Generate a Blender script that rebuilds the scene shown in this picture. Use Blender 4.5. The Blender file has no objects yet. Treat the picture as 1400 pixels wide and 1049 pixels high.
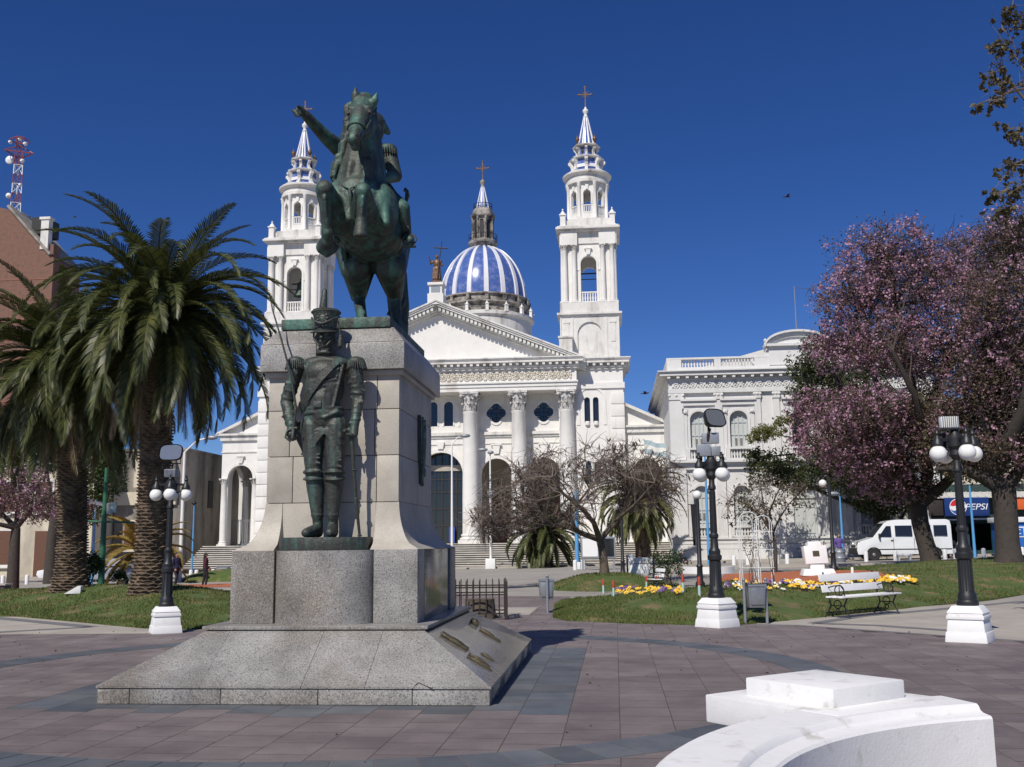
import bpy, bmesh, math, random
import numpy as np
from mathutils import Vector, Matrix, Euler, noise
from mathutils.geometry import tessellate_polygon
R_ = math.radians
PI = math.pi
random.seed(7)
rng = np.random.default_rng(7)
scene = bpy.context.scene
COL = scene.collection

# ---------------------------------------------------------------- camera
EYE = 1.65
cam_d = bpy.data.cameras.new('camera')
cam = bpy.data.objects.new('camera', cam_d)
COL.objects.link(cam)
cam_d.sensor_fit = 'HORIZONTAL'
cam_d.sensor_width = 36.0
cam_d.lens = 36.0
cam_d.clip_start = 0.1
cam_d.clip_end = 5000
CAMR = Matrix.Rotation(R_(5.6), 3, 'Z') @ Matrix.Rotation(R_(98.85), 3, 'X') @ Matrix.Rotation(R_(-0.6), 3, 'Z')
cam.matrix_world = Matrix.Translation((0, 0, EYE)) @ CAMR.to_4x4()
scene.camera = cam

# ---------------------------------------------------------------- sky, sun, exposure
SUN = Vector((0.36, 1.0, -1.12)).normalized()          # direction the light travels
world = bpy.data.worlds.new('World')
scene.world = world
world.use_nodes = True
wn = world.node_tree.nodes
wl = world.node_tree.links
bg = wn['Background']
sky = wn.new('ShaderNodeTexSky')
sky.sky_type = 'NISHITA'
sky.sun_disc = False
sky.sun_elevation = math.asin(-SUN.z)
sky.sun_rotation = math.atan2(-SUN.x, -SUN.y)
sky.altitude = 2500
sky.air_density = 1.0
sky.dust_density = 0.0
sky.ozone_density = 6.0
hs = wn.new('ShaderNodeHueSaturation')
hs.inputs['Saturation'].default_value = 1.2
hs.inputs['Hue'].default_value = 0.515
wl.new(sky.outputs[0], hs.inputs['Color'])
wl.new(hs.outputs[0], bg.inputs[0])
bg.inputs[1].default_value = 0.083
sun_d = bpy.data.lights.new('sun', 'SUN')
sun_d.energy = 4.4
sun_d.angle = R_(0.5)
sun_d.color = (1.0, 0.94, 0.85)
sun = bpy.data.objects.new('sun', sun_d)
COL.objects.link(sun)
sun.rotation_euler = SUN.to_track_quat('-Z', 'Y').to_euler()
sun.location = (-20, -30, 60)
vs = scene.view_settings
vs.view_transform = 'Standard'
vs.look = 'None'
vs.gamma = 1
vs.exposure = 0.0

# ---------------------------------------------------------------- pixel helpers (a pixel gives only a direction)
def ray(px, py):
    return CAMR @ Vector(((px - 700) / 1400, -(py - 524.5) / 1400, -1))
def G(px, py, z=0.0):
    d = ray(px, py); t = (z - EYE) / d.z
    return Vector((d.x * t, d.y * t, z))
def W(px, py, Y):
    d = ray(px, py); t = Y / d.y
    return Vector((d.x * t, Y, EYE + d.z * t))
def sst(a, b, x):
    t = min(1, max(0, (x - a) / (b - a))); return t * t * (3 - 2 * t)

# ---------------------------------------------------------------- scene tree helpers
def thing(name, label, cat, loc=(0, 0, 0), rz=0.0, group=None):
    o = bpy.data.objects.new(name, None)
    COL.objects.link(o)
    o.empty_display_size = 0.3
    o.location = loc
    o.rotation_euler = (0, 0, rz)
    return tag(o, label, cat, group)
def tag(o, label=None, cat=None, group=None, kind=None):
    if label: o['label'] = label
    if cat: o['category'] = cat
    if group: o['group'] = group
    if kind: o['kind'] = kind
    return o
def link(name, me, parent=None, loc=(0, 0, 0), rot=(0, 0, 0), scale=(1, 1, 1)):
    o = bpy.data.objects.new(name, me)
    COL.objects.link(o)
    o.location = loc; o.rotation_euler = rot; o.scale = scale
    if parent is not None: o.parent = parent
    return o
def dup(root, loc, rz=0.0, label=None, group=None, scale=None, parent=None):
    c = root.copy(); COL.objects.link(c)
    c.parent = parent
    c.location = loc; c.rotation_euler = (0, 0, rz)
    if scale: c.scale = (scale,) * 3 if isinstance(scale, (int, float)) else scale
    if label: c['label'] = label
    if group: c['group'] = group
    for ch in list(root.children):
        d = ch.copy(); COL.objects.link(d); d.parent = c
        for g in list(ch.children):
            e = g.copy(); COL.objects.link(e); e.parent = d
    return c

# ---------------------------------------------------------------- mesh builder
def rot_to(d):
    return Vector((0, 0, 1)).rotation_difference(Vector(d).normalized()).to_matrix()
class MB:
    def __init__(s):
        s.v = []; s.f = []; s.mi = []; s.cur = 0
    def add(s, vs, fs, M=None):
        n = len(s.v)
        if M is not None: vs = [M @ Vector(v) for v in vs]
        s.v += [tuple(v) for v in vs]
        s.f += [tuple(i + n for i in f) for f in fs]
        s.mi += [s.cur] * len(fs)
        return s
    def box(s, x0, x1, y0, y1, z0, z1, M=None):
        return s.add([(x0,y0,z0),(x1,y0,z0),(x1,y1,z0),(x0,y1,z0),(x0,y0,z1),(x1,y0,z1),(x1,y1,z1),(x0,y1,z1)],
                     [(0,3,2,1),(4,5,6,7),(0,1,5,4),(1,2,6,5),(2,3,7,6),(3,0,4,7)], M)
    def cbox(s, c, sx, sy, sz, M=None):
        return s.box(c[0]-sx/2, c[0]+sx/2, c[1]-sy/2, c[1]+sy/2, c[2]-sz/2, c[2]+sz/2, M)
    def frus(s, c, a, b, z0, z1, M=None):   # square frustum, half sizes (ax,ay)->(bx,by)
        ax, ay = a; bx, by = b; x, y = c
        return s.add([(x-ax,y-ay,z0),(x+ax,y-ay,z0),(x+ax,y+ay,z0),(x-ax,y+ay,z0),(x-bx,y-by,z1),(x+bx,y-by,z1),(x+bx,y+by,z1),(x-bx,y+by,z1)],
                     [(0,3,2,1),(4,5,6,7),(0,1,5,4),(1,2,6,5),(2,3,7,6),(3,0,4,7)], M)
    def prism(s, poly, axis, a0, a1, M=None):
        n = len(poly)
        def p(q, a):
            return (q[0], a, q[1]) if axis == 'y' else ((q[0], q[1], a) if axis == 'z' else (a, q[0], q[1]))
        vs = [p(q, a0) for q in poly] + [p(q, a1) for q in poly]
        fs = [tuple(range(n)), tuple(range(2*n-1, n-1, -1))] + [(i, (i+1) % n, n+(i+1) % n, n+i) for i in range(n)]
        return s.add(vs, fs, M)
    def panel(s, outer, holes, y0, y1, M=None):   # (x,z) outline with holes, extruded in y
        loops = [outer] + holes
        flat = [q for L in loops for q in L]
        tris = tessellate_polygon([[Vector((q[0], q[1], 0)) for q in L] for L in loops])
        n = len(flat)
        vs = [(q[0], y0, q[1]) for q in flat] + [(q[0], y1, q[1]) for q in flat]
        fs = [tuple(t) for t in tris] + [tuple(i + n for i in reversed(t)) for t in tris]
        k = 0
        for L in loops:
            m = len(L)
            fs += [(k+i, k+(i+1) % m, n+k+(i+1) % m, n+k+i) for i in range(m)]
            k += m
        return s.add(vs, fs, M)
    def lathe(s, prof, n=24, c=(0, 0, 0), M=None, a0=0.0, a1=2*PI, sy=1.0):
        full = abs(a1 - a0) > 6.28
        m = n if full else n + 1
        vs = []
        for r, z in prof:
            for i in range(m):
                a = a0 + (a1 - a0) * i / n
                vs.append((c[0] + r*math.cos(a), c[1] + sy*r*math.sin(a), c[2] + z))
        fs = []
        for j in range(len(prof) - 1):
            for i in range(n):
                i2 = (i + 1) % m
                fs.append((j*m+i, j*m+i2, (j+1)*m+i2, (j+1)*m+i))
        if full:
            if prof[0][0] > 1e-4: fs.append(tuple(range(m - 1, -1, -1)))
            if prof[-1][0] > 1e-4: fs.append(tuple((len(prof)-1)*m + i for i in range(m)))
        return s.add(vs, fs, M)
    def tube(s, pts, rad, n=8, M=None, cap=True):
        pts = [Vector(p) for p in pts]
        if isinstance(rad, (int, float)): rad = [rad] * len(pts)
        vs = []; fs = []
        up = None
        for k, p in enumerate(pts):
            d = (pts[min(k+1, len(pts)-1)] - pts[max(k-1, 0)])
            if d.length < 1e-9: d = Vector((0, 0, 1))
            d.normalize()
            if up is None: up = d.orthogonal().normalized()
            u = (up - d * up.dot(d))
            u = u.normalized() if u.length > 1e-6 else d.orthogonal().normalized()
            up = u; w = d.cross(u)
            for i in range(n):
                a = 2*PI*i/n
                vs.append(p + (u*math.cos(a) + w*math.sin(a))*rad[k])
        for k in range(len(pts)-1):
            for i in range(n):
                j = (i+1) % n
                fs.append((k*n+i, k*n+j, (k+1)*n+j, (k+1)*n+i))
        if cap:
            fs.append(tuple(range(n-1, -1, -1))); fs.append(tuple((len(pts)-1)*n+i for i in range(n)))
        return s.add(vs, fs, M)
    def ball(s, c, r, n=12, m=8, M=None):
        if isinstance(r, (int, float)): r = (r, r, r)
        vs = [(c[0], c[1], c[2]-r[2])]
        for j in range(1, m):
            t = PI*j/m
            for i in range(n):
                a = 2*PI*i/n
                vs.append((c[0]+r[0]*math.sin(t)*math.cos(a), c[1]+r[1]*math.sin(t)*math.sin(a), c[2]-r[2]*math.cos(t)))
        vs.append((c[0], c[1], c[2]+r[2]))
        fs = [(0, 1+(i+1) % n, 1+i) for i in range(n)]
        for j in range(m-2):
            for i in range(n):
                k = (i+1) % n
                fs.append((1+j*n+i, 1+j*n+k, 1+(j+1)*n+k, 1+(j+1)*n+i))
        t = len(vs)-1
        fs += [(t, 1+(m-2)*n+i, 1+(m-2)*n+(i+1) % n) for i in range(n)]
        return s.add(vs, fs, M)
    def cap(s, p0, r0, p1, r1, n=14):              # closed tapered capsule
        p0 = Vector(p0); p1 = Vector(p1); L = (p1-p0).length
        prof = [(1e-5, -r0)] + [(r0*math.cos(t), r0*math.sin(t)) for t in (-1.1, -.75, -.4, 0)] + \
               [(r1*math.cos(t), L + r1*math.sin(t)) for t in (0, .4, .75, 1.1)] + [(1e-5, L+r1)]
        M = Matrix.Translation(p0) @ rot_to(p1-p0 if L > 1e-6 else (0, 0, 1)).to_4x4()
        return s.lathe(prof, n, M=M)
    def torus(s, c, R, r, n=20, m=8, M=None):
        vs = []; fs = []
        for i in range(n):
            a = 2*PI*i/n
            for j in range(m):
                b = 2*PI*j/m
                vs.append((c[0]+(R+r*math.cos(b))*math.cos(a), c[1]+(R+r*math.cos(b))*math.sin(a), c[2]+r*math.sin(b)))
        for i in range(n):
            for j in range(m):
                fs.append((i*m+j, ((i+1) % n)*m+j, ((i+1) % n)*m+(j+1) % m, i*m+(j+1) % m))
        return s.add(vs, fs, M)
    def mesh(s, name, mat, smooth=35, bevel=0, recalc=True):
        me = bpy.data.meshes.new(name)
        me.from_pydata(s.v, [], s.f)
        mats = mat if isinstance(mat, (list, tuple)) else [mat]
        for m in mats: me.materials.append(m)
        if len(mats) > 1: me.polygons.foreach_set('material_index', s.mi)
        if recalc or bevel:
            bm = bmesh.new(); bm.from_mesh(me)
            if bevel:
                bmesh.ops.remove_doubles(bm, verts=bm.verts, dist=1e-5)
            bmesh.ops.recalc_face_normals(bm, faces=bm.faces)
            if bevel:
                es = [e for e in bm.edges if len(e.link_faces) == 2 and e.calc_face_angle(0) > 0.6]
                bmesh.ops.bevel(bm, geom=es, offset=bevel, segments=2, profile=.6, affect='EDGES', clamp_overlap=True)
            bm.to_mesh(me); bm.free()
        if smooth:
            me.shade_smooth()
            me.set_sharp_from_angle(angle=R_(smooth))
        me.update()
        return me
    def build(s, name, mat, parent=None, loc=(0, 0, 0), rot=(0, 0, 0), smooth=35, bevel=0):
        return link(name, s.mesh(name, mat, smooth, bevel), parent, loc, rot)
def blob(name, mb, mat, parent, voxel=0.02, smooth=5, loc=(0, 0, 0), dec=None):
    """voxel-remesh the union of closed shapes into one continuous surface"""
    me = mb.mesh(name, mat, smooth=0)
    o = bpy.data.objects.new('tmp', me); COL.objects.link(o)
    m = o.modifiers.new('r', 'REMESH'); m.mode = 'VOXEL'; m.voxel_size = voxel
    if smooth:
        m = o.modifiers.new('s', 'SMOOTH'); m.factor = 0.5; m.iterations = smooth
    if dec:
        m = o.modifiers.new('d', 'DECIMATE'); m.ratio = dec
    bpy.context.view_layer.update()
    dg = bpy.context.evaluated_depsgraph_get()
    m2 = bpy.data.meshes.new_from_object(o.evaluated_get(dg))
    bpy.data.objects.remove(o); bpy.data.meshes.remove(me)
    m2.name = name
    if not m2.materials: m2.materials.append(mat)
    m2.shade_smooth()
    return link(name, m2, parent, loc)
def npmesh(name, verts, quads, mat, tint=None):
    """fast mesh from numpy arrays (quads or tris)"""
    me = bpy.data.meshes.new(name)
    k = quads.shape[1]
    me.vertices.add(len(verts)); me.vertices.foreach_set('co', np.ascontiguousarray(verts, dtype=np.float32).ravel())
    me.loops.add(quads.size); me.loops.foreach_set('vertex_index', quads.astype(np.int32).ravel())
    me.polygons.add(len(quads)); me.polygons.foreach_set('loop_start', np.arange(0, quads.size, k, dtype=np.int32))
    me.update(calc_edges=True)
    me.shade_flat()
    me.materials.append(mat)
    if tint is not None:
        a = me.attributes.new('tint', 'FLOAT', 'FACE'); a.data.foreach_set('value', tint.astype(np.float32))
    return me
def text(name, body, size, mat, parent, loc, rot, depth=0.004, shear=0.0, sx=1.0, align='CENTER'):
    c = bpy.data.curves.new(name, 'FONT'); c.body = body; c.size = size; c.extrude = depth; c.shear = shear
    c.align_x = align; c.align_y = 'CENTER'
    o = bpy.data.objects.new('tmp', c); COL.objects.link(o)
    dg = bpy.context.evaluated_depsgraph_get()
    me = bpy.data.meshes.new_from_object(o.evaluated_get(dg))
    bpy.data.objects.remove(o)
    me.materials.clear(); me.materials.append(mat)
    return link(name, me, parent, loc, rot, (sx, 1, 1))

# ---------------------------------------------------------------- materials
def mk(name, col, rough=.7, var=.12, scale=3.0, col2=None, c2=(.45, .7), bump=.0, bscale=40., metal=0., spec=.5,
       streak=False, speck=None, tint=0.0, objvar=0.0, detail=5.0, coat=0.0, sss=0.0, speck_scale=80., bdist=.02):
    m = bpy.data.materials.new(name); m.use_nodes = True
    N = m.node_tree.nodes; L = m.node_tree.links
    b = N['Principled BSDF']
    geo = N.new('ShaderNodeNewGeometry')
    def nz(sc, det=detail, sv=None, rough_=.6):
        t = N.new('ShaderNodeTexNoise'); t.inputs['Scale'].default_value = sc; t.inputs['Detail'].default_value = det
        t.inputs['Roughness'].default_value = rough_
        if sv:
            mp = N.new('ShaderNodeMapping'); mp.inputs['Scale'].default_value = sv
            L.new(geo.outputs['Position'], mp.inputs[0]); L.new(mp.outputs[0], t.inputs['Vector'])
        else: L.new(geo.outputs['Position'], t.inputs['Vector'])
        return t.outputs['Fac']
    def mixc(a, bb, fac, mode='MIX'):
        x = N.new('ShaderNodeMix'); x.data_type = 'RGBA'; x.blend_type = mode
        for sock, v in ((x.inputs[6], a), (x.inputs[7], bb)):
            if isinstance(v, tuple): sock.default_value = (*v, 1)
            else: L.new(v, sock)
        if isinstance(fac, (int, float)): x.inputs[0].default_value = fac
        else: L.new(fac, x.inputs[0])
        return x.outputs[2]
    def rng_(v, lo, hi, a=0., bb=1.):
        x = N.new('ShaderNodeMapRange'); x.inputs[1].default_value = lo; x.inputs[2].default_value = hi
        x.inputs[3].default_value = a; x.inputs[4].default_value = bb; L.new(v, x.inputs[0]); return x.outputs[0]
    def val(c, v):   # multiply colour by scalar socket
        x = N.new('ShaderNodeVectorMath'); x.operation = 'SCALE'
        if isinstance(c, tuple): x.inputs[0].default_value = c
        else: L.new(c, x.inputs[0])
        L.new(v, x.inputs['Scale']); return x.outputs[0]
    c = tuple(col)
    if col2 is not None:
        f = nz(scale, sv=(1, 1, .18)) if streak else nz(scale)
        c = mixc(c, tuple(col2), rng_(f, c2[0], c2[1]))
    if speck is not None:
        f = nz(speck_scale, 3., rough_=.7)
        for (sc, lo, hi) in speck:
            c = mixc(c, sc, rng_(f, lo, hi))
    if var:
        c = val(c, rng_(nz(scale*2.3), .25, .75, 1-var, 1+var))
    if objvar:
        oi = N.new('ShaderNodeObjectInfo'); c = val(c, rng_(oi.outputs['Random'], 0, 1, 1-objvar, 1+objvar))
    if tint:
        at = N.new('ShaderNodeAttribute'); at.attribute_name = 'tint'
        c = val(c, rng_(at.outputs['Fac'], 0, 1, 1-tint, 1+tint))
    if isinstance(c, tuple): b.inputs['Base Color'].default_value = (*c, 1)
    else: L.new(c, b.inputs['Base Color'])
    b.inputs['Roughness'].default_value = rough
    b.inputs['Metallic'].default_value = metal
    b.inputs['Specular IOR Level'].default_value = spec
    b.inputs['Coat Weight'].default_value = coat
    if sss:
        b.inputs['Subsurface Weight'].default_value = sss; b.inputs['Subsurface Radius'].default_value = (.02, .02, .01)
    if bump:
        bn = N.new('ShaderNodeBump'); bn.inputs['Strength'].default_value = bump; bn.inputs['Distance'].default_value = bdist
        L.new(nz(bscale, 4.), bn.inputs['Height']); L.new(bn.outputs[0], b.inputs['Normal'])
    return m
def leafmat(name, a, b_, trans=.35, rough=.5, scale=.6, spec=.3, zlo=None):
    m = bpy.data.materials.new(name); m.use_nodes = True
    N = m.node_tree.nodes; L = m.node_tree.links
    p = N['Principled BSDF']; out = N['Material Output']
    at = N.new('ShaderNodeAttribute'); at.attribute_name = 'tint'
    x = N.new('ShaderNodeMix'); x.data_type = 'RGBA'
    x.inputs[6].default_value = (*a, 1); x.inputs[7].default_value = (*b_, 1)
    L.new(at.outputs['Fac'], x.inputs[0])
    L.new(x.outputs[2], p.inputs['Base Color'])
    p.inputs['Roughness'].default_value = rough; p.inputs['Specular IOR Level'].default_value = spec
    t = N.new('ShaderNodeBsdfTranslucent'); L.new(x.outputs[2], t.inputs[0])
    ms = N.new('ShaderNodeMixShader'); ms.inputs[0].default_value = trans
    L.new(p.outputs[0], ms.inputs[1]); L.new(t.outputs[0], ms.inputs[2]); L.new(ms.outputs[0], out.inputs[0])
    return m
M = {}
M['white'] = mk('white_stucco', (.75, .735, .70), .8, .06, .7, (.45, .40, .33), (.56, .80), bump=.1, bscale=6, streak=True)
M['white2'] = mk('weathered_white', (.68, .665, .63), .8, .1, 1.0, (.27, .245, .21), (.52, .74), bump=.12, bscale=8, streak=True)
M['grime'] = mk('grimy_stone', (.36, .33, .29), .85, .25, 1.2, (.08, .075, .07), (.42, .62), bump=.3, bscale=9)
M['roofgrey'] = mk('old_roof', (.33, .30, .26), .9, .2, .8, (.18, .17, .15), bump=.2, bscale=12)
M['step'] = mk('step_stone', (.62, .59, .53), .8, .12, .8, (.38, .36, .32), (.45, .75), bump=.1, bscale=20)
M['riser'] = mk('riser_shadow_tone', (.17, .16, .145), .85, .15, 1., (.11, .105, .1), (.45, .75))  # stone darkened so the risers carry the shadow under the tread nosings
M['dark'] = mk('dark_interior', (.02, .02, .022), .6, 0)
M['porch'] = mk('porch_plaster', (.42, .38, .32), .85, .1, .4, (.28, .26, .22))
M['glassd'] = mk('dark_glass', (.015, .018, .022), .08, 0, spec=.7)
M['bluetile'] = mk('blue_tile', (.07, .125, .35), .2, .25, 1.6, (.16, .21, .44), (.48, .62), bump=.06, bscale=18, coat=.3)
M['whitetile'] = mk('white_tile', (.72, .72, .74), .3, .06, 2., coat=.3)
M['bronzeold'] = mk('gilded_brown', (.19, .105, .05), .5, .25, 5., (.08, .05, .03), (.4, .65), metal=.3)
M['iron'] = mk('black_iron', (.018, .019, .021), .45, .1, 8., bump=.1, bscale=60)
M['ironbrown'] = mk('rusty_iron', (.03, .02, .018), .6, .2, 8.)
M['bronze'] = mk('patinated_bronze', (.048, .056, .047), .56, .35, 7., (.07, .155, .122), (.45, .63), streak=True, bump=.5, bscale=24, metal=.25, detail=8)
M['bronze2'] = mk('dark_bronze', (.050, .053, .046), .5, .35, 9., (.065, .125, .102), (.5, .68), streak=True, bump=.45, bscale=34, metal=.25, detail=8)
SPK = [((.08, .075, .07), .50, .40), ((.62, .59, .52), .56, .68)]
M['granite'] = mk('speckled_granite', (.285, .277, .262), .4, .34, .8, (.215, .19, .16), (.46, .64), speck=[((.085, .083, .08), .47, .36), ((.43, .41, .375), .56, .68)], speck_scale=62, bump=.08, bscale=70, objvar=.13)
M['granite_p'] = mk('polished_granite_shade', (.15, .142, .13), .16, .2, 1.6, (.27, .235, .185), (.4, .7), speck=[((.04, .04, .038), .50, .42), ((.5, .47, .42), .58, .68)], speck_scale=60, spec=.6)  # same granite, polished, with the shade of the side faces in its colour
M['stone'] = mk('pale_dressed_stone', (.44, .405, .345), .6, .14, 1.3, (.31, .285, .24), (.45, .72), speck=[((.3, .28, .25), .46, .36)], speck_scale=70, bump=.1, bscale=50, objvar=.09)
M['joint'] = mk('dark_joint', (.05, .047, .042), .9, 0)
M['plaque'] = mk('bronze_plaque', (.10, .085, .05), .45, .2, 12., metal=.5, bump=.4, bscale=90)
M['pave'] = mk('purple_paver', (.172, .141, .141), .68, .24, .8, (.208, .178, .170), (.4, .66), tint=.12, objvar=.12, speck=[((.13, .105, .10), .40, .30)], speck_scale=14, bump=.12, bscale=28)
M['band'] = mk('blue_grey_paver', (.105, .122, .142), .6, .2, 1.1, (.15, .155, .16), (.4, .7), tint=.18, objvar=.18, bump=.1, bscale=28)
M['bed'] = mk('joint_sand', (.062, .045, .034), .95, .25, 3.)
M['conc'] = mk('pale_concrete', (.40, .365, .315), .85, .12, .8, (.32, .29, .25), bump=.1, bscale=30)
M['bandc'] = mk('grey_path_band', (.16, .16, .165), .85, .12, 1.)
M['asphalt'] = mk('asphalt', (.29, .272, .245), .9, .14, .25, (.34, .315, .28), (.4, .7), bump=.1, bscale=60)
M['earth'] = mk('bare_earth', (.18, .13, .09), .95, .2, .4)
M['red'] = mk('red_gravel', (.40, .125, .055), .95, .2, 2., bump=.3, bscale=60)
M['lawn'] = mk('lawn_soil', (.07, .105, .022), .95, .25, 1.3, (.19, .135, .07), (.5, .64), bump=.5, bscale=25)
M['wpaint'] = mk('white_paint', (.80, .80, .79), .55, .04, 3., (.6, .59, .56), (.62, .8), bump=.1, bscale=30)
M['wconc'] = mk('whitewashed_concrete', (.77, .765, .75), .75, .04, 4., (.47, .45, .40), (.57, .74), bump=.35, bscale=45, bdist=.006, speck=[((.45, .43, .38), .30, .24)], speck_scale=22)
M['wglobe'] = mk('milk_glass', (.82, .82, .80), .18, .02, 4., sss=.3)
M['greybox'] = mk('grey_metal', (.28, .30, .33), .45, .1, 6., metal=.3)
M['bluepole'] = mk('sky_blue_paint', (.10, .33, .62), .5, .1, 3.)
M['greenpole'] = mk('green_paint', (.03, .13, .07), .45, .1, 3.)
M['bark'] = mk('bark', (.12, .095, .07), .9, .25, 3., (.06, .05, .04), bump=.6, bscale=14)
M['barkd'] = mk('dark_bark', (.055, .045, .038), .9, .25, 3., bump=.6, bscale=12)
M['twig'] = mk('grey_twig', (.15, .118, .10), .9, .2, 2.)
M['palmbark'] = mk('palm_bark', (.16, .115, .075), .9, .3, 4., (.07, .05, .035), (.42, .62), bump=.5, bscale=30)
M['brick'] = mk('brick_wall', (.20, .105, .075), .9, .2, 2.5, (.145, .085, .066))
M['cream'] = mk('cream_plaster', (.60, .54, .42), .85, .12, .6, (.35, .31, .25), (.5, .75), streak=True)
M['stain'] = mk('stained_plaster', (.34, .31, .265), .9, .2, .5, (.11, .10, .09), (.42, .62), streak=True)
M['brownwood'] = mk('brown_wood', (.13, .06, .035), .6, .2, 6.)
M['fol'] = leafmat('green_leaf', (.035, .06, .014), (.095, .13, .035))
M['pine'] = leafmat('pine_needle', (.012, .024, .010), (.075, .085, .026), .15)
M['pale'] = leafmat('pale_leaf', (.14, .15, .045), (.26, .25, .09), .3)
M['pink'] = leafmat('pink_blossom', (.36, .17, .25), (.64, .41, .52), .38)
M['brownleaf'] = leafmat('brown_leaf', (.065, .05, .03), (.165, .12, .09), .25)
M['mauve'] = leafmat('mauve_leaf', (.07, .055, .035), (.17, .115, .10), .3)
M['olive'] = leafmat('olive_leaf', (.06, .055, .03), (.17, .14, .085), .25)
M['palm'] = leafmat('palm_leaf', (.022, .036, .011), (.115, .122, .036), .22, .45, spec=.4)
M['palmdry'] = leafmat('dry_palm', (.15, .11, .065), (.32, .25, .16), .15, .8)
M['palmgold'] = leafmat('golden_palm', (.19, .13, .03), (.33, .24, .06), .25, .6)
M['grass'] = leafmat('grass_blade', (.07, .112, .022), (.205, .225, .075), .35, .6)
M['rose'] = leafmat('rose_leaf', (.02, .042, .014), (.07, .11, .035), .2, .35, spec=.5)
def plain(name, c, rough=.5, metal=0., **k): return mk(name, c, rough, .05, 5., metal=metal, **k)
M['yellow'] = plain('yellow_petal', (.75, .46, .02)); M['purple'] = plain('purple_petal', (.09, .03, .16)); M['wpetal'] = plain('white_petal', (.75, .74, .68))
M['redp'] = plain('red_paint', (.45, .06, .03)); M['aqua'] = plain('aqua_paint', (.42, .60, .56)); M['rubber'] = plain('rubber', (.02, .02, .02), .8)
M['vanw'] = plain('van_white', (.75, .77, .78), .25, coat=.5); M['chrome'] = plain('steel', (.5, .5, .5), .3, .9)
M['bluesign'] = plain('sign_blue', (.01, .035, .16), .35); M['signwhite'] = plain('sign_white', (.8, .8, .8), .4); M['signred'] = plain('sign_red', (.6, .02, .03), .4)
M['kiosk'] = plain('kiosk_blue', (.02, .13, .5), .4); M['tin'] = mk('tin_awning', (.55, .54, .5), .5, .15, 2.)
M['skin'] = plain('skin', (.35, .2, .14), .6); M['clothd'] = plain('dark_cloth', (.015, .013, .02), .9); M['clothp'] = plain('plum_cloth', (.05, .012, .02), .9)
M['clothn'] = plain('navy_cloth', (.02, .02, .06), .9); M['clotho'] = plain('orange_cloth', (.6, .16, .02), .8); M['hair'] = plain('dark_hair', (.012, .009, .008), .6)
M['clothv'] = plain('violet_cloth', (.12, .08, .28), .9); M['clothw'] = plain('white_cloth', (.6, .6, .6), .9)
M['shutter'] = mk('grey_shutter', (.50, .52, .50), .6, .06, 2.); M['doorgrey'] = mk('pale_door', (.46, .49, .49), .6, .06, 2.)
M['carsil'] = plain('car_silver', (.45, .46, .48), .3, .5); M['flagb'] = plain('flag_blue', (.36, .46, .5), .9); M['flagw'] = plain('flag_white', (.7, .7, .66), .9)
M['galv'] = mk('galvanised', (.33, .34, .35), .42, .12, 5., metal=.6)
M['mast_r'] = plain('mast_red', (.25, .05, .04)); M['bird'] = plain('bird', (.03, .025, .02))
# ================================================================ terrain
def gnd(x, y):
    return max(-.5, min(.75, .018 * (x + 9))) * sst(28, 46, y)
def pdist(x, y, pl):
    best = 1e9
    for (ax, ay), (bx, by) in zip(pl[:-1], pl[1:]):
        dx, dy = bx-ax, by-ay
        t = max(0, min(1, ((x-ax)*dx + (y-ay)*dy) / (dx*dx + dy*dy)))
        best = min(best, math.hypot(x-ax-t*dx, y-ay-t*dy))
    return best
def PX(*ps): return [tuple(G(*p).xy) for p in ps]
FR = PX((757, 845), (775, 849), (867, 853), (953, 855), (1018, 854), (1132, 843), (1221, 834), (1293, 825), (1400, 814)) + [(14.5, 29), (24, 33)]
BR = [(-1.7, 28.5), (-1.0, 29.8), (1.0, 31), (2.8, 34), (4.6, 39), (8, 43.5), (11, 46), (14.5, 49), (20, 51), (27, 52), (34, 53)]
FL = [(-34, 24.6), (-24, 24.4)] + PX((-90, 834), (0, 841), (100, 850), (194, 859), (253, 861), (330, 858)) + [(-6.6, 21.4), (-5.2, 23)]
BL = [(-36, 33), (-28, 33), (-22, 33), (-19, 33), (-16.5, 33), (-14.5, 33), (-12.8, 32.6), (-10.8, 32.2), (-8.5, 31.5), (-6.6, 30.5)]
def hR(x, y):
    e = min(pdist(x, y, FR), pdist(x, y, [FR[0], BR[0]]))
    return gnd(x, y) + .40*sst(0, 3.4, e)*(.25 + .75*sst(0, 5, pdist(x, y, BR))) + .06*sst(0, .25, e) + .03*noise.noise((x*.6, y*.6, 0))*sst(0, 1, e)
def hL(x, y):
    return gnd(x, y) + (.56 - .26*sst(-12.5, -9.5, x))*sst(0, 3.6, pdist(x, y, FL))*(.12 + .88*sst(0, 5, pdist(x, y, BL))) + .04*sst(0, .25, pdist(x, y, FL)) + .03*noise.noise((x*.6, y*.6, 3))*sst(0, 1, pdist(x, y, FL))
MC = (-.35, 37.6)
def hM(x, y):
    d = math.hypot((x-MC[0])/2.6, (y-MC[1])/3.4)
    return gnd(x, y) + .42*(1-sst(.25, 1, d))
def inpoly(x, y, P):
    r = False; j = len(P)-1
    for i in range(len(P)):
        if (P[i][1] > y) != (P[j][1] > y) and x < (P[j][0]-P[i][0])*(y-P[i][1])/(P[j][1]-P[i][1])+P[i][0]: r = not r
        j = i
    return r
POLR = FR + BR[::-1]; POLL = FL + BL[::-1]
def T(x, y):
    if inpoly(x, y, POLR): return hR(x, y)
    if inpoly(x, y, POLL): return hL(x, y)
    if math.hypot((x-MC[0])/2.6, (y-MC[1])/3.4) < 1: return hM(x, y)
    return gnd(x, y)
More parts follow.
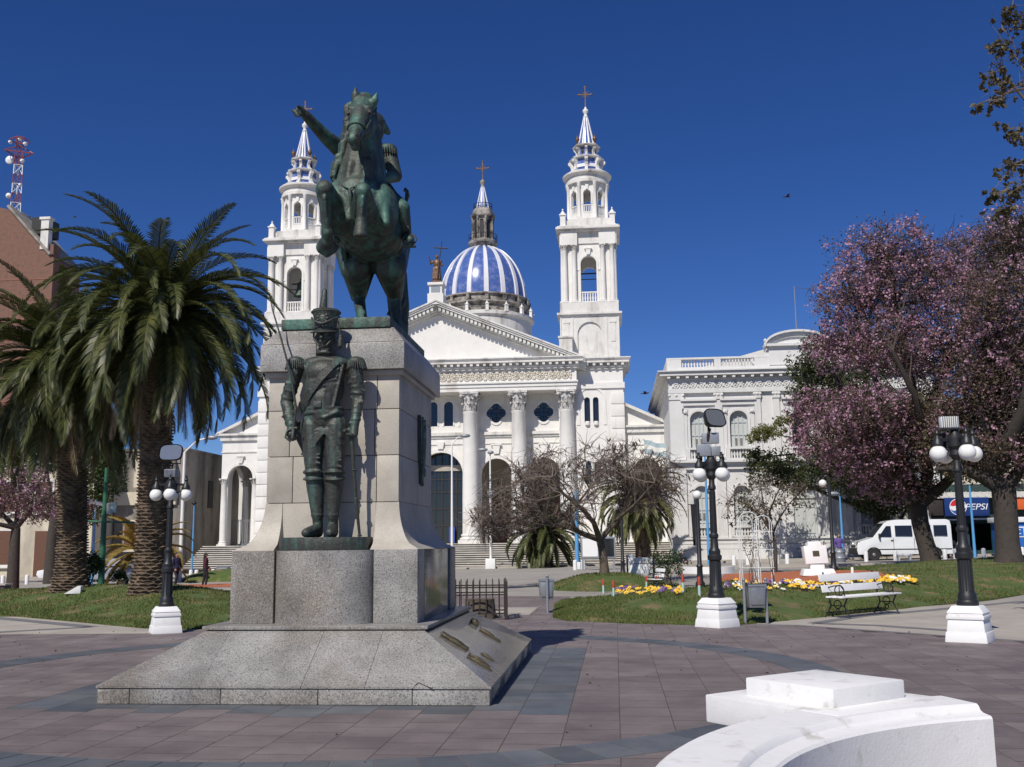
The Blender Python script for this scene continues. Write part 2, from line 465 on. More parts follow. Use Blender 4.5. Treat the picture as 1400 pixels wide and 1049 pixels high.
def pick(px, py, y0=6., y1=110.):
    d = ray(px, py); y = y0
    while y < y1:
        t = y/d.y
        if EYE + d.z*t <= T(d.x*t, y): return Vector((d.x*t, y, T(d.x*t, y)))
        y += .15
    t = y1/d.y
    return Vector((d.x*t, y1, gnd(d.x*t, y1)))
def at(px, Y):                      # column px at distance Y, standing on the terrain
    w = W(px, 760, Y)
    return Vector((w.x, Y, T(w.x, Y)))

xs = [-1500, -600, -250, -120, -70] + list(np.arange(-50, 51, 5)) + [70, 120, 250, 600, 1500]
ys = [-300, -60, -10] + list(np.arange(0, 60, 2.5)) + list(np.arange(60, 120, 10)) + [150, 250, 600, 2500]
V = [(x, y, gnd(x, y) - .06*(1-sst(30, 34, y))) for y in ys for x in xs]
nx = len(xs)
F = [(j*nx+i, j*nx+i+1, (j+1)*nx+i+1, (j+1)*nx+i) for j in range(len(ys)-1) for i in range(nx-1)]
tag(MB().add(V, F).build('ground', M['asphalt'], smooth=60), kind='structure')

# ---------------------------------------------------------------- plaza paving
EDGE = [(-40, 17.5), (-16, 18.6), (-12.5, 19.3), (-8.9, 19.45), (-7.4, 21.6), (-6.5, 23), (-6.4, 34), (-1.6, 34), (2.2, 34), (2.25, 21.3), (3.5, 20.9), (5.5, 18.7), (9, 15.), (13, 11.), (40, 5)]
def edge(x):
    for (a, ya), (b, yb) in zip(EDGE[:-1], EDGE[1:]):
        if x <= b: return ya + (yb-ya)*(x-a)/(b-a)
    return 5
plaza = MB()
bxs = sorted(set([-16.6+.25*i for i in range(121)] + [e[0] for e in EDGE if -16.6 < e[0] < 13.4]))
for xa, xb in zip(bxs[:-1], bxs[1:]):
    plaza.add([(xa, .5, -.0012), (xb, .5, -.0012), (xb, edge(xb-1e-4)-.003, -.0012), (xa, edge(xa+1e-4)-.003, -.0012)], [(0, 1, 2, 3)])
plaza = tag(plaza.build('plaza_pavement', M['bed']), kind='structure')
TW, TL, GAP = .49, .49, .007
def on_band(x, y): return -6.33 < x < -.58 and 10.3 < y < 16.85
tiles = []
for i in range(-34, 28):
    x0 = i*TW; off = (.5*(i % 2)+random.uniform(-.08, .08))*TL
    for j in range(0, 74):
        y0 = off + j*TL - TL
        if y0 < .6 or y0 + TL > 34.3: continue
        xc, yc = x0+TW/2, y0+TL/2
        e0, e1 = edge(x0), edge(x0+TW)
        if y0 >= min(e0, e1) - .02: continue
        if -5.5 < xc < -1.45 and 11.3 < yc < 15.5: continue          # under the monument
        if yc > 23 and inpoly(xc, yc, POLR) and inpoly(xc-.8, yc-.8, POLR): continue
        clip = y0+TL > min(e0, e1)
        w = CAMR.transposed() @ Vector((xc, yc, -EYE))
        vis = False
        if w.z < -.5:
            px = 700 + 1400*w.x/-w.z; py = 524.5 - 1400*w.y/-w.z
            vis = -20 < px < 1420 and py < 1070
        tiles.append((yc if vis else 1e3, x0, y0, clip, e0, e1, on_band(xc, yc)))
tiles.sort()
pm = {}
for b in (False, True):
    m = MB(); g = GAP/2
    m.frus((TW/2, TL/2), (TW/2-g, TL/2-g-.006), (TW/2-g-.0005, TL/2-g-.0065), -.05, 0)
    pm[b] = m.mesh('paving_slab', M['band' if b else 'pave'], smooth=0)
cnt = 0; joined = {False: MB(), True: MB()}; jt = {False: [], True: []}
for (k, x0, y0, clip, e0, e1, b) in tiles:
    dz = random.uniform(-.0003, .0004)
    if cnt < 300 and not clip and k < 900:
        link('paving_slab', pm[b], plaza, (x0, y0, dz), (random.gauss(0, .0004), random.gauss(0, .0004), 0)); cnt += 1
    else:
        g = GAP/2
        ya, yb = min(y0+TL, e0)-g-.010, min(y0+TL, e1)-g-.010
        if ya <= y0+.05 or yb <= y0+.05:
            ya = max(ya, y0+g+.01); yb = max(yb, y0+g+.01)
        J = joined[b]
        J.add([(x0+g, y0+g, -.05), (x0+TW-g, y0+g, -.05), (x0+TW-g, yb, -.05), (x0+g, ya, -.05), (x0+g, y0+g, dz), (x0+TW-g, y0+g, dz), (x0+TW-g, yb, dz), (x0+g, ya, dz)],
              [(4,5,6,7),(0,1,5,4),(1,2,6,5),(2,3,7,6),(3,0,4,7)])
        jt[b] += [random.random()]*5
for b in (False, True):
    if not joined[b].f: continue
    me = npmesh('far_paving_slabs', np.array(joined[b].v), np.array(joined[b].f), M['band' if b else 'pave'], np.array(jt[b]))
    tag(link('far_paving_slabs', me, plaza), kind='stuff')
rc = (-3.2, 13.4)                                                    # ring of blue-grey slabs round the monument
NB = 104
for i in range(NB):
    a0 = 2*PI*i/NB + .006/5.7; a1 = 2*PI*(i+1)/NB - .006/5.7
    if min(rc[1] + 5.7*math.sin(a) for a in (a0, a1)) > 19.1 and rc[0]+5.7*math.cos(a0) > 9: continue
    P = [(rc[0]+r*math.cos(a), rc[1]+r*math.sin(a)) for r, a in ((5.42, a0), (6.0, a0), (6.0, a1), (5.42, a1))]
    MB().prism(P, 'z', -.03, .004).build('band_slab', M['band'], plaza, smooth=0)
# pale concrete patches
for P, n in (([(-3.0, 24.2), (-2.02, 24.2), (-2.02, 26.9), (-3.0, 26.9)], 'concrete_patch'),
             ([(-1.4, 31.2), (2.0, 31.2), (2.0, 31.9), (-1.4, 31.9)], 'concrete_patch')):
    tag(MB().prism(P, 'z', -.02, .006).build(n, M['conc'], smooth=0), kind='structure')
def sheet(name, P, dz, mat, step=1.2):
    """flat polygon draped on the terrain as a fine grid clipped to the outline"""
    bm = bmesh.new()
    f = bm.faces.new([bm.verts.new((x, y, 0)) for x, y in P])
    x0 = min(p[0] for p in P); x1 = max(p[0] for p in P); y0 = min(p[1] for p in P); y1 = max(p[1] for p in P)
    for ax, a, b_ in ((0, x0, x1), (1, y0, y1)):
        t = a + step
        while t < b_:
            co = (t, 0, 0) if ax == 0 else (0, t, 0); no = (1, 0, 0) if ax == 0 else (0, 1, 0)
            bmesh.ops.bisect_plane(bm, geom=bm.verts[:]+bm.edges[:]+bm.faces[:], plane_co=co, plane_no=no)
            t += step
    bmesh.ops.triangulate(bm, faces=bm.faces[:])
    for v in bm.verts: v.co.z = T(v.co.x, v.co.y) + dz
    bmesh.ops.recalc_face_normals(bm, faces=bm.faces[:])
    me = bpy.data.meshes.new(name); bm.to_mesh(me); bm.free(); me.materials.append(mat)
    return tag(link(name, me), kind='structure')
def base_z(name, P, z, mat):
    return tag(MB().prism(P, 'z', -.15, z).build(name, mat, smooth=0), kind='structure')
# pale paths left and right of the plaza with dark bands
base_z('garden_path', [(-34, 17.0), (-16, 18.3), (-12.5, 18.9), (-8.6, 19.2), (-7.0, 21.5), (-9.3, 21.6), (-14, 24.2), (-24, 25), (-34, 25.2)], -.006, M['conc'])
base_z('garden_path', [(2.0, 20.8), (3.5, 20.4), (5.5, 18.2), (9, 14.5), (13, 10.5), (18, 14), (22, 30), (24.5, 33.5), (14.5, 29.5), (9, 28), (6.2, 25.6), (4.5, 23.6), (2.6, 21.8)], -.006, M['conc'])
def strip(pts, w, z=-.002, name='path_band'):
    m = MB(); P = [Vector((*p, 0)) for p in pts]; L = []; Rr = []
    for i, p in enumerate(P):
        d = (P[min(i+1, len(P)-1)] - P[max(i-1, 0)]).normalized(); n = Vector((-d.y, d.x, 0))
        L.append(p+n*w/2); Rr.append(p-n*w/2)
    for i in range(len(P)-1):
        m.add([(*L[i].xy, z), (*L[i+1].xy, z), (*Rr[i+1].xy, z), (*Rr[i].xy, z)], [(0, 1, 2, 3)])
    return tag(m.build(name, M['bandc'], smooth=0), kind='structure')
strip(PX((-80, 838), (0, 845), (125, 857)), .35); strip(PX((-60, 870), (0, 864), (125, 857)), .3)
strip(PX((1113, 852), (1180, 842), (1262, 835), (1400, 822)), .3); strip(PX((1113, 852), (1200, 855), (1300, 862)), .3)
strip([(x, edge(x)+.12) for x in (2.4, 3.5, 4.5, 5.5, 6.5, 8, 9.5)], .2)

# ---------------------------------------------------------------- lawns
def lawn(name, Fp, Bp, h, n=70, rows=26):
    def resample(pl, n):
        pl = [Vector((*p, 0)) for p in pl]; L = [0]
        for a, b in zip(pl[:-1], pl[1:]): L.append(L[-1] + 1)
        out = []
        for i in range(n):
            s = L[-1]*i/(n-1); k = min(int(s), len(pl)-2)
            out.append(pl[k].lerp(pl[k+1], s-k))
        return out
    A = resample(Fp, n); B = resample(Bp, n)
    v = []
    for j in range(rows):
        t = (j/(rows-1))**1.7
        for i in range(n):
            p = A[i].lerp(B[i], t); v.append((p.x, p.y, h(p.x, p.y)))
    f = [(j*n+i, j*n+i+1, (j+1)*n+i+1, (j+1)*n+i) for j in range(rows-1) for i in range(n-1)]
    base = len(v)
    v += [(A[i].x, A[i].y, -.2) for i in range(n)]
    f += [(i, i+1, base+i+1, base+i) for i in range(n-1)]
    s = len(v); v += [(v[j*n][0], v[j*n][1], -.3) for j in range(rows)]
    f += [(j*n, (j+1)*n, s+j+1, s+j) for j in range(rows-1)]
    s = len(v); v += [(v[j*n+n-1][0], v[j*n+n-1][1], -.3) for j in range(rows)]
    f += [(j*n+n-1, (j+1)*n+n-1, s+j+1, s+j) for j in range(rows-1)]
    return tag(MB().add(v, f).build(name, M['lawn'], smooth=60), kind='structure')
lawn('lawn', FR, BR, hR); lawn('lawn', FL, BL, hL)
m = MB(); n = 36
ring = [(MC[0], MC[1], hM(*MC))]; fs = []
for j in range(1, 9):
    for i in range(n):
        x = MC[0]+2.6*j/8*math.cos(2*PI*i/n); y = MC[1]+3.4*j/8*math.sin(2*PI*i/n)
        ring.append((x, y, hM(x, y) - (.02 if j == 8 else 0)))
fs = [(0, 1+i, 1+(i+1) % n) for i in range(n)] + [(1+j*n+i, 1+j*n+(i+1) % n, 1+(j+1)*n+(i+1) % n, 1+(j+1)*n+i) for j in range(7) for i in range(n)]
tag(m.add(ring, fs).build('lawn_mound', M['lawn'], smooth=60), kind='structure')
# mound of grass by the church steps
m = MB(); m.ball((0, 0, 0), (3.2, 2.2, .75), 24, 10)
tag(m.build('lawn_mound', M['lawn'], loc=(-20.5, 55, gnd(-20.5, 55)-.1), smooth=60), kind='structure')
# red gravel
sheet('red_gravel_path', [(-30, 44.5), (-15.5, 44.5), (-15.5, 49.5), (-30, 49.5)], .012, M['red'], 2.)
def ppoly(*ps): return [tuple(pick(*p).xy) for p in ps]
sheet('red_gravel_bed', ppoly((985, 796), (1040, 799), (1100, 798), (1150, 795), (1215, 791), (1200, 783), (1150, 781), (1060, 783), (990, 786)), .03, M['red'], .4)
# kerb and pale pavement strips along the street
def ribbon(name, y0, y1, x0, x1, dz, mat):
    m = MB(); n = int((x1-x0)/2.5)+1; v = []
    for i in range(n+1):
        x = x0+(x1-x0)*i/n
        v += [(x, y0, gnd(x, y0)-.05), (x, y0, gnd(x, y0)+dz), (x, y1, gnd(x, y1)+dz), (x, y1, gnd(x, y1)-.05)]
    f = [(i*4+k, i*4+k+1, i*4+5+k, i*4+4+k) for i in range(n) for k in range(3)]
    return tag(m.add(v, f).build(name, mat, smooth=30), kind='structure')
ribbon('street_pavement', 67.0, 71.4, -60, 3.6, .10, M['conc'])
ribbon('street_pavement', 65.5, 69.9, 3.6, 60, .12, M['conc'])
ribbon('park_pavement', 52.5, 55.5, 2, 60, .10, M['conc'])
ribbon('park_pavement', 38.5, 42.5, -30, -14.5, .012, M['conc'])
tag(MB().box(-6.3, -1.9, 36.2, 37.0, -.02, .014).build('concrete_strip', M['conc'], smooth=0), kind='structure')

# ---------------------------------------------------------------- grass blades
def grass(name, n, samp, h):
    pts = []
    while len(pts) < n:
        q = samp()
        if q is not None: pts.append(q)
    P = np.array(pts)
    keep = np.array([noise.noise((p[0]*.9, p[1]*.9, 7)) > -.10 - .3*random.random() for p in pts])
    P = P[keep]; n = len(P)
    a = rng.uniform(0, 2*PI, n); w = rng.uniform(.006, .016, n)*(P[:, 1]/24); hh = h*rng.uniform(.5, 1.4, n)
    dx = np.cos(a)*w; dy = np.sin(a)*w
    lean = rng.normal(0, .022, (n, 2))
    V = np.zeros((n, 3, 3)); V[:, 0] = P; V[:, 1] = P; V[:, 2] = P
    V[:, 0, 0] -= dx; V[:, 0, 1] -= dy; V[:, 1, 0] += dx; V[:, 1, 1] += dy
    V[:, 2, :2] += lean; V[:, 2, 2] += hh; V[:, :2, 2] -= .01
    tint = np.clip(np.array([.5+.45*noise.noise((p[0]*.7, p[1]*.7, 1)) for p in P]) + rng.normal(0, .18, n), 0, 1)
    return tag(link(name, npmesh(name, V.reshape(-1, 3), np.arange(n*3).reshape(-1, 3), M['grass'], tint)), 'short patchy grass', 'grass', kind='stuff')
REDP = ppoly((985, 796), (1040, 799), (1100, 798), (1150, 795), (1215, 791), (1200, 783), (1150, 781), (1060, 783), (990, 786))
def sampR():
    k = random.random(); i = random.randrange(len(FR)-1); s = random.random(); t = random.random()**1.8
    a = Vector(FR[i]).lerp(Vector(FR[i+1]), s).lerp(Vector(BR[i]).lerp(Vector(BR[i+1]), s), t)
    if a.x > 19 or inpoly(a.x, a.y, REDP): return None
    return (a.x, a.y, hR(a.x, a.y))
def sampL():
    i = random.randrange(1, len(FL)-1); s = random.random(); t = random.random()**1.5
    a = Vector(FL[i]).lerp(Vector(FL[i+1]), s).lerp(Vector(BL[i]).lerp(Vector(BL[i+1]), s), t)
    if a.x < -19 or t > .75: return None
    return (a.x, a.y, hL(a.x, a.y))
def sampM():
    r = math.sqrt(random.random()); a = random.uniform(0, 2*PI)
    x = MC[0]+2.6*r*math.cos(a); y = MC[1]+3.4*r*math.sin(a); return (x, y, hM(x, y))
grass('grass', 52000, sampR, .05); grass('grass', 42000, sampL, .05); grass('grass', 5000, sampM, .06)
# ================================================================ monument
MX, MY = -3.43, 13.42
mon = thing('monument_pedestal', 'tall granite monument pedestal with flared foot, sloping speckled base and bronze plaques', 'pedestal', (MX, MY, 0))
# lower slab, in stones
def course(parent, x0, x1, y, z0, z1, cuts, mat, name='stone_block', depth=.25, side='front', g=.004, bev=.006):
    xsn = [x0] + cuts + [x1]
    for a, b in zip(xsn[:-1], xsn[1:]):
        m = MB()
        if side == 'front': m.box(a+g, b-g, y, y+depth, z0+g, z1-g)
        elif side == 'right': m.box(y-depth, y, a+g, b-g, z0+g, z1-g)
        elif side == 'left': m.box(y, y+depth, a+g, b-g, z0+g, z1-g)
        elif side == 'back': m.box(a+g, b-g, y-depth, y, z0+g, z1-g)
        m.build(name, mat, parent, bevel=bev)
bw, bf, bb = 2.11, -2.62, 2.62
MB().box(-2.05, 2.05, -2.55, 2.55, 0, .15).build('core', M['joint'], mon)
course(mon, -bw, bw, bf, 0, .165, [-1.75, -.75, .3, 1.3], M['granite'])
course(mon, bf+.25, bb-.25, bw, 0, .165, [-1.2, .2, 1.4], M['granite_p'], side='right')
course(mon, bf+.25, bb-.25, -bw, 0, .165, [-.8, .9], M['granite'], side='left')
course(mon, -bw, bw, bb, 0, .165, [-.7, .7], M['granite'], side='back')
# sloping faces: each stone a thick slab
ix, iz0, iz1 = .86, .168, .70
def slope_stone(a, b, side, mat):
    """stone between two joints a<b (metres along the face); joints run straight up the slope"""
    hw, hy, tw, ty = bw+.012, bb+.012, bw-ix, bb-ix
    L0, L1 = (hw, tw) if side in ('front', 'back') else (hy, ty)
    O0, O1 = (hy, ty) if side in ('front', 'back') else (hw, tw)
    g = .0025
    def P(t, o, z):
        return {'front': (t, -o, z), 'right': (o, t, z), 'back': (-t, o, z), 'left': (-o, -t, z)}[side]
    b0, b1 = max(a, -L0)+(g if a > -L0 else 0), min(b, L0)-(g if b < L0 else 0)
    t0, t1 = max(b0, -L1), min(b1, L1)
    lip = .022; zl = iz0+lip
    vs = [P(b0, O0, iz0), P(b1, O0, iz0), P(b1, O0, zl), P(b0, O0, zl), P(t1, O1, iz1), P(t0, O1, iz1),
          P(b0*.93, O0-.12, iz0), P(b1*.93, O0-.12, iz0), P(t1*.93, O1-.08, iz1-.06), P(t0*.93, O1-.08, iz1-.06)]
    MB().add(vs, [(0, 1, 2, 3), (3, 2, 4, 5), (6, 9, 8, 7), (0, 6, 7, 1), (5, 4, 8, 9), (0, 3, 5, 9, 6), (1, 7, 8, 4, 2)]).build('slope_stone', mat, mon, smooth=0)
for a, b in ((-3, -.98), (-.98, .12), (.12, .80), (.80, 3)): slope_stone(a, b, 'front', M['granite'])
for a, b in ((-3, -1.1), (-1.1, .75), (.75, 3)): slope_stone(a, b, 'right', M['granite_p'])
for a, b in ((-3, 0), (0, 3)): slope_stone(a, b, 'left', M['granite']); slope_stone(a, b, 'back', M['granite'])
# crack near the right front corner
m = MB(); ck = [(1.30, .168), (1.33, .20), (1.36, .225), (1.40, .21), (1.47, .19), (1.52, .168)]
def slp(x, z): return (x, -(bb+.012) + (z-iz0-.022)/(iz1-iz0-.022)*ix - .003 if z > iz0+.022 else -(bb+.014), z)
for (x, z), (x2, z2) in zip(ck[:-1], ck[1:]): m.tube([slp(x, z), slp(x2, z2)], .006, 4)
m.build('crack', M['joint'], mon)
# plaques on the right slope
nrm = Vector((iz1-iz0, 0, ix)).normalized()
def on_right(y, s):            # s: 0 bottom .. 1 top
    return Vector((bw+.012-ix*s, y, iz0+.022+(iz1-iz0-.022)*s))
tilt = math.atan2(ix, iz1-iz0-.022)
for (y, s, L, Wd, h, nm) in ((-1.55, .62, .16, .55, .05, 'plaque'), (-.2, .70, .5, .16, .02, 'plaque')): pass
def plaque(y, s, ly, ls, h, lumps):
    m = MB(); m.box(-ly/2, ly/2, -ls/2, ls/2, 0, h)
    for k in range(lumps): m.ball((-ly/2+ly*(k+.5)/lumps, random.uniform(-.2, .2)*ls, h), (ly/lumps*.45, ls*.3, .018), 8, 6)
    o = m.build('plaque', M['plaque'], mon, on_right(y, s), bevel=.004)
    ex = Vector((0, 1, 0)); ez = nrm; ey = ez.cross(ex)
    o.rotation_euler = Matrix((ex, ey, ez)).transposed().to_euler()
plaque(-1.42, .66, .14, .36, .03, 1); plaque(-1.78, .27, .085, .32, .012, 4); plaque(-1.60, .30, .085, .28, .012, 4); plaque(-1.12, .26, .075, .18, .012, 3)
plaque(.55, .46, .10, .32, .02, 3); plaque(.75, .74, .12, .12, .05, 2)
# platform
MB().box(-1.31, 1.31, -1.80, 1.80, .70, .742).build('platform', M['granite'], mon, bevel=.008)
# block: corner piers and slightly bowed fronts
bx, by, zb0, zb1 = 1.125, 1.44, .742, 1.59
def pier(sx, sy):
    x0, x1 = sorted((sx*.60, sx*bx)); y0, y1 = sorted((sy*(by-.45), sy*by))
    MB().box(x0, x1, y0, y1, zb0, zb1).build('corner_pier', M['granite' if sy < 0 and sx < 0 else 'granite'], mon, bevel=.01)
for sx in (-1, 1):
    for sy in (-1, 1): pier(sx, sy)
for sy in (-1, 1):
    n = 24; P = [(-.597, sy*(by-.4))] + [(-.597*math.cos(PI*i/n), sy*(by-.10+.36*math.sin(PI*i/n))) for i in range(n+1)] + [(.597, sy*(by-.4))]
    MB().prism(P, 'z', zb0, zb1-.003).build('bowed_block', M['granite'], mon, smooth=30)
for sx in (-1, 1):
    m = MB(); x0, x1 = sorted((sx*.55, sx*(bx+.002))); m.box(x0, x1, -by+.45, .72, zb0, zb1-.002); m.build('side_block', M['granite_p'], mon, bevel=.004)
    m = MB(); x0, x1 = sorted((sx*.5, sx*(bx-.08))); m.box(x0, x1, .72, .99, zb0, zb1-.006); m.build('recess_block', M['granite_p'], mon, bevel=.004)
# shaft with flared foot: stones on each face
zs, zt = 1.59, 3.74
sxh, syh = .83, 1.12
def prof(z):                       # outward flare at height z
    t = (z-zs)/.62
    return 0 if t >= 1 else (1-math.sqrt(max(0, 1-(1-t)**2)))*.30
MB().box(-sxh+.03, sxh-.03, -syh+.03, syh-.03, zs, zt).build('core', M['joint'], mon)
rows = [(1.59, 2.16), (2.16, 2.73), (2.73, 3.30), (3.30, zt)]
g = .004
for (z0, z1) in rows[1:]:
    for sy in (-1, 1):
        cuts = [-sxh, -.55, .52, sxh] if (z0 > 2.5 and z0 < 3) else [-sxh, -.50, .55, sxh]
        for a, b in zip(cuts[:-1], cuts[1:]):
            y0, y1 = sorted((sy*syh, sy*(syh-.2)))
            MB().box(a+g, b-g, y0, y1, z0+g, z1-g).build('stone_block', M['stone'], mon, bevel=.007)
    for sx in (-1, 1):
        cuts = [-syh+.2, .05, syh-.2]
        for a, b in zip(cuts[:-1], cuts[1:]):
            x0, x1 = sorted((sx*sxh, sx*(sxh-.2)))
            MB().box(x0, x1, a+g, b-g, z0+g, z1-g).build('stone_block', M['stone'], mon, bevel=.007)
# flared corner stones (front/back left gap in the middle where the figure stands)
def flare(xa, xb, sy, inset, name='flare_stone'):
    m = MB(); n = 8; vs = []
    for i in range(n+1):
        z = zs + (2.16-zs)*i/n; f = prof(z)
        for x in (xa, xb):
            xx = x
            if abs(abs(x)-sxh) < 1e-3: xx = math.copysign(sxh+f, x)
            vs.append((xx, sy*(syh+f*inset), z-(g if i == n else 0)))
    for i in range(n+1):
        z = zs + (2.16-zs)*i/n
        for x in (xa, xb): vs.append((x*.9, sy*(syh-.25), z-(g if i == n else 0)))
    o = 2*(n+1)
    fs = [(2*i, 2*i+1, 2*i+3, 2*i+2) for i in range(n)] + [(o+2*i, o+2*i+2, o+2*i+3, o+2*i+1) for i in range(n)]
    fs += [(2*i, 2*i+2, o+2*i+2, o+2*i) for i in range(n)] + [(2*i+1, o+2*i+1, o+2*i+3, 2*i+3) for i in range(n)]
    fs += [(0, o, o+1, 1), (2*n, 2*n+1, o+2*n+1, o+2*n)]
    m.add(vs, fs).build(name, M['stone'], mon, smooth=30)
for sy in (-1, 1):
    flare(-sxh, -.62, sy, 1.0); flare(.55, sxh, sy, 1.0); flare(-.615, .545, sy, 0.0, 'stone_block')
for sx in (-1, 1):
    m = MB(); n = 8; vs = []
    for i in range(n+1):
        z = zs + (2.16-zs)*i/n; f = prof(z)
        vs += [(sx*(sxh+f), -syh-f*.98, z), (sx*(sxh+f), syh+f*.98, z), (sx*(sxh-.2), -syh+.1, z), (sx*(sxh-.2), syh-.1, z)]
    fs = []
    for i in range(n):
        a = 4*i; fs += [(a, a+1, a+5, a+4), (a+2, a+6, a+7, a+3)]
    fs += [(0, 2, 3, 1), (4*n, 4*n+1, 4*n+3, 4*n+2)] + [(4*i, 4*i+4, 4*i+6, 4*i+2) for i in range(n)] + [(4*i+1, 4*i+3, 4*i+7, 4*i+5) for i in range(n)]
    m.add(vs, fs).build('flare_stone', M['stone'], mon, smooth=30)
# cornice: overhang, chamfer
MB().box(-.87, .87, -1.17, 1.17, 3.72, 3.78).build('cornice_soffit', M['stone'], mon, bevel=.01)
for (a, b) in ((-.91, -.2), (-.195, .91)):
    m = MB(); m.box(a, b, -1.24, 1.38, 3.782, 4.12); m.build('cornice_stone', M['granite'], mon, bevel=.012)
m = MB(); m.frus((0, .07), (.905, 1.305), (.74, 1.14), 4.124, 4.335); m.build('cornice_cap', M['granite'], mon, bevel=.01)
m = MB(); m.box(-.70, .70, -1.10, 1.24, 4.336, 4.47)
plate = m.build('bronze_plate', M['bronze'], mon, bevel=.01)
# bronze relief on the right face: tall winged shield with ribbons
m = MB(); X = sxh+.012
m.prism([(-.20, 3.36), (-.1, 3.30), (0, 3.36), (.06, 3.28), (.17, 3.34), (.2, 3.0), (.14, 2.74), (.06, 2.60), (.02, 2.42), (-.04, 2.5), (-.1, 2.44), (-.12, 2.64), (-.19, 2.8)], 'x', X-.02, X+.035)
for i in range(14): m.ball((X+.035, random.uniform(-.14, .14), random.uniform(2.6, 3.25)), (.025, .05, .07), 8, 6)
m.build('bronze_relief', M['bronze'], mon, loc=(0, .25, 0), smooth=50)

# ================================================================ soldier statue
def rel(px, py, Y, o): return W(px, py, Y) - o
SO = Vector((MX, 12.12, 1.59))
sol = thing('soldier_statue', 'green bronze grenadier standing with plumed shako, drawn sabre and scabbard before the pedestal', 'statue', SO)
n = 24; P = [(-.57, .2), (-.57, -.20)] + [(-.57+1.1*i/n, -.22-.10*math.sin(PI*i/n)) for i in range(n+1)] + [(.53, -.2), (.53, .2)]
P = [(-.56, .16)] + [(-.02-.54*math.cos(PI*i/n), -.06-.315*math.sin(PI*i/n)) for i in range(n+1)] + [(.52, .16)]
MB().prism(P, 'z', 0, .15).build('plinth', M['bronze2'], sol, bevel=.008)
def S(px, py, dy=0.0): return rel(px, py, 12.02+dy, SO)
m = MB()
# legs
for (hx, kx, ax, sgn) in ((428, 428.5, 434, -1), (459, 458, 455, 1)):
    hip, kn, an = S(hx, 583), S(kx, 636, -.03), S(ax, 706, .03)
    m.cap(hip, .155, kn, .108); m.cap(kn, .104, S(kx+(ax-kx)*.45, 664, .02), .108); m.cap(S(kx+(ax-kx)*.45, 664, .02), .108, an, .072)
    ft = Vector((an.x+sgn*.05-.02, an.y-.23, .20)); he = Vector((an.x, an.y+.05, .205))
    m.cap(an, .066, he, .058); m.cap(he, .056, ft, .052); m.cap(Vector((an.x, an.y-.03, .25)), .065, ft+Vector((0, .03, .01)), .052)
    m.torus((0, 0, 0), .112, .018, 18, 8, M=Matrix.Translation(S(kx, 646, -.02)))         # boot top rolls
    m.torus((0, 0, 0), .113, .016, 18, 8, M=Matrix.Translation(S(kx, 655, -.01)) @ Matrix.Rotation(.12, 4, 'X'))
    m.torus((0, 0, 0), .066, .014, 16, 8, M=Matrix.Translation(S(ax, 699, .03)) @ Matrix.Rotation(.15, 4, 'X'))
    m.torus((0, 0, 0), .069, .013, 16, 8, M=Matrix.Translation(S(ax, 705, .03)) @ Matrix.Rotation(-.12, 4, 'X'))
m.ball(S(443, 574), (.245, .165, .16), 18, 12)
# torso
m.cap(S(443, 566), .19, S(443, 545), .2); 
m.ball(S(443, 530, .0), (.255, .18, .28), 20, 14); m.ball(S(444, 510, -.015), (.26, .175, .17), 20, 14)
m.ball(S(444, 497, .02), (.31, .125, .095), 20, 12)
m.cap(S(445, 492, .02), .1, S(445, 476, .01), .085)
# coat skirt edge
m.torus((0, 0, 0), .222, .028, 26, 8, M=Matrix.Translation(S(443, 560)) @ Matrix.Diagonal((1, .74, 1, 1)))
m.torus((0, 0, 0), .232, .022, 26, 8, M=Matrix.Translation(S(443, 566)) @ Matrix.Diagonal((1, .74, 1, 1)))
# chest braid rows
for k in range(4):
    yy = 507+k*13
    for sg in (-1, 1):
        m.cap(S(443, yy+1, -.185+.008*k), .016, S(443+sg*(19-k*2), yy-1.5, -.13+.008*k), .013)
# right arm of the picture (hangs), left arm of the picture (bent, sabre)
sh, el, wr = S(486, 505, .0), S(490, 545, .03), S(485, 580, -.06)
m.cap(sh, .092, el, .076); m.cap(el, .075, wr, .056)
sh2, el2, wr2 = S(405, 506, .0), S(392, 550, .05), S(399, 584, -.12)
m.cap(sh2, .092, el2, .08); m.cap(el2, .08, wr2, .06)
for (a, b, ra) in ((sh, el, .083), (el, wr, .062), (sh2, el2, .085), (el2, wr2, .068)):
    for t in (.2, .42, .62, .84):
        p = a.lerp(b, t); m.torus((0, 0, 0), ra*.96, .014, 14, 6, M=Matrix.Translation(p) @ rot_to((b-a)+Vector((random.uniform(-.1, .1), random.uniform(-.1, .1), 0))).to_4x4())
# hands with fingers
def hand(m, w, d, spread, curl, sc=1.0, thumb=1):
    d = Vector(d).normalized(); s = Vector(spread); s = (s-d*s.dot(d)).normalized(); c = Vector(curl); c = (c-d*c.dot(d)).normalized()
    pc = w + d*.05*sc
    m.cap(w, .042*sc, w+d*.075*sc, .045*sc)
    for k in range(4):
        b = w + d*.085*sc + s*(k-1.5)*.024*sc
        L = (.075, .085, .08, .062)[k]*sc
        k1 = b + (d*.6+c*.5)*L*.5; k2 = k1 + (c*.9+d*.1)*L*.45; k3 = k2 + (c*.5-d*.6)*L*.3
        m.cap(b, .0135*sc, k1, .0125*sc, 8); m.cap(k1, .0125*sc, k2, .0115*sc, 8); m.cap(k2, .0115*sc, k3, .0105*sc, 8)
    t0 = w + d*.03*sc + s*thumb*.045*sc; t1 = t0 + (s*thumb*.5+d*.6+c*.4)*.05*sc; t2 = t1 + (d*.5+c*.8)*.035*sc
    m.cap(t0, .016*sc, t1, .014*sc, 8); m.cap(t1, .014*sc, t2, .012*sc, 8)
hand(m, wr+Vector((0, 0, -.02)), (-.1, -.15, -1), (1, 0, 0), (-.2, -1, 0), 1.25, -1)
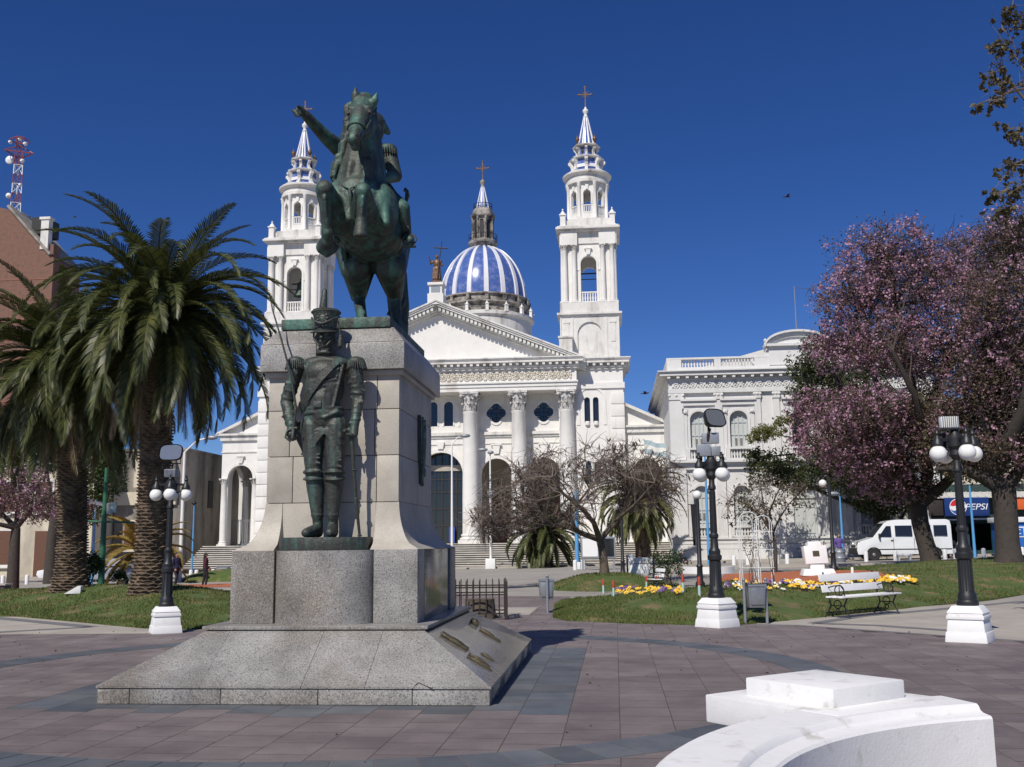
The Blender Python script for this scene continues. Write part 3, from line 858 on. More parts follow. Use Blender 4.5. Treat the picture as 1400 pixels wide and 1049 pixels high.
hand(m, wr2+Vector((0, -.01, -.01)), (.1, -.5, -.8), (.7, -.5, .2), (.6, .4, -.4), 1.25, 1)
# head and face
hc = S(445, 460, -.02)
m.ball(hc, (.112, .135, .165), 20, 16); m.cap(hc+Vector((0, -.055, -.09)), .07, hc+Vector((0, -.07, -.125)), .05)
m.cap(hc+Vector((-.005, -.128, .01)), .014, hc+Vector((-.005, -.162, -.045)), .024)
m.cap(hc+Vector((-.055, -.115, .018)), .022, hc+Vector((.05, -.115, .018)), .022)
m.cap(hc+Vector((-.035, -.122, -.082)), .014, hc+Vector((.03, -.122, -.082)), .014); m.cap(hc+Vector((-.03, -.118, -.1)), .013, hc+Vector((.025, -.118, -.1)), .013)
for sg in (-1, 1):
    m.ball(hc+Vector((sg*.06, -.085, -.035)), (.04, .04, .035), 10, 8); m.ball(hc+Vector((sg*.115, 0, -.02)), (.018, .035, .05), 10, 8)
# cloth folds at crotch, knees and elbows, collar and jacket hem
rs = random.Random(5)
for (cx, cy, sg) in ((429, 592, -1), (457, 592, 1)):
    for k in range(5): a = S(443+sg*2, 586+k*2, -.14); b = S(cx+sg*10, 592+k*8+rs.uniform(-3, 3), -.12); m.cap(a, .012, b, .008, 8)
for kx in (428.5, 458):
    for k in range(5): yy = 624+k*4; m.cap(S(kx-9, yy+rs.uniform(-3, 3), -.115), .013, S(kx+9, yy+rs.uniform(-4, 4), -.115), .011, 8)
for (a, b, ra) in ((sh, el, .085), (el, wr, .07), (sh2, el2, .088), (el2, wr2, .074)):
    for k in range(7):
        t = rs.random(); p = a.lerp(b, t); an_ = rs.uniform(-2.6, -.5); d_ = Vector((math.cos(an_), math.sin(an_), 0)); q_ = p+d_*ra*.9
        m.cap(q_, .02, q_+Vector((rs.uniform(-.06, .06), 0, rs.uniform(-.06, .02))), .012, 8)
m.torus((0, 0, 0), .1, .022, 20, 8, M=Matrix.Translation(S(445, 484, .0))); m.torus((0, 0, 0), .094, .02, 20, 8, M=Matrix.Translation(S(445, 480, .0)))
for k in range(5): m.ball(S(443, 505+k*11, -.195+.006*k), .014, 8, 6)
for sg in (-1, 1):
    for k in range(5): m.ball(S(443+sg*(20-k*2.2), 503.5+k*11, -.14+.006*k), .013, 8, 6)
    m.cap(S(443+sg*26, 500, -.09), .02, S(443+sg*13, 556, -.13), .014)
m.cap(S(425, 563, -.12), .03, S(443, 571, -.17), .02); m.cap(S(461, 563, -.12), .03, S(443, 571, -.17), .02)
body = blob('body', m, M['bronze2'], sol, .0115, 1)
# shako
kb = hc+Vector((0, .01, .075))
m = MB(); m.lathe([(.128, -.03), (.132, .05), (.142, .13), (.165, .21), (.172, .235), (.16, .25), (1e-4, .262)], 30, kb, sy=1.08)
m.torus((kb.x, kb.y, kb.z+.02), .138, .012, 30, 8); m.torus((kb.x, kb.y, kb.z+.222), .172, .012, 30, 8)
shako = m.build('shako', M['bronze2'], sol, smooth=45)
m = MB(); V = []; n = 16
for r_, dz in ((.13, .0), (.20, -.035)):
    for i in range(n+1):
        a = PI + PI*i/n; V.append((kb.x+r_*.95*math.cos(a), kb.y+.01+r_*1.15*math.sin(a), kb.z-.015+dz*abs(math.sin(a))))
V += [(x, y, z-.014) for x, y, z in V]; q = n+1
fs = [(i, i+1, q+i+1, q+i) for i in range(n)] + [(2*q+i, 3*q+i, 3*q+i+1, 2*q+i+1) for i in range(n)] + [(q+i, q+i+1, 3*q+i+1, 3*q+i) for i in range(n)] + [(0, q, 3*q, 2*q), (n, 2*q+n, 3*q+n, q+n)]
m.add(V, fs).build('visor', M['bronze2'], shako, smooth=40)
m = MB(); f = kb+Vector((0, -.15, .12)); m.ball(f, (.055, .02, .06), 12, 8)
for i in range(9): a = 2*PI*i/9; m.ball(f+Vector((.06*math.cos(a), -.004, .06*math.sin(a))), (.02, .014, .02), 8, 6)
m.build('badge', M['bronze2'], shako, smooth=50)
m = MB(); p0 = kb+Vector((-.0, -.13, .20)); m.cap(p0, .035, p0+Vector((0, .0, .06)), .05); m.cap(p0+Vector((0, 0, .06)), .05, p0+Vector((.01, .02, .27)), .03)
m.build('plume', M['bronze2'], shako, smooth=60)
m = MB(); cordl = [kb+Vector((.172*math.cos(a), -.185*math.sin(a), .05+.11*abs(math.cos(a))**1.6)) for a in [PI*i/16 for i in range(17)]]
m.tube(cordl, .012, 8)
c1 = kb+Vector((.165, -.04, .1)); m.tube([c1, c1+Vector((.02, -.01, -.1)), c1+Vector((.03, 0, -.2))], .009, 8)
m.ball(c1+Vector((.03, 0, -.2)), (.028, .028, .04), 10, 8); m.cap(c1+Vector((.03, 0, -.22)), .03, c1+Vector((.03, 0, -.30)), .036)
for sg in (-1, 1): m.tube([kb+Vector((sg*.135, -.05, -.01)), kb+Vector((sg*.12, -.1, -.12)), kb+Vector((sg*.045, -.135, -.215))], .012, 8)
m.build('cord_and_tassel', M['bronze2'], shako, smooth=50)
# epaulettes, cross belt, belt buckle
for (px, sg) in ((405, -1), (487, 1)):
    m = MB(); c = S(px, 494, -.01)
    m.ball(c+Vector((0, 0, -.005)), (.108, .1, .065), 18, 10)
    for i in range(26):
        a = 2*PI*i/26; q = c+Vector((.098*math.cos(a), .09*math.sin(a), -.01)); m.cap(q, .014, q+Vector((.012*math.cos(a)+.02*(1 if px > 440 else -1)*max(0, math.cos(a)*(1 if px > 440 else -1)), .004*math.sin(a), -.075-.02*random.random())), .009, 6)
    m.build('epaulette', M['bronze2'], sol, smooth=60)
m = MB(); bp = [S(462, 493, -.1), S(452, 502, -.185), S(437, 518, -.205), S(424, 536, -.19), S(414, 553, -.13), S(408, 566, -.05)]
for k in range(len(bp)-1):
    a, b = bp[k], bp[k+1]; d = (b-a).normalized(); w = d.cross(Vector((0, -1, 0))).normalized()*.042; t = Vector((0, -.012, 0))
    m.add([a-w, a+w, b+w, b-w, a-w+t, a+w+t, b+w+t, b-w+t], [(0, 1, 2, 3), (7, 6, 5, 4), (0, 4, 5, 1), (1, 5, 6, 2), (2, 6, 7, 3), (3, 7, 4, 0)])
m.build('cross_belt', M['bronze2'], sol, smooth=0)
c = S(434, 553, -.185); MB().box(c.x-.05, c.x+.05, c.y-.025, c.y+.01, c.z-.04, c.z+.04).build('buckle', M['bronze2'], sol, bevel=.008)
# sabre on the shoulder
m = MB(); h0 = S(401, 588, -.22)
pts = [h0, S(405, 558, -.24), S(397, 510, -.22), S(384, 462, -.14), S(373, 425, -.05), S(368, 404, 0)]
m.tube(pts, [.016, .016, .015, .013, .010, .003], 6)
m.build('sabre_blade', M['bronze2'], sol, smooth=40)
m = MB(); m.cap(h0, .024, h0+Vector((.0, -.02, -.1)), .022); gd = [h0+Vector((0, -.0, .02)), h0+Vector((-.07, -.02, -.01)), h0+Vector((-.085, -.03, -.09)), h0+Vector((-.02, -.02, -.14))]
m.tube(gd, .014, 8); m.tube([h0+Vector((-.04, 0, .025)), h0+Vector((.05, 0, .02))], .018, 8); m.build('sabre_hilt', M['bronze2'], sol, smooth=50)
# scabbard
hb = S(481, 598, -.09); tip = Vector((S(489, 735, -.02).x, -.02, .155))
m = MB(); m.tube([hb, hb.lerp(tip, .3)+Vector((-.012, 0, 0)), hb.lerp(tip, .65)+Vector((-.008, -.01, 0)), tip], [.027, .025, .023, .016], 8)
for t in (.02, .33, .62): m.torus((0, 0, 0), .028, .008, 12, 6, M=Matrix.Translation(hb.lerp(tip, t)))
m.ball(tip+Vector((0, 0, .01)), (.03, .03, .012), 10, 6)
m.build('scabbard', M['bronze2'], sol, smooth=50)
# cartridge pouch behind the right thigh
m = MB(); c = S(409, 592, .1); m.prism([(c.x-.07, c.z+.12), (c.x+.08, c.z+.14), (c.x+.11, c.z-.16), (c.x+.06, c.z-.25), (c.x-.02, c.z-.1)], 'y', c.y-.04, c.y+.05); m.build('coat_tail', M['bronze2'], sol, bevel=.015)

# ================================================================ equestrian statue
HO = Vector((MX, MY, 4.47))
hor = thing('equestrian_statue', 'green bronze rearing horse with a rider pointing, on top of the pedestal', 'statue', HO)
def Hh(px, py, Y): return rel(px, py, Y, HO)
m = MB()
ch = Hh(493, 283, 12.75); ba = Hh(505, 306, 13.35); hp = Hh(512, 326, 14.0)
m.cap(ch, .48, ba, .53); m.cap(ba, .53, hp, .49); m.ball(Hh(512, 322, 13.15), (.42, .6, .34), 18, 12)
m.ball(Hh(467, 283, 12.6), (.25, .3, .36), 16, 12); m.ball(Hh(518, 287, 12.62), (.26, .3, .36), 16, 12); m.ball(Hh(492, 272, 12.5), (.27, .2, .3), 16, 12)
# neck, head
n0, n1, n2 = Hh(492, 258, 12.75), Hh(493, 212, 12.72), Hh(497, 158, 12.66)
m.cap(n0, .37, n1, .275); m.cap(n1, .275, n2, .19); m.cap(Hh(502, 235, 12.9), .26, Hh(502, 180, 12.88), .18)
po = Hh(497, 146, 12.52); mz = Hh(484, 190, 11.98)
m.cap(po, .165, po.lerp(mz, .45), .135); m.cap(po.lerp(mz, .4), .13, mz, .088); m.cap(po+Vector((.03, .1, -.18)), .15, po.lerp(mz, .6)+Vector((.01, .06, -.06)), .085)
m.ball(mz+Vector((0, -.01, -.005)), (.093, .085, .085), 14, 10); m.ball(mz+Vector((.01, .03, -.1)), (.062, .06, .05), 12, 8)
m.ball(Hh(499, 136, 12.55), (.13, .12, .09), 14, 10)
for sg in (-1, 1):
    m.ball(po.lerp(mz, .3)+Vector((sg*.125, -.05, .02)), (.045, .05, .045), 12, 8)
    m.ball(po.lerp(mz, .27)+Vector((sg*.115, -.07, .065)), (.05, .05, .025), 12, 8)
    m.torus((0, 0, 0), .022, .012, 10, 6, M=Matrix.Translation(mz+Vector((sg*.055, -.065, .01))) @ Matrix.Rotation(1.2, 4, 'X'))
for (ex, ey, tx, ty) in ((486, 138, 486, 122), (509, 144, 515.5, 130)):
    a, b = Hh(ex, ey, 12.45), Hh(tx, ty, 12.4); m.cap(a, .06, a.lerp(b, .5), .055); m.cap(a.lerp(b, .5), .052, b+Vector((0, 0, .03)), .014)
# fore legs
e1 = Hh(462, 302, 12.55); k1 = Hh(444, 259, 12.05); f1 = Hh(448, 318, 12.2); 
m.cap(Hh(467, 290, 12.65), .25, e1, .2); m.cap(e1, .2, k1, .12); m.ball(k1, (.105, .11, .125), 14, 10)
m.cap(k1+Vector((0, .0, -.04)), .088, f1, .068); m.ball(f1, (.085, .085, .085), 12, 8); m.cap(f1, .07, Hh(447, 332, 12.3), .085); m.cap(Hh(447, 332, 12.3), .095, Hh(443, 338, 12.38), .105)
e2 = Hh(498, 292, 12.35); k2 = Hh(496, 262, 11.95); f2 = Hh(494, 303, 11.98)
m.cap(Hh(508, 285, 12.55), .24, e2, .18); m.cap(e2, .18, k2, .11); m.ball(k2, (.098, .1, .12), 14, 10)
m.cap(k2, .08, f2, .058); m.ball(f2, (.075, .08, .075), 12, 8); m.cap(f2, .06, Hh(493.5, 310, 11.97), .075)
m.lathe([(.07, .0), (.078, .02), (.1, -.14), (.09, -.15), (1e-4, -.15)], 14, M=Matrix.Translation(Hh(493.5, 309, 11.97)))
m.lathe([(.085, .0), (.09, .02), (.12, -.14), (.11, -.15), (1e-4, -.15)], 14, M=Matrix.Translation(Hh(445, 333, 12.34)) @ Matrix.Rotation(-.6, 4, 'Y') @ Matrix.Rotation(.6, 4, 'X'))
# hind legs
def foot(x, y): return Vector((x, y, .06))
lf = foot(Hh(494, 430, 13.45).x, 13.45-HO.y); rf = foot(Hh(541, 440, 13.75).x, 13.75-HO.y)
for (hpx, spx, kpx, ft) in ((490, 487, 490, lf), (528, 534, 540, rf)):
    hh, st, hk = Hh(hpx, 335, 13.95), Hh(spx, 366, 13.45), Hh(kpx, 404, 13.95)
    m.cap(hh, .36, st, .23); m.cap(hh+Vector((0, .1, -.1)), .3, hk, .12); m.cap(st, .22, hk, .115); m.ball(hk, (.1, .13, .12), 12, 8)
    fe = ft+Vector((0, .05, .18)); m.cap(hk, .09, fe, .072); m.cap(fe, .08, ft+Vector((0, -.02, .03)), .1)
    m.lathe([(.125, -.06), (.13, -.04), (.1, .1), (1e-4, .12)], 14, ft+Vector((0, -.05, 0)))
# tail
m.cap(Hh(524, 338, 14.45), .14, Hh(541, 375, 14.6), .17); m.cap(Hh(541, 375, 14.6), .17, Hh(545, 420, 14.5), .16); m.cap(Hh(545, 420, 14.5), .16, Vector((Hh(547, 440, 14.35).x, 14.35-HO.y, .02)), .11)
for i in range(12):
    t = random.random(); q = Hh(541, 372, 14.5).lerp(Hh(546, 432, 14.4), t); m.cap(q+Vector((random.uniform(-.15, .15), -.12, .08)), .04, q+Vector((random.uniform(-.16, .16), -.14, -.16)), .02)
# muscle and tendon relief
for (a, b, r) in ((Hh(470, 262, 12.36), Hh(476, 300, 12.32), .06), (Hh(508, 264, 12.36), Hh(503, 300, 12.32), .06), (Hh(452, 268, 12.35), Hh(462, 300, 12.32), .07), (Hh(524, 268, 12.45), Hh(528, 305, 12.4), .08),
                  (Hh(480, 225, 12.45), Hh(474, 255, 12.4), .06), (Hh(503, 222, 12.48), Hh(506, 252, 12.45), .06), (Hh(444, 270, 11.98), Hh(447, 310, 12.12), .03), (Hh(496, 270, 11.88), Hh(494, 298, 11.92), .025)):
    m.cap(a, r, b, r*.7)
for k in range(7): a = Hh(474+k*7, 330+abs(k-3)*-2.5, 12.8); m.cap(a, .03, a+Vector((.02*(k-3), .1, -.12)), .02, 8)
horse = blob('horse', m, M['bronze'], hor, .0175, 2)
for sg in (-1, 1):
    MB().ball(po.lerp(mz, .32)+Vector((sg*.142, -.075, .015)), (.028, .034, .026), 12, 8).build('eye', M['bronze2'], horse, smooth=60)
    MB().ball(mz+Vector((sg*.05, -.078, .02)), (.017, .016, .026), 10, 8).build('nostril', M['dark'], horse, smooth=60)  # dark ball paints in the shade of the nostril pit
# mane
m = MB()
for i in range(44):
    t = i/43; a = Hh(492, 140, 12.62).lerp(Hh(478, 222, 12.6), t) + Vector((random.uniform(-.04, .05), random.uniform(-.06, .1), 0))
    b = a + Vector((-.10-.10*t+random.uniform(-.05, .03), -.03+random.uniform(-.08, .06), -.22-random.uniform(0, .16))); mid = a.lerp(b, .5)+Vector((-.06, -.02, .05))
    m.cap(a, .045, mid, .042, 8); m.cap(mid, .042, b, .012, 8)
for i in range(10):
    a = Hh(497, 134, 12.47)+Vector((random.uniform(-.08, .08), 0, 0)); b = a+Vector((random.uniform(-.02, .1), -.13, -.16-random.uniform(0, .12))); m.cap(a, .04, b, .014, 8)
blob('mane', m, M['bronze'], horse, .018, 1)
# tack: bridle, breast strap, girth, reins
m = MB()
def band(pts, r=.014): m.tube(pts, r, 8)
band([po.lerp(mz, .72)+Vector((.118*math.cos(a), -.115*math.sin(a)+.01, .05*math.sin(a))) for a in [PI*i/12 for i in range(13)]])
band([Hh(457, 246, 12.5), Hh(468, 254, 12.32), Hh(478, 258, 12.25), Hh(488, 254, 12.3), Hh(497, 244, 12.42)], .012)
band([Hh(478, 258, 12.24), Hh(480, 280, 12.22), Hh(482, 310, 12.4)], .022)
for sg in (-1, 1): band([po.lerp(mz, .72)+Vector((sg*.118, .01, 0)), po+Vector((sg*.165, .03, -.02)), po+Vector((sg*.1, .05, .13))], .013)
band([mz+Vector((.09, .03, -.02)), Hh(500, 215, 12.4), Hh(516, 225, 12.9), Hh(522, 232, 13.2)], .012)
m.build('bridle', M['bronze'], horse, smooth=50)
# saddle cloth hanging either side
for sg, P in ((-1, [(461, 270, 13.2), (465, 300, 13.15), (468, 358, 13.2), (474, 340, 13.35), (476, 280, 13.5)]), (1, [(531, 247, 13.35), (552, 276, 13.15), (555, 318, 13.15), (549, 348, 13.3), (535, 300, 13.75)])):
    m = MB(); a = [Hh(*p) for p in P]; b = [q-Vector((sg*.05, 0, 0)) for q in a]
    m.add(a+b, [(0, 1, 2, 3, 4), (9, 8, 7, 6, 5)] + [(i, (i+1) % 5, 5+(i+1) % 5, 5+i) for i in range(5)]); m.build('saddle_cloth', M['bronze'], horse, smooth=20)
# rider
m = MB()
pel = Hh(508, 262, 13.55); chs = Hh(503, 218, 13.45)
m.cap(pel, .24, Hh(506, 240, 13.5), .21); m.ball(chs, (.31, .21, .28), 18, 12); m.ball(Hh(502, 207, 13.45), (.34, .15, .13), 18, 12)
m.cap(Hh(503, 200, 13.45), .09, Hh(509, 189, 13.42), .085); hd = Hh(512, 181, 13.38); m.ball(hd, (.13, .15, .17), 16, 12)
m.cap(hd+Vector((0, -.15, 0)), .02, hd+Vector((0, -.17, -.06)), .026)
ls = Hh(532, 211, 13.45); le = Hh(541, 241, 13.4); lh = Hh(520, 246, 13.05)
m.cap(ls, .115, le, .092); m.cap(le, .09, lh, .065); hand(m, lh, (-1, -.3, -.1), (0, .3, 1), (-.3, .2, -1), 1.35, 1)
rs = Hh(466, 205, 13.4); re = Hh(445, 187, 13.1); rh = Hh(417, 157, 12.75)
m.cap(rs, .125, re, .098); m.cap(re, .096, rh, .066)
for t in (.15, .35, .55, .75): p = re.lerp(rh, t); m.torus((0, 0, 0), .075-.012*t, .014, 14, 6, M=Matrix.Translation(p) @ rot_to(rh-re).to_4x4())
d = (rh-re).normalized()
m.cap(rh, .055, rh+d*.1, .055)
tipf = Hh(405, 147.5, 12.66); k = rh+d*.13
m.cap(k, .026, k.lerp(tipf, .5), .022, 8); m.cap(k.lerp(tipf, .5), .021, tipf, .016, 8)
for i in range(3):
    q = rh+d*.13+Vector((.02*i, -.02, -.035*(i+1))); m.cap(q, .024, q+Vector((-.06, -.03, -.02)), .023, 8); m.cap(q+Vector((-.06, -.03, -.02)), .022, q+Vector((-.01, -.05, -.045)), .02, 8)
m.cap(rh+d*.05+Vector((.02, -.03, .02)), .025, rh+d*.14+Vector((.01, -.05, .0)), .02, 8)
# legs: his left (picture right), his right (picture left)
for (a, b, c, t) in (((524, 268, 13.5), (549, 285, 13.0), (556, 322, 13.15), (561, 328, 12.85)), ((492, 268, 13.5), (466, 282, 13.0), (463, 322, 13.2), (460, 328, 12.9))):
    A, B, C, D = Hh(*a), Hh(*b), Hh(*c), Hh(*t)
    m.cap(A, .17, B, .115); m.cap(B, .115, C, .07); m.cap(C, .068, D, .055)
rider = blob('rider', m, M['bronze'], hor, .016, 2)
m = MB(); Mh = Matrix.Translation(hd+Vector((0, 0, .1))) @ Matrix.Rotation(1.1, 4, 'Z'); m.ball((0, 0, .05), (.2, .13, .15), 16, 10, Mh)
for sg in (-1, 1): m.cap(Mh @ Vector((sg*.14, 0, .04)), .09, Mh @ Vector((sg*.3, 0, 0)), .04)
blob('bicorne_hat', m, M['bronze'], rider, .018, 2)
for c in (Hh(530, 204, 13.4), Hh(470, 200, 13.42)):
    m = MB(); m.ball(c, (.13, .115, .075), 16, 8)
    for i in range(22): a = 2*PI*i/22; q = c+Vector((.118*math.cos(a), .1*math.sin(a), -.01)); m.cap(q, .017, q+Vector((.014*math.cos(a), 0, -.07-.025*random.random())), .010, 6)
    m.build('epaulette', M['bronze'], rider, smooth=60)
m = MB(); m.tube([Hh(551, 300, 13.5), Hh(555, 275, 13.45), Hh(556, 262, 13.42)], .02, 8); m.tube([Hh(556, 275, 13.45), Hh(558.5, 268, 13.4), Hh(557, 261, 13.4), Hh(554, 258, 13.42), Hh(553, 262, 13.44)], .018, 8)
m.tube([Hh(551, 300, 13.5), Hh(549, 345, 14.2)], [.03, .022], 8); m.build('sword', M['bronze'], rider, smooth=50)
c = Hh(560, 328, 12.9); m = MB(); m.torus((0, 0, 0), .085, .014, 16, 8, M=Matrix.Translation(c) @ Matrix.Rotation(1.3, 4, 'X')); m.box(c.x-.08, c.x+.08, c.y-.04, c.y+.04, c.z-.1, c.z-.08); m.tube([c+Vector((0, 0, .08)), Hh(553, 290, 13.3)], .012, 6); m.build('stirrup', M['bronze'], rider, smooth=40)
# ================================================================ church
def arch_poly(cx, half, z0, ztop, n=12):
    """arched opening outline (x,z), counter-clockwise from lower left"""
    zc = ztop - half
    return [(cx-half, z0), (cx+half, z0)] + [(cx+half*math.cos(a), zc+half*math.sin(a)) for a in [PI*i/n for i in range(n+1)]]
def arch_band(mb, cx, half, ztop, w, y0, y1, z0=None, n=14):
    """raised archivolt (and jambs when z0 given)"""
    zc = ztop-half
    out = [(cx+(half+w)*math.cos(PI*i/n), zc+(half+w)*math.sin(PI*i/n)) for i in range(n+1)]
    inn = [(cx+half*math.cos(PI*i/n), zc+half*math.sin(PI*i/n)) for i in range(n, -1, -1)]
    if z0 is not None:
        out = [(cx+half+w, z0)] + out + [(cx-half-w, z0)]; inn = [(cx-half, z0)] + inn + [(cx+half, z0)]
    for k in range(len(out)-1):
        a, b = out[k], out[k+1]; c, d = inn[len(inn)-2-k], inn[len(inn)-1-k]
        mb.prism([a, b, c, d], 'y', y0, y1)
def rect(x0, x1, z0, z1): return [(x0, z0), (x1, z0), (x1, z1), (x0, z1)]
CH = thing('church', 'white twin-towered church with columned portico, pediment and blue ribbed dome', 'church', (-13.4, 77, 0))
Wt = M['white']
# ---- steps
NS = 11; rise = .15; run = .37
for i in range(NS):
    y = -5.55 + run*i
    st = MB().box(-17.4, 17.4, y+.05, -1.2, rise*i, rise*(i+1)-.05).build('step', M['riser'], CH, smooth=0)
    MB().box(-17.45, 17.45, y-.02, y+run+.1 if i < NS-1 else -1.2, rise*(i+1)-.05, rise*(i+1)).build('tread', M['step'], st, smooth=0)
PZ = rise*NS
MB().box(-17.4, 17.4, -1.2, 9, 0, PZ-.003).build('platform', M['step'], CH)
# ---- Corinthian column pieces
def capital_mesh(r, h, mat, n=8):
    m = MB(); m.lathe([(r*.95, 0), (r*1.08, .03*h), (r*.95, .06*h), (r*.98, .5*h), (r*1.25, .88*h)], 20)
    for row, (z0, z1, k) in enumerate(((.05*h, .42*h, 0), (.28*h, .68*h, .5))):
        for i in range(n):
            a = 2*PI*(i+k)/n; c, s_ = math.cos(a), math.sin(a)
            def P(rr, t, z): return (rr*c - t*s_, rr*s_ + t*c, z)
            w = r*.30
            vs = [P(r*1.0, -w, z0), P(r*1.0, w, z0), P(r*1.12, w*1.15, z1*.85), P(r*1.12, -w*1.15, z1*.85), P(r*1.42, w*.6, z1), P(r*1.42, -w*.6, z1), P(r*1.5, 0, z1-.1*h)]
            m.add(vs, [(0, 1, 2, 3), (3, 2, 4, 5), (5, 4, 6)])
    for i in range(4):
        a = PI/4+PI/2*i
        for t in (-.22, .22):
            c = (r*1.52*math.cos(a+t), r*1.52*math.sin(a+t), .80*h)
            m.torus(c, r*.17, r*.075, 10, 6, M=None)
        m.ball((r*1.6*math.cos(a), r*1.6*math.sin(a), .82*h), (r*.24, r*.24, .12*h), 10, 8)
    m.box(-r*1.4, r*1.4, -r*1.4, r*1.4, .89*h, h)
    for i in range(4): a = PI/2*i; m.ball((r*1.38*math.cos(a), r*1.38*math.sin(a), .92*h), (r*.2, r*.2, .09*h), 8, 6)
    return m.mesh('capital', mat, 40)
def shaft_mesh(r, h, mat, n=24, taper=.86):
    m = MB(); m.lathe([(r, 0), (r*1.0, h*.3), (r*(1+taper)/2*1.015, h*.66), (r*taper, h*.98), (r*taper*1.06, h*.985), (r*taper*1.06, h)], n)
    return m.mesh('column_shaft', mat, 50)
def base_mesh(r, h, mat):
    m = MB(); m.box(-r*1.38, r*1.38, -r*1.38, r*1.38, 0, h*.35)
    m.lathe([(r*1.32, h*.35), (r*1.38, h*.45), (r*1.32, h*.56), (r*1.12, h*.62), (r*1.1, h*.72), (r*1.2, h*.78), (r*1.2, h*.88), (r*1.05, h)], 24)
    return m.mesh('column_base', mat, 40)
capM = capital_mesh(.53, 1.5, mk('sooty_capital', (.62, .60, .57), .8, .15, 2., (.16, .16, .16), (.5, .66)))
shM = shaft_mesh(.60, 9.3, Wt); baM = base_mesh(.6, .72, M['white2'])
COLX = [-9.95, -6.25, -2.5, 2.5, 6.25, 9.95]
for x in COLX:
    link('column_base', baM, CH, (x, .7, PZ)); link('column_shaft', shM, CH, (x, .7, PZ+.72)); link('capital', capM, CH, (x, .7, 11.66))
# ---- portico wall with doors and windows
def quatrefoil(cx, cz, r, k=.62, n=9):
    P = []
    for q in range(4):
        a0 = PI/2*q; c = (cx+r*k*math.cos(a0), cz+r*k*math.sin(a0))
        P += [(c[0]+r*.62*math.cos(a0+t), c[1]+r*.62*math.sin(a0+t)) for t in [-1.75+3.5*i/(n-1) for i in range(n)]]
    return P
holes = [arch_poly(0, 1.75, PZ, 8.7)]
for s_ in (-1, 1):
    holes += [arch_poly(s_*4.38, 1.2, PZ, 8.15), arch_poly(s_*8.1, 1.2, PZ, 8.15)]
    holes += [quatrefoil(s_*4.38, 11.7, .62), quatrefoil(s_*8.1, 11.7, .62), arch_poly(s_*.62, .36, 10.75, 12.7)]
MB().panel(rect(-10.9, 10.9, PZ, 13.25), holes, 2.0, 2.45).build('portico_wall', Wt, CH, smooth=20)
for s_ in (-1, 1):
    for x in (4.38, 8.1):
        m = MB(); P = quatrefoil(s_*x, 11.7, .78); Q = quatrefoil(s_*x, 11.7, .63)
        n = len(P)
        for i in range(n):
            j = (i+1) % n; m.prism([P[i], P[j], Q[j], Q[i]], 'y', 1.93, 2.06)
        wn_ = m.build('window_surround', Wt, CH, smooth=20)
        MB().box(s_*x-1.1, s_*x+1.1, 2.2, 2.23, 10.6, 12.8).build('window_pane', M['glassd'], wn_)
        m = MB(); 
        for d in (-.35, 0, .35): m.box(s_*x+d-.02, s_*x+d+.02, 2.14, 2.18, 10.7, 12.7); m.box(s_*x-1, s_*x+1, 2.14, 2.18, 11.7+d-.02, 11.7+d+.02)
        m.build('window_bars', M['iron'], wn_)
        m = MB(); arch_band(m, s_*x, 1.2, 8.15, .3, 1.92, 2.05); m.prism([(s_*x-.2, 8.5), (s_*x+.2, 8.5), (s_*x+.3, 9.15), (s_*x-.3, 9.15)], 'y', 1.8, 2.05); m.box(s_*x-.42, s_*x+.42, 1.76, 2.05, 9.15, 9.25)
        m.build('arch_surround', Wt, CH, smooth=20)
m = MB(); arch_band(m, 0, 1.75, 8.7, .32, 1.92, 2.05); m.prism([(-.2, 8.95), (.2, 8.95), (.3, 9.5), (-.3, 9.5)], 'y', 1.8, 2.05); m.build('arch_surround', Wt, CH, smooth=20); m = MB(); arch_band(m, 0, 1.35, 13.05, .18, 1.94, 2.05, z0=10.7)
for s_ in (-1, 1): arch_band(m, s_*.62, .36, 12.7, .1, 1.95, 2.05, z0=10.75)
m.build('arch_surround', Wt, CH, smooth=20)
MB().box(-1.2, 1.2, 2.24, 2.27, 10.6, 12.9).build('window_pane', M['glassd'], CH)
for x0, x1 in [(-9.4, -6.8), (-5.7, -3.05), (-1.95, 1.95), (3.05, 5.7), (6.8, 9.4)]:
    MB().box(x0, x1, 1.78, 2.03, 9.98, 10.22).box(x0, x1, 1.9, 2.03, 9.8, 9.98).box(x0, x1, 1.94, 2.03, 9.28, 9.36).build('string_course', M['white2'], CH, smooth=0)
for x in (-9.95, -6.25, -2.5, 2.5, 6.25, 9.95):
    MB().box(x-.52, x+.52, 1.86, 2.03, PZ, 13.2).build('pilaster', Wt, CH, smooth=0)
# narthex
m = MB(); m.box(-10.6, 10.6, 6.3, 6.5, PZ, 13); m.box(-10.7, -10.5, 2.45, 6.3, PZ, 13); m.box(10.5, 10.7, 2.45, 6.3, PZ, 13); m.box(-10.6, 10.6, 2.45, 6.3, 9.2, 9.4)
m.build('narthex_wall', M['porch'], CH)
dr = MB().box(-1.75, 1.75, 3.0, 3.1, PZ, 8.8).build('entrance_screen', M['glassd'], CH)
m = MB()
for i in range(7): m.box(-1.75+i*.56, -1.67+i*.56, 2.92, 3.0, PZ, 8.7)
for z in (3.0, 4.3, 5.6, 6.6, 7.6): m.box(-1.75, 1.75, 2.93, 2.99, z, z+.08)
m.build('screen_bars', M['ironbrown'], dr, smooth=0)
MB().box(-1.75, 1.75, 2.86, 3.12, 7.3, 7.75).build('screen_lintel', M['porch'], dr)
for s_ in (-1, 1):
    for x in (4.38, 8.1):
        MB().box(s_*x-1.0, s_*x+1.0, 6.2, 6.3, PZ, 5.6).build('inner_door', M['brownwood'], CH)
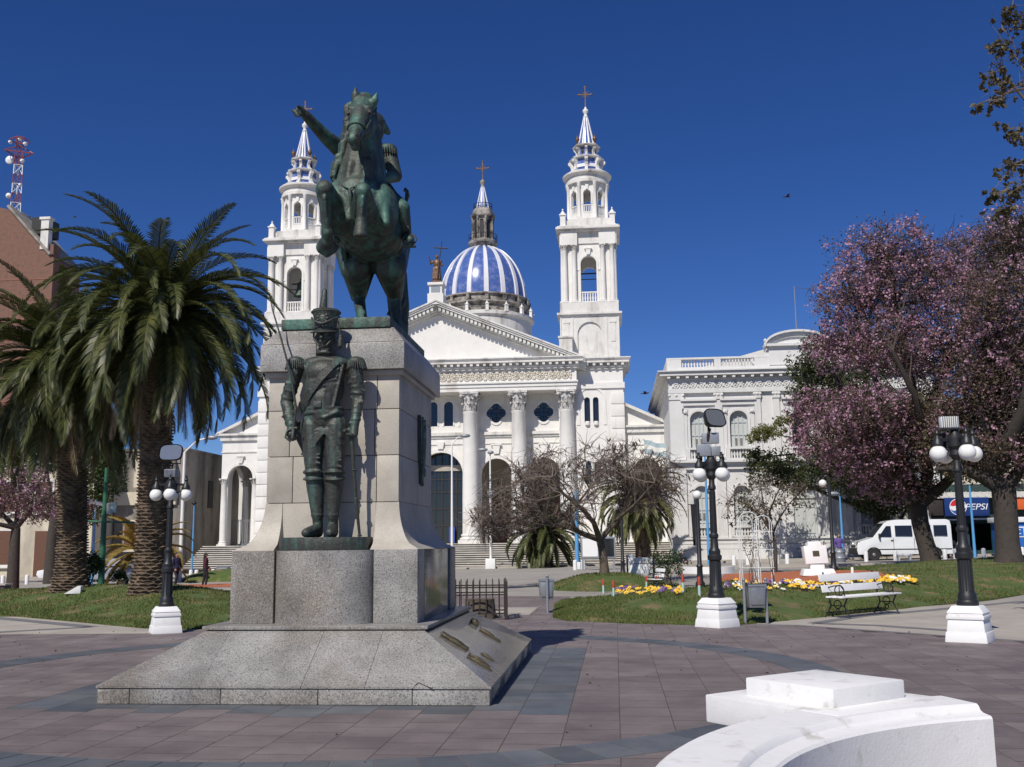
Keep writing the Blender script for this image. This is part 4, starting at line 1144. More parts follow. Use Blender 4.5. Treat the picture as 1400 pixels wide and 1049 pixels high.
MB().box(.55, 1.0, 2.6, 2.7, PZ+.1, PZ+1.3).build('blue_panel', plain('panel_blue', (.03, .07, .35)), CH)
# ---- entablature
m = MB(); m.box(-10.75, 10.75, .05, 2.6, 13.16, 13.45); m.box(-10.82, 10.82, -.02, 2.6, 13.45, 13.72); m.box(-10.9, 10.9, -.12, 2.6, 13.72, 13.84); m.build('architrave', Wt, CH, smooth=0)
MB().box(-10.78, 10.78, .06, 2.6, 13.84, 14.78).build('frieze', Wt, CH, smooth=0)
m = MB(); Mx = Matrix.Rotation(PI/2, 4, 'X')
m.torus((0, 0, 0), .30, .065, 18, 8, M=Mx); m.ball((0, -.06, 0), (.11, .07, .11), 10, 8)
for i in range(7): a = 2*PI*i/7; m.ball((.19*math.cos(a), -.04, .19*math.sin(a)), (.075, .05, .075), 8, 6)
for s_ in (-1, 1):
    m.ball((s_*.42, -.03, .22), (.1, .05, .14), 8, 6); m.ball((s_*.42, -.03, -.22), (.1, .05, .14), 8, 6); m.ball((s_*.46, -.04, 0), (.07, .05, .09), 8, 6)
ros = m.mesh('frieze_rosette', mk('ornament_stucco', (.64, .60, .51), .8, .1, 4., (.36, .31, .23), (.5, .7)), 60)
for i in range(22): link('frieze_rosette', ros, CH, (-9.9+i*.943, .05, 14.31))
def cornice(mb, x0, x1, y0, z0, h, over, yb, mod=.5, zt=None, sides=True):
    """stepped cornice with modillions on front (and side returns)"""
    a = over
    xx = (lambda o: (x0-o, x1+o)) if sides else (lambda o: (x0, x1))
    l, r = xx(.12); mb.box(l, r, y0-.12, yb, z0, z0+h*.18)
    l, r = xx(.22); mb.box(l, r, y0-.22, yb, z0+h*.18, z0+h*.3)
    l, r = xx(a*.8); mb.box(l, r, y0-a*.8, yb, z0+h*.55, z0+h*.8)
    l, r = xx(a*.9); mb.box(l, r, y0-a*.9, yb, z0+h*.8, z0+h*.9)
    l, r = xx(a); mb.box(l, r, y0-a, yb, z0+h*.9, z0+h)
    l, r = xx(.14); mb.box(l, r, y0-.14, yb, z0+h*.3, z0+h*.55)
    n = int((x1-x0)/mod)
    for i in range(n+1):
        x = x0+(x1-x0)*i/n; mb.box(x-.1, x+.1, y0-a*.72, y0-.1, z0+h*.31, z0+h*.55)
m = MB(); cornice(m, -10.85, 10.85, -.02, 14.78, .86, .62, 2.6); m.build('cornice', M['white2'], CH, smooth=0)
# ---- pediment
APX, EAV, HW = 20.35, 15.66, 11.25
sl = (APX-EAV)/HW; tn = 1.0
m = MB(); m.prism([(-10.0, EAV-.02), (10.0, EAV-.02), (0, APX-1.0)], 'y', .45, 2.5); m.build('tympanum', Wt, CH, smooth=0)
ang = math.atan(sl); L_ = math.hypot(HW, APX-EAV)+.25
for s_ in (-1, 1):
    m = MB()
    def rk(y0, y1, t0, t1):
        P = [(s_*(HW+.25), EAV-.25*sl+t0), (0, APX+t0), (0, APX+t1), (s_*(HW+.25), EAV-.25*sl+t1)]
        m.prism(P, 'y', y0, y1)
    rk(-.62, 2.5, -.13, 0); rk(-.54, 2.5, -.26, -.13); rk(-.45, 2.5, -.42, -.26); rk(-.12, 2.5, -.78, -.42); rk(.1, 2.5, -.95, -.78)
    n = 36
    for i in range(1, n):
        x = s_*HW*i/n; z = EAV+(APX-EAV)*(1-i/n); m.prism([(x-.1, z-.72), (x+.1, z-.72), (x+.1, z-.44), (x-.1, z-.44)], 'y', -.36, -.1)
    m.build('raking_cornice', M['white2'], CH, smooth=0)
    # roof slope of the nave
    m = MB(); m.prism([(s_*(HW+.1), EAV-.05), (0, APX-.06), (0, APX-.3), (s_*(HW+.1), EAV-.3)], 'y', 2.5, 24); m.build('roof', M['roofgrey'], CH, smooth=0)
MB().box(-.62, .62, -.55, .9, APX-.35, 20.85).box(-.5, .5, -.42, .8, 20.85, 21.55).box(-.62, .62, -.55, .9, 21.55, 21.75).build('acroterion', Wt, CH, smooth=0)
MB().box(-.36, .36, -.43, -.41, 20.93, 21.45).build('acroterion_panel', M['greybox'], CH, smooth=0)
m = MB(); m.box(-9.5, 9.5, 6.6, 60, 0, 15.5); m.box(-15.5, 15.5, 20, 36, 0, 14); m.build('nave_wall', M['white2'], CH, smooth=0)
m = MB(); m.box(-5.6, 5.6, 22.4, 33.6, 14, 20.5); m.build('crossing_wall', M['white2'], CH, smooth=0)
# ---- towers
balM = MB().lathe([(.05, 0), (.07, .04), (.045, .1), (.085, .26), (.05, .5), (.07, .62), (.06, .68)], 10).mesh('baluster', Wt, 50)
tcap = capital_mesh(.17, .48, M['white2'], 6); tsh = shaft_mesh(.20, 3.95, Wt, 14); tba = base_mesh(.2, .25, Wt)
ucol = MB().lathe([(.17, 0), (.17, .12), (.125, .16), (.11, 2.6), (.15, 2.66), (.16, 2.9), (.2, 2.98), (.2, 3.05)], 12).mesh('drum_column', Wt, 50)
urn = MB().lathe([(.06, 0), (.09, .05), (.05, .12), (.17, .34), (.18, .48), (.1, .58), (.05, .66), (.001, .86)], 10).mesh('urn', M['bronzeold'], 50)
pin = MB(); pin.box(-.27, .27, -.27, .27, 0, .12); pin.box(-.21, .21, -.21, .21, .12, .95); pin.box(-.28, .28, -.28, .28, .95, 1.05); pin.lathe([(.24, 1.05), (.2, 1.16), (.1, 1.3), (.05, 1.36), (.085, 1.44), (.001, 1.58)], 12)
pinM = pin.mesh('pinnacle', Wt, 40)
scr = MB(); scr.prism([(0, 0), (.42, 0), (.36, .2), (.22, .28), (.16, .5), (.22, .75), (.34, .86), (.34, 1.0), (.18, 1.1), (0, 1.1)], 'y', -.08, .08)
scrM = scr.mesh('scroll_bracket', M['white2'], 0)
crossM = MB()
crossM.box(-.04, .04, -.04, .04, 0, 1.75); crossM.box(-.55, .55, -.035, .035, 1.05, 1.13)
for c in ((-.55, 1.09), (.55, 1.09), (0, 1.75)): crossM.ball((c[0], 0, c[1]), (.1, .05, .1), 8, 6)
for sx in (-1, 1):
    for sz in (-1, 1): crossM.tube([(sx*.05, 0, 1.09+sz*.05), (sx*.3, 0, 1.09+sz*.3)], .02, 6)
crossM.torus((0, 0, 0), .2, .02, 16, 6, M=Matrix.Translation((0, 0, 1.09)) @ Mx)
crossMe = crossM.mesh('cross', M['bronzeold'], 40)
def tower(cx, bell):
    h = 2.45
    m = MB()
    wins = []
    for z0, z1 in ((10.65, 12.65), (6.0, 7.7)):
        for d in (-.33, .33): wins.append(arch_poly(d, .22, z0, z1, 8))
    m.panel(rect(-h, h, 0, 14.8), wins, -h, -h+.35)
    m.box(-h, h, -h+.9, h, 0, 14.8); m.box(-h, -h+.3, -h+.35, -h+.9, 0, 14.8); m.box(h-.3, h, -h+.35, -h+.9, 0, 14.8)
    t = m.build('tower', Wt, CH, (cx, 1.05+h, 0), smooth=20)
    for z0, z1 in ((10.5, 12.8), (5.8, 7.9)): MB().box(-.8, .8, -h+.28, -h+.31, z0, z1).build('window_pane', M['glassd'], t)
    m = MB(); arch_band(m, 0, .95, 13.35, .16, -h-.06, -h+.05, z0=11.6); m.box(-1.15, -.9, -h-.05, -h+.03, 10.5, 11.6); m.box(.9, 1.15, -h-.05, -h+.03, 10.5, 11.6)
    for d in (-.33, .33):
        m.lathe([(.16, 0), (.2, .05), (.2, .28), (.14, .33)], 12, c=(d, -h-.02, 10.45))
    m.build('window_surround', Wt, t, smooth=30)
    for sx in (-1, 1):
        z = PZ
        while z < 12.9:
            for (y0, y1) in ((-h-.06, -h+.9),):
                x0, x1 = sorted((sx*1.5, sx*(h+.06)))
                MB().box(x0, x1, y0, y1, z, z+.88).build('quoin_block', Wt, t, bevel=.02)
            z += .95
    for k, sy in enumerate((0, 1, 3)):      # strings and friezes on the four sides
        pass
    m = MB(); m.box(-h-.12, h+.12, -h-.12, h+.12, 13.3, 13.75); m.build('string_course', Wt, t, smooth=0)
    m = MB(); cornice(m, -h, h, -h, 14.78, .87, .62, h+.62); m.build('cornice', M['white2'], t, smooth=0)
    # pedestal stage
    q = 2.3; m = MB()
    m.panel(rect(-q, q, 15.65, 19.05), [arch_poly(0, .95, 16.1, 18.6)], -q, -q+.14); m.box(-q, q, -q+.14, q, 15.65, 19.05)
    for sx in (-1, 1):
        x0, x1 = sorted((sx*1.45, sx*2.05))
    m.build('pedestal_stage', M['white2'], t, smooth=20)
    for sx in (-1, 1):
        m = MB()
        for (a, b) in ((1.28, 1.36), (2.2, 2.28)): x0, x1 = sorted((sx*a, sx*b)); m.box(x0, x1, -q-.05, -q+.02, 15.7, 19.0)
        x0, x1 = sorted((sx*1.62, sx*1.98)); m.box(x0, x1, -q-.04, -q+.02, 17.0, 18.5); m.box(x0-.06, x1+.06, -q-.07, -q+.02, 18.5, 18.62)
        m.build('panel_trim', M['white2'], t, smooth=0)
    m = MB(); m.box(-q-.1, q+.1, -q-.1, q+.1, 19.05, 19.17); m.box(-q-.22, q+.22, -q-.22, q+.22, 19.17, 19.33); m.box(-q+.02, q-.02, -q+.02, q-.02, 19.33, 20.18); m.build('plinth', M['grime'] if False else M['white2'], t, smooth=0)
    # belfry
    b = 1.85
    m = MB()
    for k in range(4):
        e_ = b-.401 if k % 2 else b
        m.panel(rect(-e_, e_, 20.18, 25.0), [arch_poly(0, .62, 20.3, 24.0)], -b, -b+.4, M=Matrix.Rotation(PI/2*k, 4, 'Z'))
    m.box(-b+.01, b-.01, -b+.01, b-.01, 20.1, 20.25); m.box(-b+.01, b-.01, -b+.01, b-.01, 24.8, 25.0)
    bf = m.build('belfry', Wt, t, smooth=20)
    for k in range(4):
        Rk = Matrix.Rotation(PI/2*k, 3, 'Z')
        for d in (-1.86, -1.12, 1.12, 1.86):
            p = Rk @ Vector((d, -2.02, 0))
            if k in (0, 1, 3) :
                link('column_base', tba, t, (p.x, p.y, 20.18), (0, 0, PI/2*k)); link('column', tsh, t, (p.x, p.y, 20.43)); link('capital', tcap, t, (p.x, p.y, 24.38), (0, 0, PI/2*k))
        R4 = Rk.to_4x4()
        m = MB(); m2 = MB(); arch_band(m2, 0, .62, 24.0, .16, -b-.06, -b+.02, z0=20.3); m2.prism([(-.14, 24.1), (.14, 24.1), (.2, 24.55), (-.2, 24.55)], 'y', -b-.16, -b+.02); m2.box(-.3, .3, -b-.2, -b+.02, 24.55, 24.63)
        m2.box(-.9, -.64, -b-.07, -b+.02, 22.85, 22.97); m2.box(.64, .9, -b-.07, -b+.02, 22.85, 22.97)
        m.add(m2.v, m2.f, R4); m.build('belfry_arch', Wt, t, smooth=20)
        m = MB(); m.box(-.62, .62, -b+.02, -b+.2, 21.02, 21.12, R4); m.box(-.62, .62, -b+.03, -b+.19, 20.25, 20.34, R4); m.build('balustrade_rail', Wt, t, smooth=0)
        if k in (0, 2):
            for i in range(6): p = Rk @ Vector((-.5+.2*i, -b+.11, 20.34)); link('baluster', balM, t, p)
        # entablature break over the paired columns
        for sx in (-1, 1):
            x0, x1 = sorted((sx*.85, sx*2.15)); MB().box(x0, x1, -2.24, -1.7, 24.87, 25.95, R4).build('entablature_block', Wt, t, smooth=0)
    m = MB(); m.box(-1.95, 1.95, -1.95, 1.95, 25.0, 25.95); m.box(-2.3, 2.3, -2.3, 2.3, 25.95, 26.1); m.box(-2.52, 2.52, -2.52, 2.52, 26.1, 26.25); m.box(-2.42, 2.42, -2.42, 2.42, 26.25, 26.36); m.box(-1.9, 1.9, -1.9, 1.9, 26.36, 27.05); m.build('belfry_cornice', M['white2'], t, smooth=0)
    m = MB(); m.box(-.8, .8, -.05, .05, 23.0, 23.1); m.box(-1.5, 1.5, -.04, .04, 22.55, 22.6); m.build('bell_beam', M['ironbrown'], t)
    if bell:
        m = MB(); m.lathe([(.02, 1.25), (.12, 1.22), (.22, 1.1), (.28, .6), (.36, .3), (.5, .08), (.52, 0), (.46, 0), (.3, .3), (.001, .9)], 20); m.tube([(0, 0, 1.2), (0, 0, 1.5)], .05, 8); m.cap((0, 0, .05), .07, (0, 0, .2), .05)
        m.build('bell', M['bronze'], t, (0, -.3, 21.9), smooth=50)
    for sx in (-1, 1):
        for sy in (-1, 1): link('pinnacle', pinM, t, (sx*1.95, sy*1.95, 26.36))
    # round stage
    r8 = 1.48; hw = r8*math.tan(PI/8); m = MB()
    for k in range(8):
        m.panel(rect(-hw, hw, 27.05, 30.3), [arch_poly(0, .3, 27.75, 29.6, 10)], -r8, -r8+.22, M=Matrix.Rotation(PI/4*k, 4, 'Z'))
    m.lathe([(1.5, 26.9), (1.5, 27.1)], 16); m.lathe([(1.4, 30.2), (1.4, 30.35)], 16)
    m.build('lantern_stage', Wt, t, smooth=20)
    for k in range(8):
        a = PI/8+PI/4*k+PI/2; link('drum_column', ucol, t, (1.66*math.cos(a), 1.66*math.sin(a), 27.2))
        R4 = Matrix.Rotation(PI/4*k, 4, 'Z')
        if k in (0, 1, 2, 6, 7):
            m = MB(); m.box(-.32, .32, -r8-.04, -r8+.1, 28.28, 28.36, R4); m.box(-.32, .32, -r8-.02, -r8+.08, 27.72, 27.8, R4)
            m2 = MB(); arch_band(m2, 0, .3, 29.6, .1, -r8-.05, -r8+.02, z0=28.4); m2.prism([(-.09, 29.65), (.09, 29.65), (.14, 30.1), (-.14, 30.1)], 'y', -r8-.1, -r8+.02); m.add(m2.v, m2.f, R4)
            for d in (-.22, -.08, .08, .22): m.cbox((d, -r8+.03, 28.04), .06, .06, .5, R4)
            m.build('stage_balustrade', Wt, t, smooth=20)
    m = MB(); m.lathe([(1.9, 26.95), (1.9, 27.12), (1.78, 27.2), (1.0, 27.2)], 32); m.build('stage_plinth', M['white2'], t, smooth=30); m = MB(); m.lathe([(1.5, 30.25), (1.78, 30.25), (1.78, 30.5), (1.7, 30.55), (1.7, 30.85), (1.86, 30.92), (1.98, 31.0), (2.0, 31.12), (1.9, 31.2), (1.2, 31.24)], 40)
    m.build('round_cornice', M['white2'], t, smooth=30)
    # blue tiers, brackets, spire
    MB().lathe([(1.24, 31.2), (1.12, 32.5)], 8).build('blue_tier', M['bluetile'], t, smooth=0)
    MB().lathe([(1.26, 31.7), (1.22, 31.98)], 8).build('white_band', M['whitetile'], t, smooth=0)
    MB().lathe([(1.1, 32.48), (1.42, 32.52), (1.46, 32.6), (1.36, 32.66), (.8, 32.7)], 8).build('tier_ledge', M['white2'], t, smooth=0)
    MB().lathe([(.86, 32.66), (.80, 33.6)], 8).build('blue_tier', M['bluetile'], t, smooth=0)
    MB().lathe([(.8, 33.58), (1.12, 33.62), (1.16, 33.7), (1.06, 33.76), (.5, 33.8)], 8).build('tier_ledge', M['white2'], t, smooth=0)
    for k in range(8):
        a = PI/4*k; link('scroll_bracket', scrM, t, (1.06*math.cos(a), 1.06*math.sin(a), 31.22), (0, 0, a), (1.35, 1.6, 1.17))
        link('scroll_bracket', scrM, t, (.7*math.cos(a), .7*math.sin(a), 32.68), (0, 0, a), (1., 1.3, .84))
        a += PI/8; m = MB().ball((0, 0, 0), (.05, .12, .2), 8, 6); m.build('oculus', M['dark'], t, (.77*math.cos(a), .77*math.sin(a), 33.15), (0, 0, a))
    for k in range(4):
        a = PI/4+PI/2*k; link('urn', urn, t, (1.0*math.cos(a), 1.0*math.sin(a), 33.74))
    MB().lathe([(.66, 33.78), (.14, 36.35)], 16).build('spire', M['bluetile'], t, smooth=30)
    m = MB()
    for k in range(8): a = PI/4*k+PI/8; m.tube([(.67*math.cos(a), .67*math.sin(a), 33.78), (.15*math.cos(a), .15*math.sin(a), 36.35)], [.10, .05], 6)
    m.build('spire_rib', M['whitetile'], t, smooth=50)
    MB().lathe([(.2, 36.3), (.22, 36.4), (.13, 36.5), (.12, 36.62), (.24, 36.8), (.24, 36.95), (.1, 37.1), (.06, 37.25), (.001, 37.3)], 14).build('finial', M['white2'], t, smooth=50)
    link('cross', crossMe, t, (0, 0, 37.25))
tower(-11.95, True); tower(11.85, False)
for s_ in (-1, 1): MB().box(s_*10.0-.5, s_*10.0+.5, .3, 1.6, 15.66, 17.2).box(s_*10.0-.58, s_*10.0+.58, .22, 1.6, 17.2, 17.34).build('attic_block', M['white2'], CH, smooth=0)
# ---- wings
for s_ in (-1, 1):
    yw = 1.6
    def X(a, b): return sorted((s_*a, s_*b))
    x0, x1 = X(14.3, 17.5)
    m = MB(); ac = s_*15.95
    m.panel(rect(x0, x1, PZ, 9.9), [[(ac-1.02, PZ), (ac+1.02, PZ), (ac+1.02, 6.9)] + arch_poly(ac, 1.02, PZ, 7.95)[2:] ], yw, yw+.4)
    xe0, xe1 = X(17.1, 17.5)
    m.panel(rect(yw+.4, 8, PZ, 9.9), [arch_poly(4.2, 1.3, PZ, 7.95)], 0, .4, M=Matrix(((0, 1, 0, xe0), (1, 0, 0, 0), (0, 0, 1, 0), (0, 0, 0, 1))))
    wg = m.build('wing', Wt, CH, smooth=20)
    m = MB(); P = [(s_*14.3, 10.45), (s_*17.75, 10.45), (s_*14.3, 12.05)]; m.prism(P, 'y', yw+.1, 16); m.build('wing_gable', Wt, wg, smooth=0)
    m = MB(); P = [(s_*14.3, 12.0), (s_*18.0, 10.28), (s_*18.0, 10.5), (s_*14.3, 12.25)]; m.prism(P, 'y', yw-.35, 16); m.build('wing_roof', M['white2'], wg, smooth=0)
    m = MB(); a, b = X(14.3, 17.85); m.box(a, b, yw-.35, 16, 10.3, 10.46); a, b = X(14.3, 17.65); m.box(a, b, yw-.18, 16, 9.9, 10.3); a, b = X(14.3, 17.56); m.box(a, b, yw-.07, yw+.1, 8.95, 9.05); m.build('wing_cornice', M['white2'], wg, smooth=0)
    m = MB(); arch_band(m, ac, 1.02, 7.95, .2, yw-.08, yw+.02); m.prism([(ac-.15, 8.1), (ac+.15, 8.1), (ac+.22, 8.6), (ac-.22, 8.6)], 'y', yw-.18, yw+.02); m.box(ac-.32, ac+.32, yw-.22, yw+.02, 8.6, 8.7); m.build('wing_arch', Wt, wg, smooth=20)
    wc = shaft_mesh(.26, 4.4, Wt, 16); wcap = capital_mesh(.24, .5, M['white2'], 6); wb = base_mesh(.26, .35, Wt)
    for xx, yy in ((s_*17.25, yw-.0), (s_*16.6, yw+3.0), (s_*14.75, yw-.02)):
        link('column_base', wb, wg, (xx, yy, PZ)); link('column_shaft', wc, wg, (xx, yy, PZ+.35)); link('capital', wcap, wg, (xx, yy, PZ+4.75))
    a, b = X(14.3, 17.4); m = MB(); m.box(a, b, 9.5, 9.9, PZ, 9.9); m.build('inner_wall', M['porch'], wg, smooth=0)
    m = MB(); m.box(a, b, 3.55, 3.6, PZ, PZ+1.9)
    a, b = X(14.4, 17.2); m = MB()
    for i in range(16): x = a+(b-a)*i/15; m.box(x-.02, x+.02, 3.3, 3.34, PZ, PZ+2.1)
    m.box(a, b, 3.3, 3.34, PZ+1.95, PZ+2.0); m.box(a, b, 3.3, 3.34, PZ+.1, PZ+.15); m.build('wing_grille', M['greybox'], wg, smooth=0)
    a, b = X(9.5, 17.5); MB().box(a, b, 9.9, 55, 0, 10.4).build('aisle_wall', M['white2'], wg, smooth=0)
# ---- dome
dome = MB(); RD = 4.55
prof_d = [(RD*math.cos(t)*(1), 26.75+6.15*math.sin(t)) for t in [PI/2*i/18*.985 for i in range(19)]]
D = dome.lathe(prof_d, 64).build('dome', M['bluetile'], CH, (.15, 28, 0), smooth=60)
m = MB(); m.lathe([(5.1, 19.5), (5.1, 24.3), (5.35, 24.5), (5.35, 24.8), (4.75, 25.0)], 48); m.build('drum', M['white2'], D, smooth=30)
m = MB(); m.lathe([(4.7, 24.9), (4.72, 25.6), (4.95, 25.75), (5.05, 25.85), (5.05, 26.0), (4.65, 26.1), (4.62, 26.6), (4.85, 26.72), (4.85, 26.85), (4.4, 26.95)], 64); m.build('drum_cornice', M['grime'], D, smooth=30)
cons = MB().box(-.16, .16, -.3, .25, 0, .7).box(-.2, .2, -.34, .25, .6, .72); cons.ball((0, -.32, .12), (.13, .1, .13), 8, 6); consM = cons.mesh('drum_console', M['grime'], 30)
rib = MB(); n = 20
pts = []
for j in range(n):
    t = PI/2*j/(n-1)*.98; r = RD*math.cos(t); z = 26.75+6.15*math.sin(t); w = .44*(r/RD)+.12
    nx, nz = math.cos(t)*6.15, math.sin(t)*RD; l = math.hypot(nx, nz); nx /= l; nz /= l
    pts += [(r-.05, -w/2, z), (r+nx*.1, -w/2*.8, z+nz*.1), (r+nx*.1, w/2*.8, z+nz*.1), (r-.05, w/2, z)]
rib.add(pts, [(4*j+k, 4*j+k+1, 4*j+5+k, 4*j+4+k) for j in range(n-1) for k in range(3)]); ribM = rib.mesh('dome_rib', M['whitetile'], 30)
for k in range(16):
    a = 2*PI*(k+.5)/16; link('dome_rib', ribM, D, (0, 0, 0), (0, 0, a)); link('drum_console', consM, D, (4.7*math.cos(a), 4.7*math.sin(a), 26.02), (0, 0, a+PI/2))
    link('pinnacle', pinM, D, (5.2*math.cos(a), 5.2*math.sin(a), 24.8), (0, 0, a), (.7, .7, .7))
Lm = M['grime']
m = MB(); m.lathe([(1.0, 32.5), (1.2, 32.75), (1.55, 33.1), (1.6, 33.35), (1.45, 33.45), (1.1, 33.5)], 16); m.build('lantern_base', Lm, D, smooth=30)
m = MB(); r8 = 1.0; hw = r8*math.tan(PI/8)
for k in range(8): m.panel(rect(-hw, hw, 33.45, 36.1), [arch_poly(0, .24, 33.7, 35.75, 8)], -r8, -r8+.15, M=Matrix.Rotation(PI/4*k, 4, 'Z'))
m.lathe([(.85, 33.4), (.85, 36.0)], 8); m.build('lantern', Lm, D, smooth=20)
lcol = MB().lathe([(.13, 0), (.1, .1), (.09, 2.3), (.14, 2.4), (.15, 2.65)], 10).mesh('lantern_column', Lm, 50)
for k in range(8): a = PI/8+PI/4*k; link('lantern_column', lcol, D, (1.14*math.cos(a), 1.14*math.sin(a), 33.45)); MB().box(-.23, .23, -.02, .02, 33.7, 35.6).build('lantern_pane', M['dark'], D, (.93*math.cos(a+PI/8), .93*math.sin(a+PI/8), 0), (0, 0, a+PI/8+PI/2))
m = MB(); m.lathe([(1.1, 36.0), (1.32, 36.1), (1.36, 36.3), (1.2, 36.4), (1.05, 36.9), (.85, 37.1)], 16); m.build('lantern_cornice', Lm, D, smooth=30)
for (rr, z0, hh) in ((1.52, 33.4, .7), (1.0, 37.0, .55)):
    m = MB()
    m.torus((0, 0, z0+hh), rr, .03, 28, 6); m.torus((0, 0, z0+hh*.4), rr, .02, 28, 6)
    for k in range(20): a = 2*PI*k/20; m.tube([(rr*math.cos(a), rr*math.sin(a), z0), (rr*math.cos(a), rr*math.sin(a), z0+hh)], .025, 5)
    m.build('lantern_railing', M['iron'], D)
MB().lathe([(.68, 37.05), (.15, 39.6)], 16).build('spire', M['bluetile'], D, smooth=30)
m = MB()
for k in range(8): a = PI/4*k+PI/8; m.tube([(.69*math.cos(a), .69*math.sin(a), 37.05), (.16*math.cos(a), .16*math.sin(a), 39.6)], [.09, .05], 6)
m.build('spire_rib', M['whitetile'], D, smooth=50)
MB().lathe([(.22, 39.55), (.15, 39.75), (.3, 40.05), (.3, 40.2), (.12, 40.4), (.001, 40.55)], 14).build('finial', M['grime'], D, smooth=50)
link('cross', crossMe, D, (0, 0, 40.45), scale=(1.15, 1.15, 1.15))

# ================================================================ saint on the pediment
so = Vector((-13.4, 77.2, 21.75))
sa = thing('saint_statue', 'brown robed statue with raised hand and tall cross on the church pediment', 'statue', so)
MB().lathe([(.55, 0), (.6, .08), (.45, .25), (.3, .3)], 16).build('rock_base', M['bronzeold'], sa, smooth=40)
m = MB()
m.cap((-.12, 0, .3), .14, (-.1, 0, 1.2), .17); m.cap((.16, 0, .3), .2, (.1, 0, 1.2), .2); m.ball((0, 0, 1.2), (.3, .22, .3), 14, 10); m.ball((0, 0, 1.65), (.28, .19, .32), 14, 10); m.ball((0, 0, 1.88), (.33, .15, .12), 12, 8)
m.cap((0, 0, 1.95), .07, (0, -.01, 2.05), .07); m.ball((0, -.02, 2.2), (.115, .13, .16), 14, 10); m.ball((0, .02, 2.25), (.15, .15, .15), 12, 8); m.cap((0, -.13, 2.2), .015, (0, -.15, 2.15), .02)
m.cap((-.3, 0, 1.85), .09, (-.48, -.05, 1.65), .075); m.cap((-.48, -.05, 1.65), .075, (-.58, -.18, 2.05), .05); hand(m, Vector((-.58, -.18, 2.07)), (-.1, -.1, 1), (1, 0, 0), (0, -1, .3), 1.2, 1)
m.cap((.3, 0, 1.85), .09, (.42, -.05, 1.5), .08); m.cap((.42, -.05, 1.5), .075, (.25, -.28, 1.4), .05); hand(m, Vector((.25, -.28, 1.4)), (-1, -.2, .1), (0, 0, 1), (-.1, 1, 0), 1.2, 1)
for i in range(9): x = -.28+.07*i; m.cap((x, -.14, 1.3), .045, (x+random.uniform(-.06, .06), -.17, .4), .06, 8)
blob('body', m, M['bronzeold'], sa, .03, 2)
m = MB(); m.tube([(.1, -.34, .3), (.22, -.3, 1.6), (.42, -.2, 3.4)], .035, 8); dv = (Vector((.42, -.2, 3.4))-Vector((.22, -.3, 1.6))).normalized(); c = Vector((.22, -.3, 1.6)).lerp(Vector((.42, -.2, 3.4)), .70)
m.tube([c-Vector((.58, 0, -.06)), c+Vector((.58, 0, -.06))], .05, 8); m.build('cross_staff', M['ironbrown'], sa, smooth=40)
# ================================================================ white palace with balustrade (right)
BZ = .30
PA = thing('palace', 'white two-storey classical palace with roof balustrade, arched windows and curved central gable', 'building', (12.6, 70, BZ))
Wp = mk('palace_stucco', (.66, .655, .64), .8, .06, .6, (.42, .40, .37), (.55, .8), bump=.12, bscale=7, streak=True)
HWp = 8.7
def zz(z): return z-BZ
up = [-6.75, -4.1, 0, 4.1, 6.75]
holes = [arch_poly(x, .6, zz(7.0), zz(10.35)) for x in up] + [arch_poly(x, .55, zz(2.0), zz(5.3)) for x in (-6.75, -4.1, 4.1, 6.75)] + [rect(-.75, .75, zz(1.0), zz(5.2))]
m = MB(); m.panel(rect(-HWp, HWp, 0, zz(11.6)), holes, 0, .5); m.box(-HWp, -HWp+.5, .5, 20, 0, zz(11.6)); m.box(HWp-.5, HWp, .5, 20, 0, zz(11.6)); m.box(-HWp+.5, HWp-.5, 19.5, 20, 0, zz(11.6))
m.build('wall', Wp, PA, smooth=20)
def shutters(x, half, z0, z1, parent):
    w = MB().box(x-half, x+half, .30, .34, z0, z1).build('window', M['shutter'], parent)
    m = MB()
    for d in (-half*.98, -half*.5, -.04, half*.5-.06, half*.98-.06): m.box(x+d, x+d+.06, .24, .31, z0, z1)
    for k in range(4): zk = z0+(z1-z0)*k/4; m.box(x-half, x+half, .25, .31, zk, zk+.09)
    m.build('window_frame', M['doorgrey'], w, smooth=0)
    m = MB()
    for sx in (-1, 1): m.box(x+sx*half*.28-.09, x+sx*half*.28+.09, .285, .305, z0+1.0, z0+1.5)
    m.build('window_slot', M['riser'], w, smooth=0)
pb = MB().lathe([(.055, 0), (.075, .05), (.05, .1), (.095, .25), (.05, .45), (.07, .52), (.075, .58)], 8).mesh('baluster', Wp, 50)
for x in up:
    if abs(x) > .1: shutters(x, .62, zz(7.0), zz(10.4), PA)
    else: MB().box(x-.62, x+.62, .3, .34, zz(7.0), zz(10.4)).build('window', M['glassd'], PA)
    m = MB(); arch_band(m, x, .6, zz(10.35), .17, -.08, .02, z0=zz(7.9)); m.build('window_arch', Wp, PA, smooth=20)
    m = MB()
    for sx in (-1, 1):
        xx = x+sx*.92; m.box(xx-.12, xx+.12, -.1, .02, zz(7.0), zz(10.2)); m.box(xx-.17, xx+.17, -.16, .02, zz(10.2), zz(10.55)); m.ball((xx, -.15, zz(10.3)), (.13, .09, .13), 8, 6)
    m.box(x-1.2, x+1.2, -.28, .02, zz(11.05), zz(11.2)); m.box(x-1.1, x+1.1, -.14, .02, zz(10.75), zz(11.05)); m.build('window_pediment', Wp, PA, smooth=20)
    b = MB().box(x-.85, x+.85, -.42, .2, zz(7.72), zz(7.86)).box(x-.85, x+.85, -.40, .2, zz(7.0), zz(7.12)).box(x-.92, x-.68, -.44, -.05, zz(7.0), zz(7.8)).box(x+.68, x+.92, -.44, -.05, zz(7.0), zz(7.8)).build('balcony', Wp, PA, smooth=0)
    for k in range(7): link('baluster', pb, b, (x-.57+.19*k, -.22, zz(7.13)))
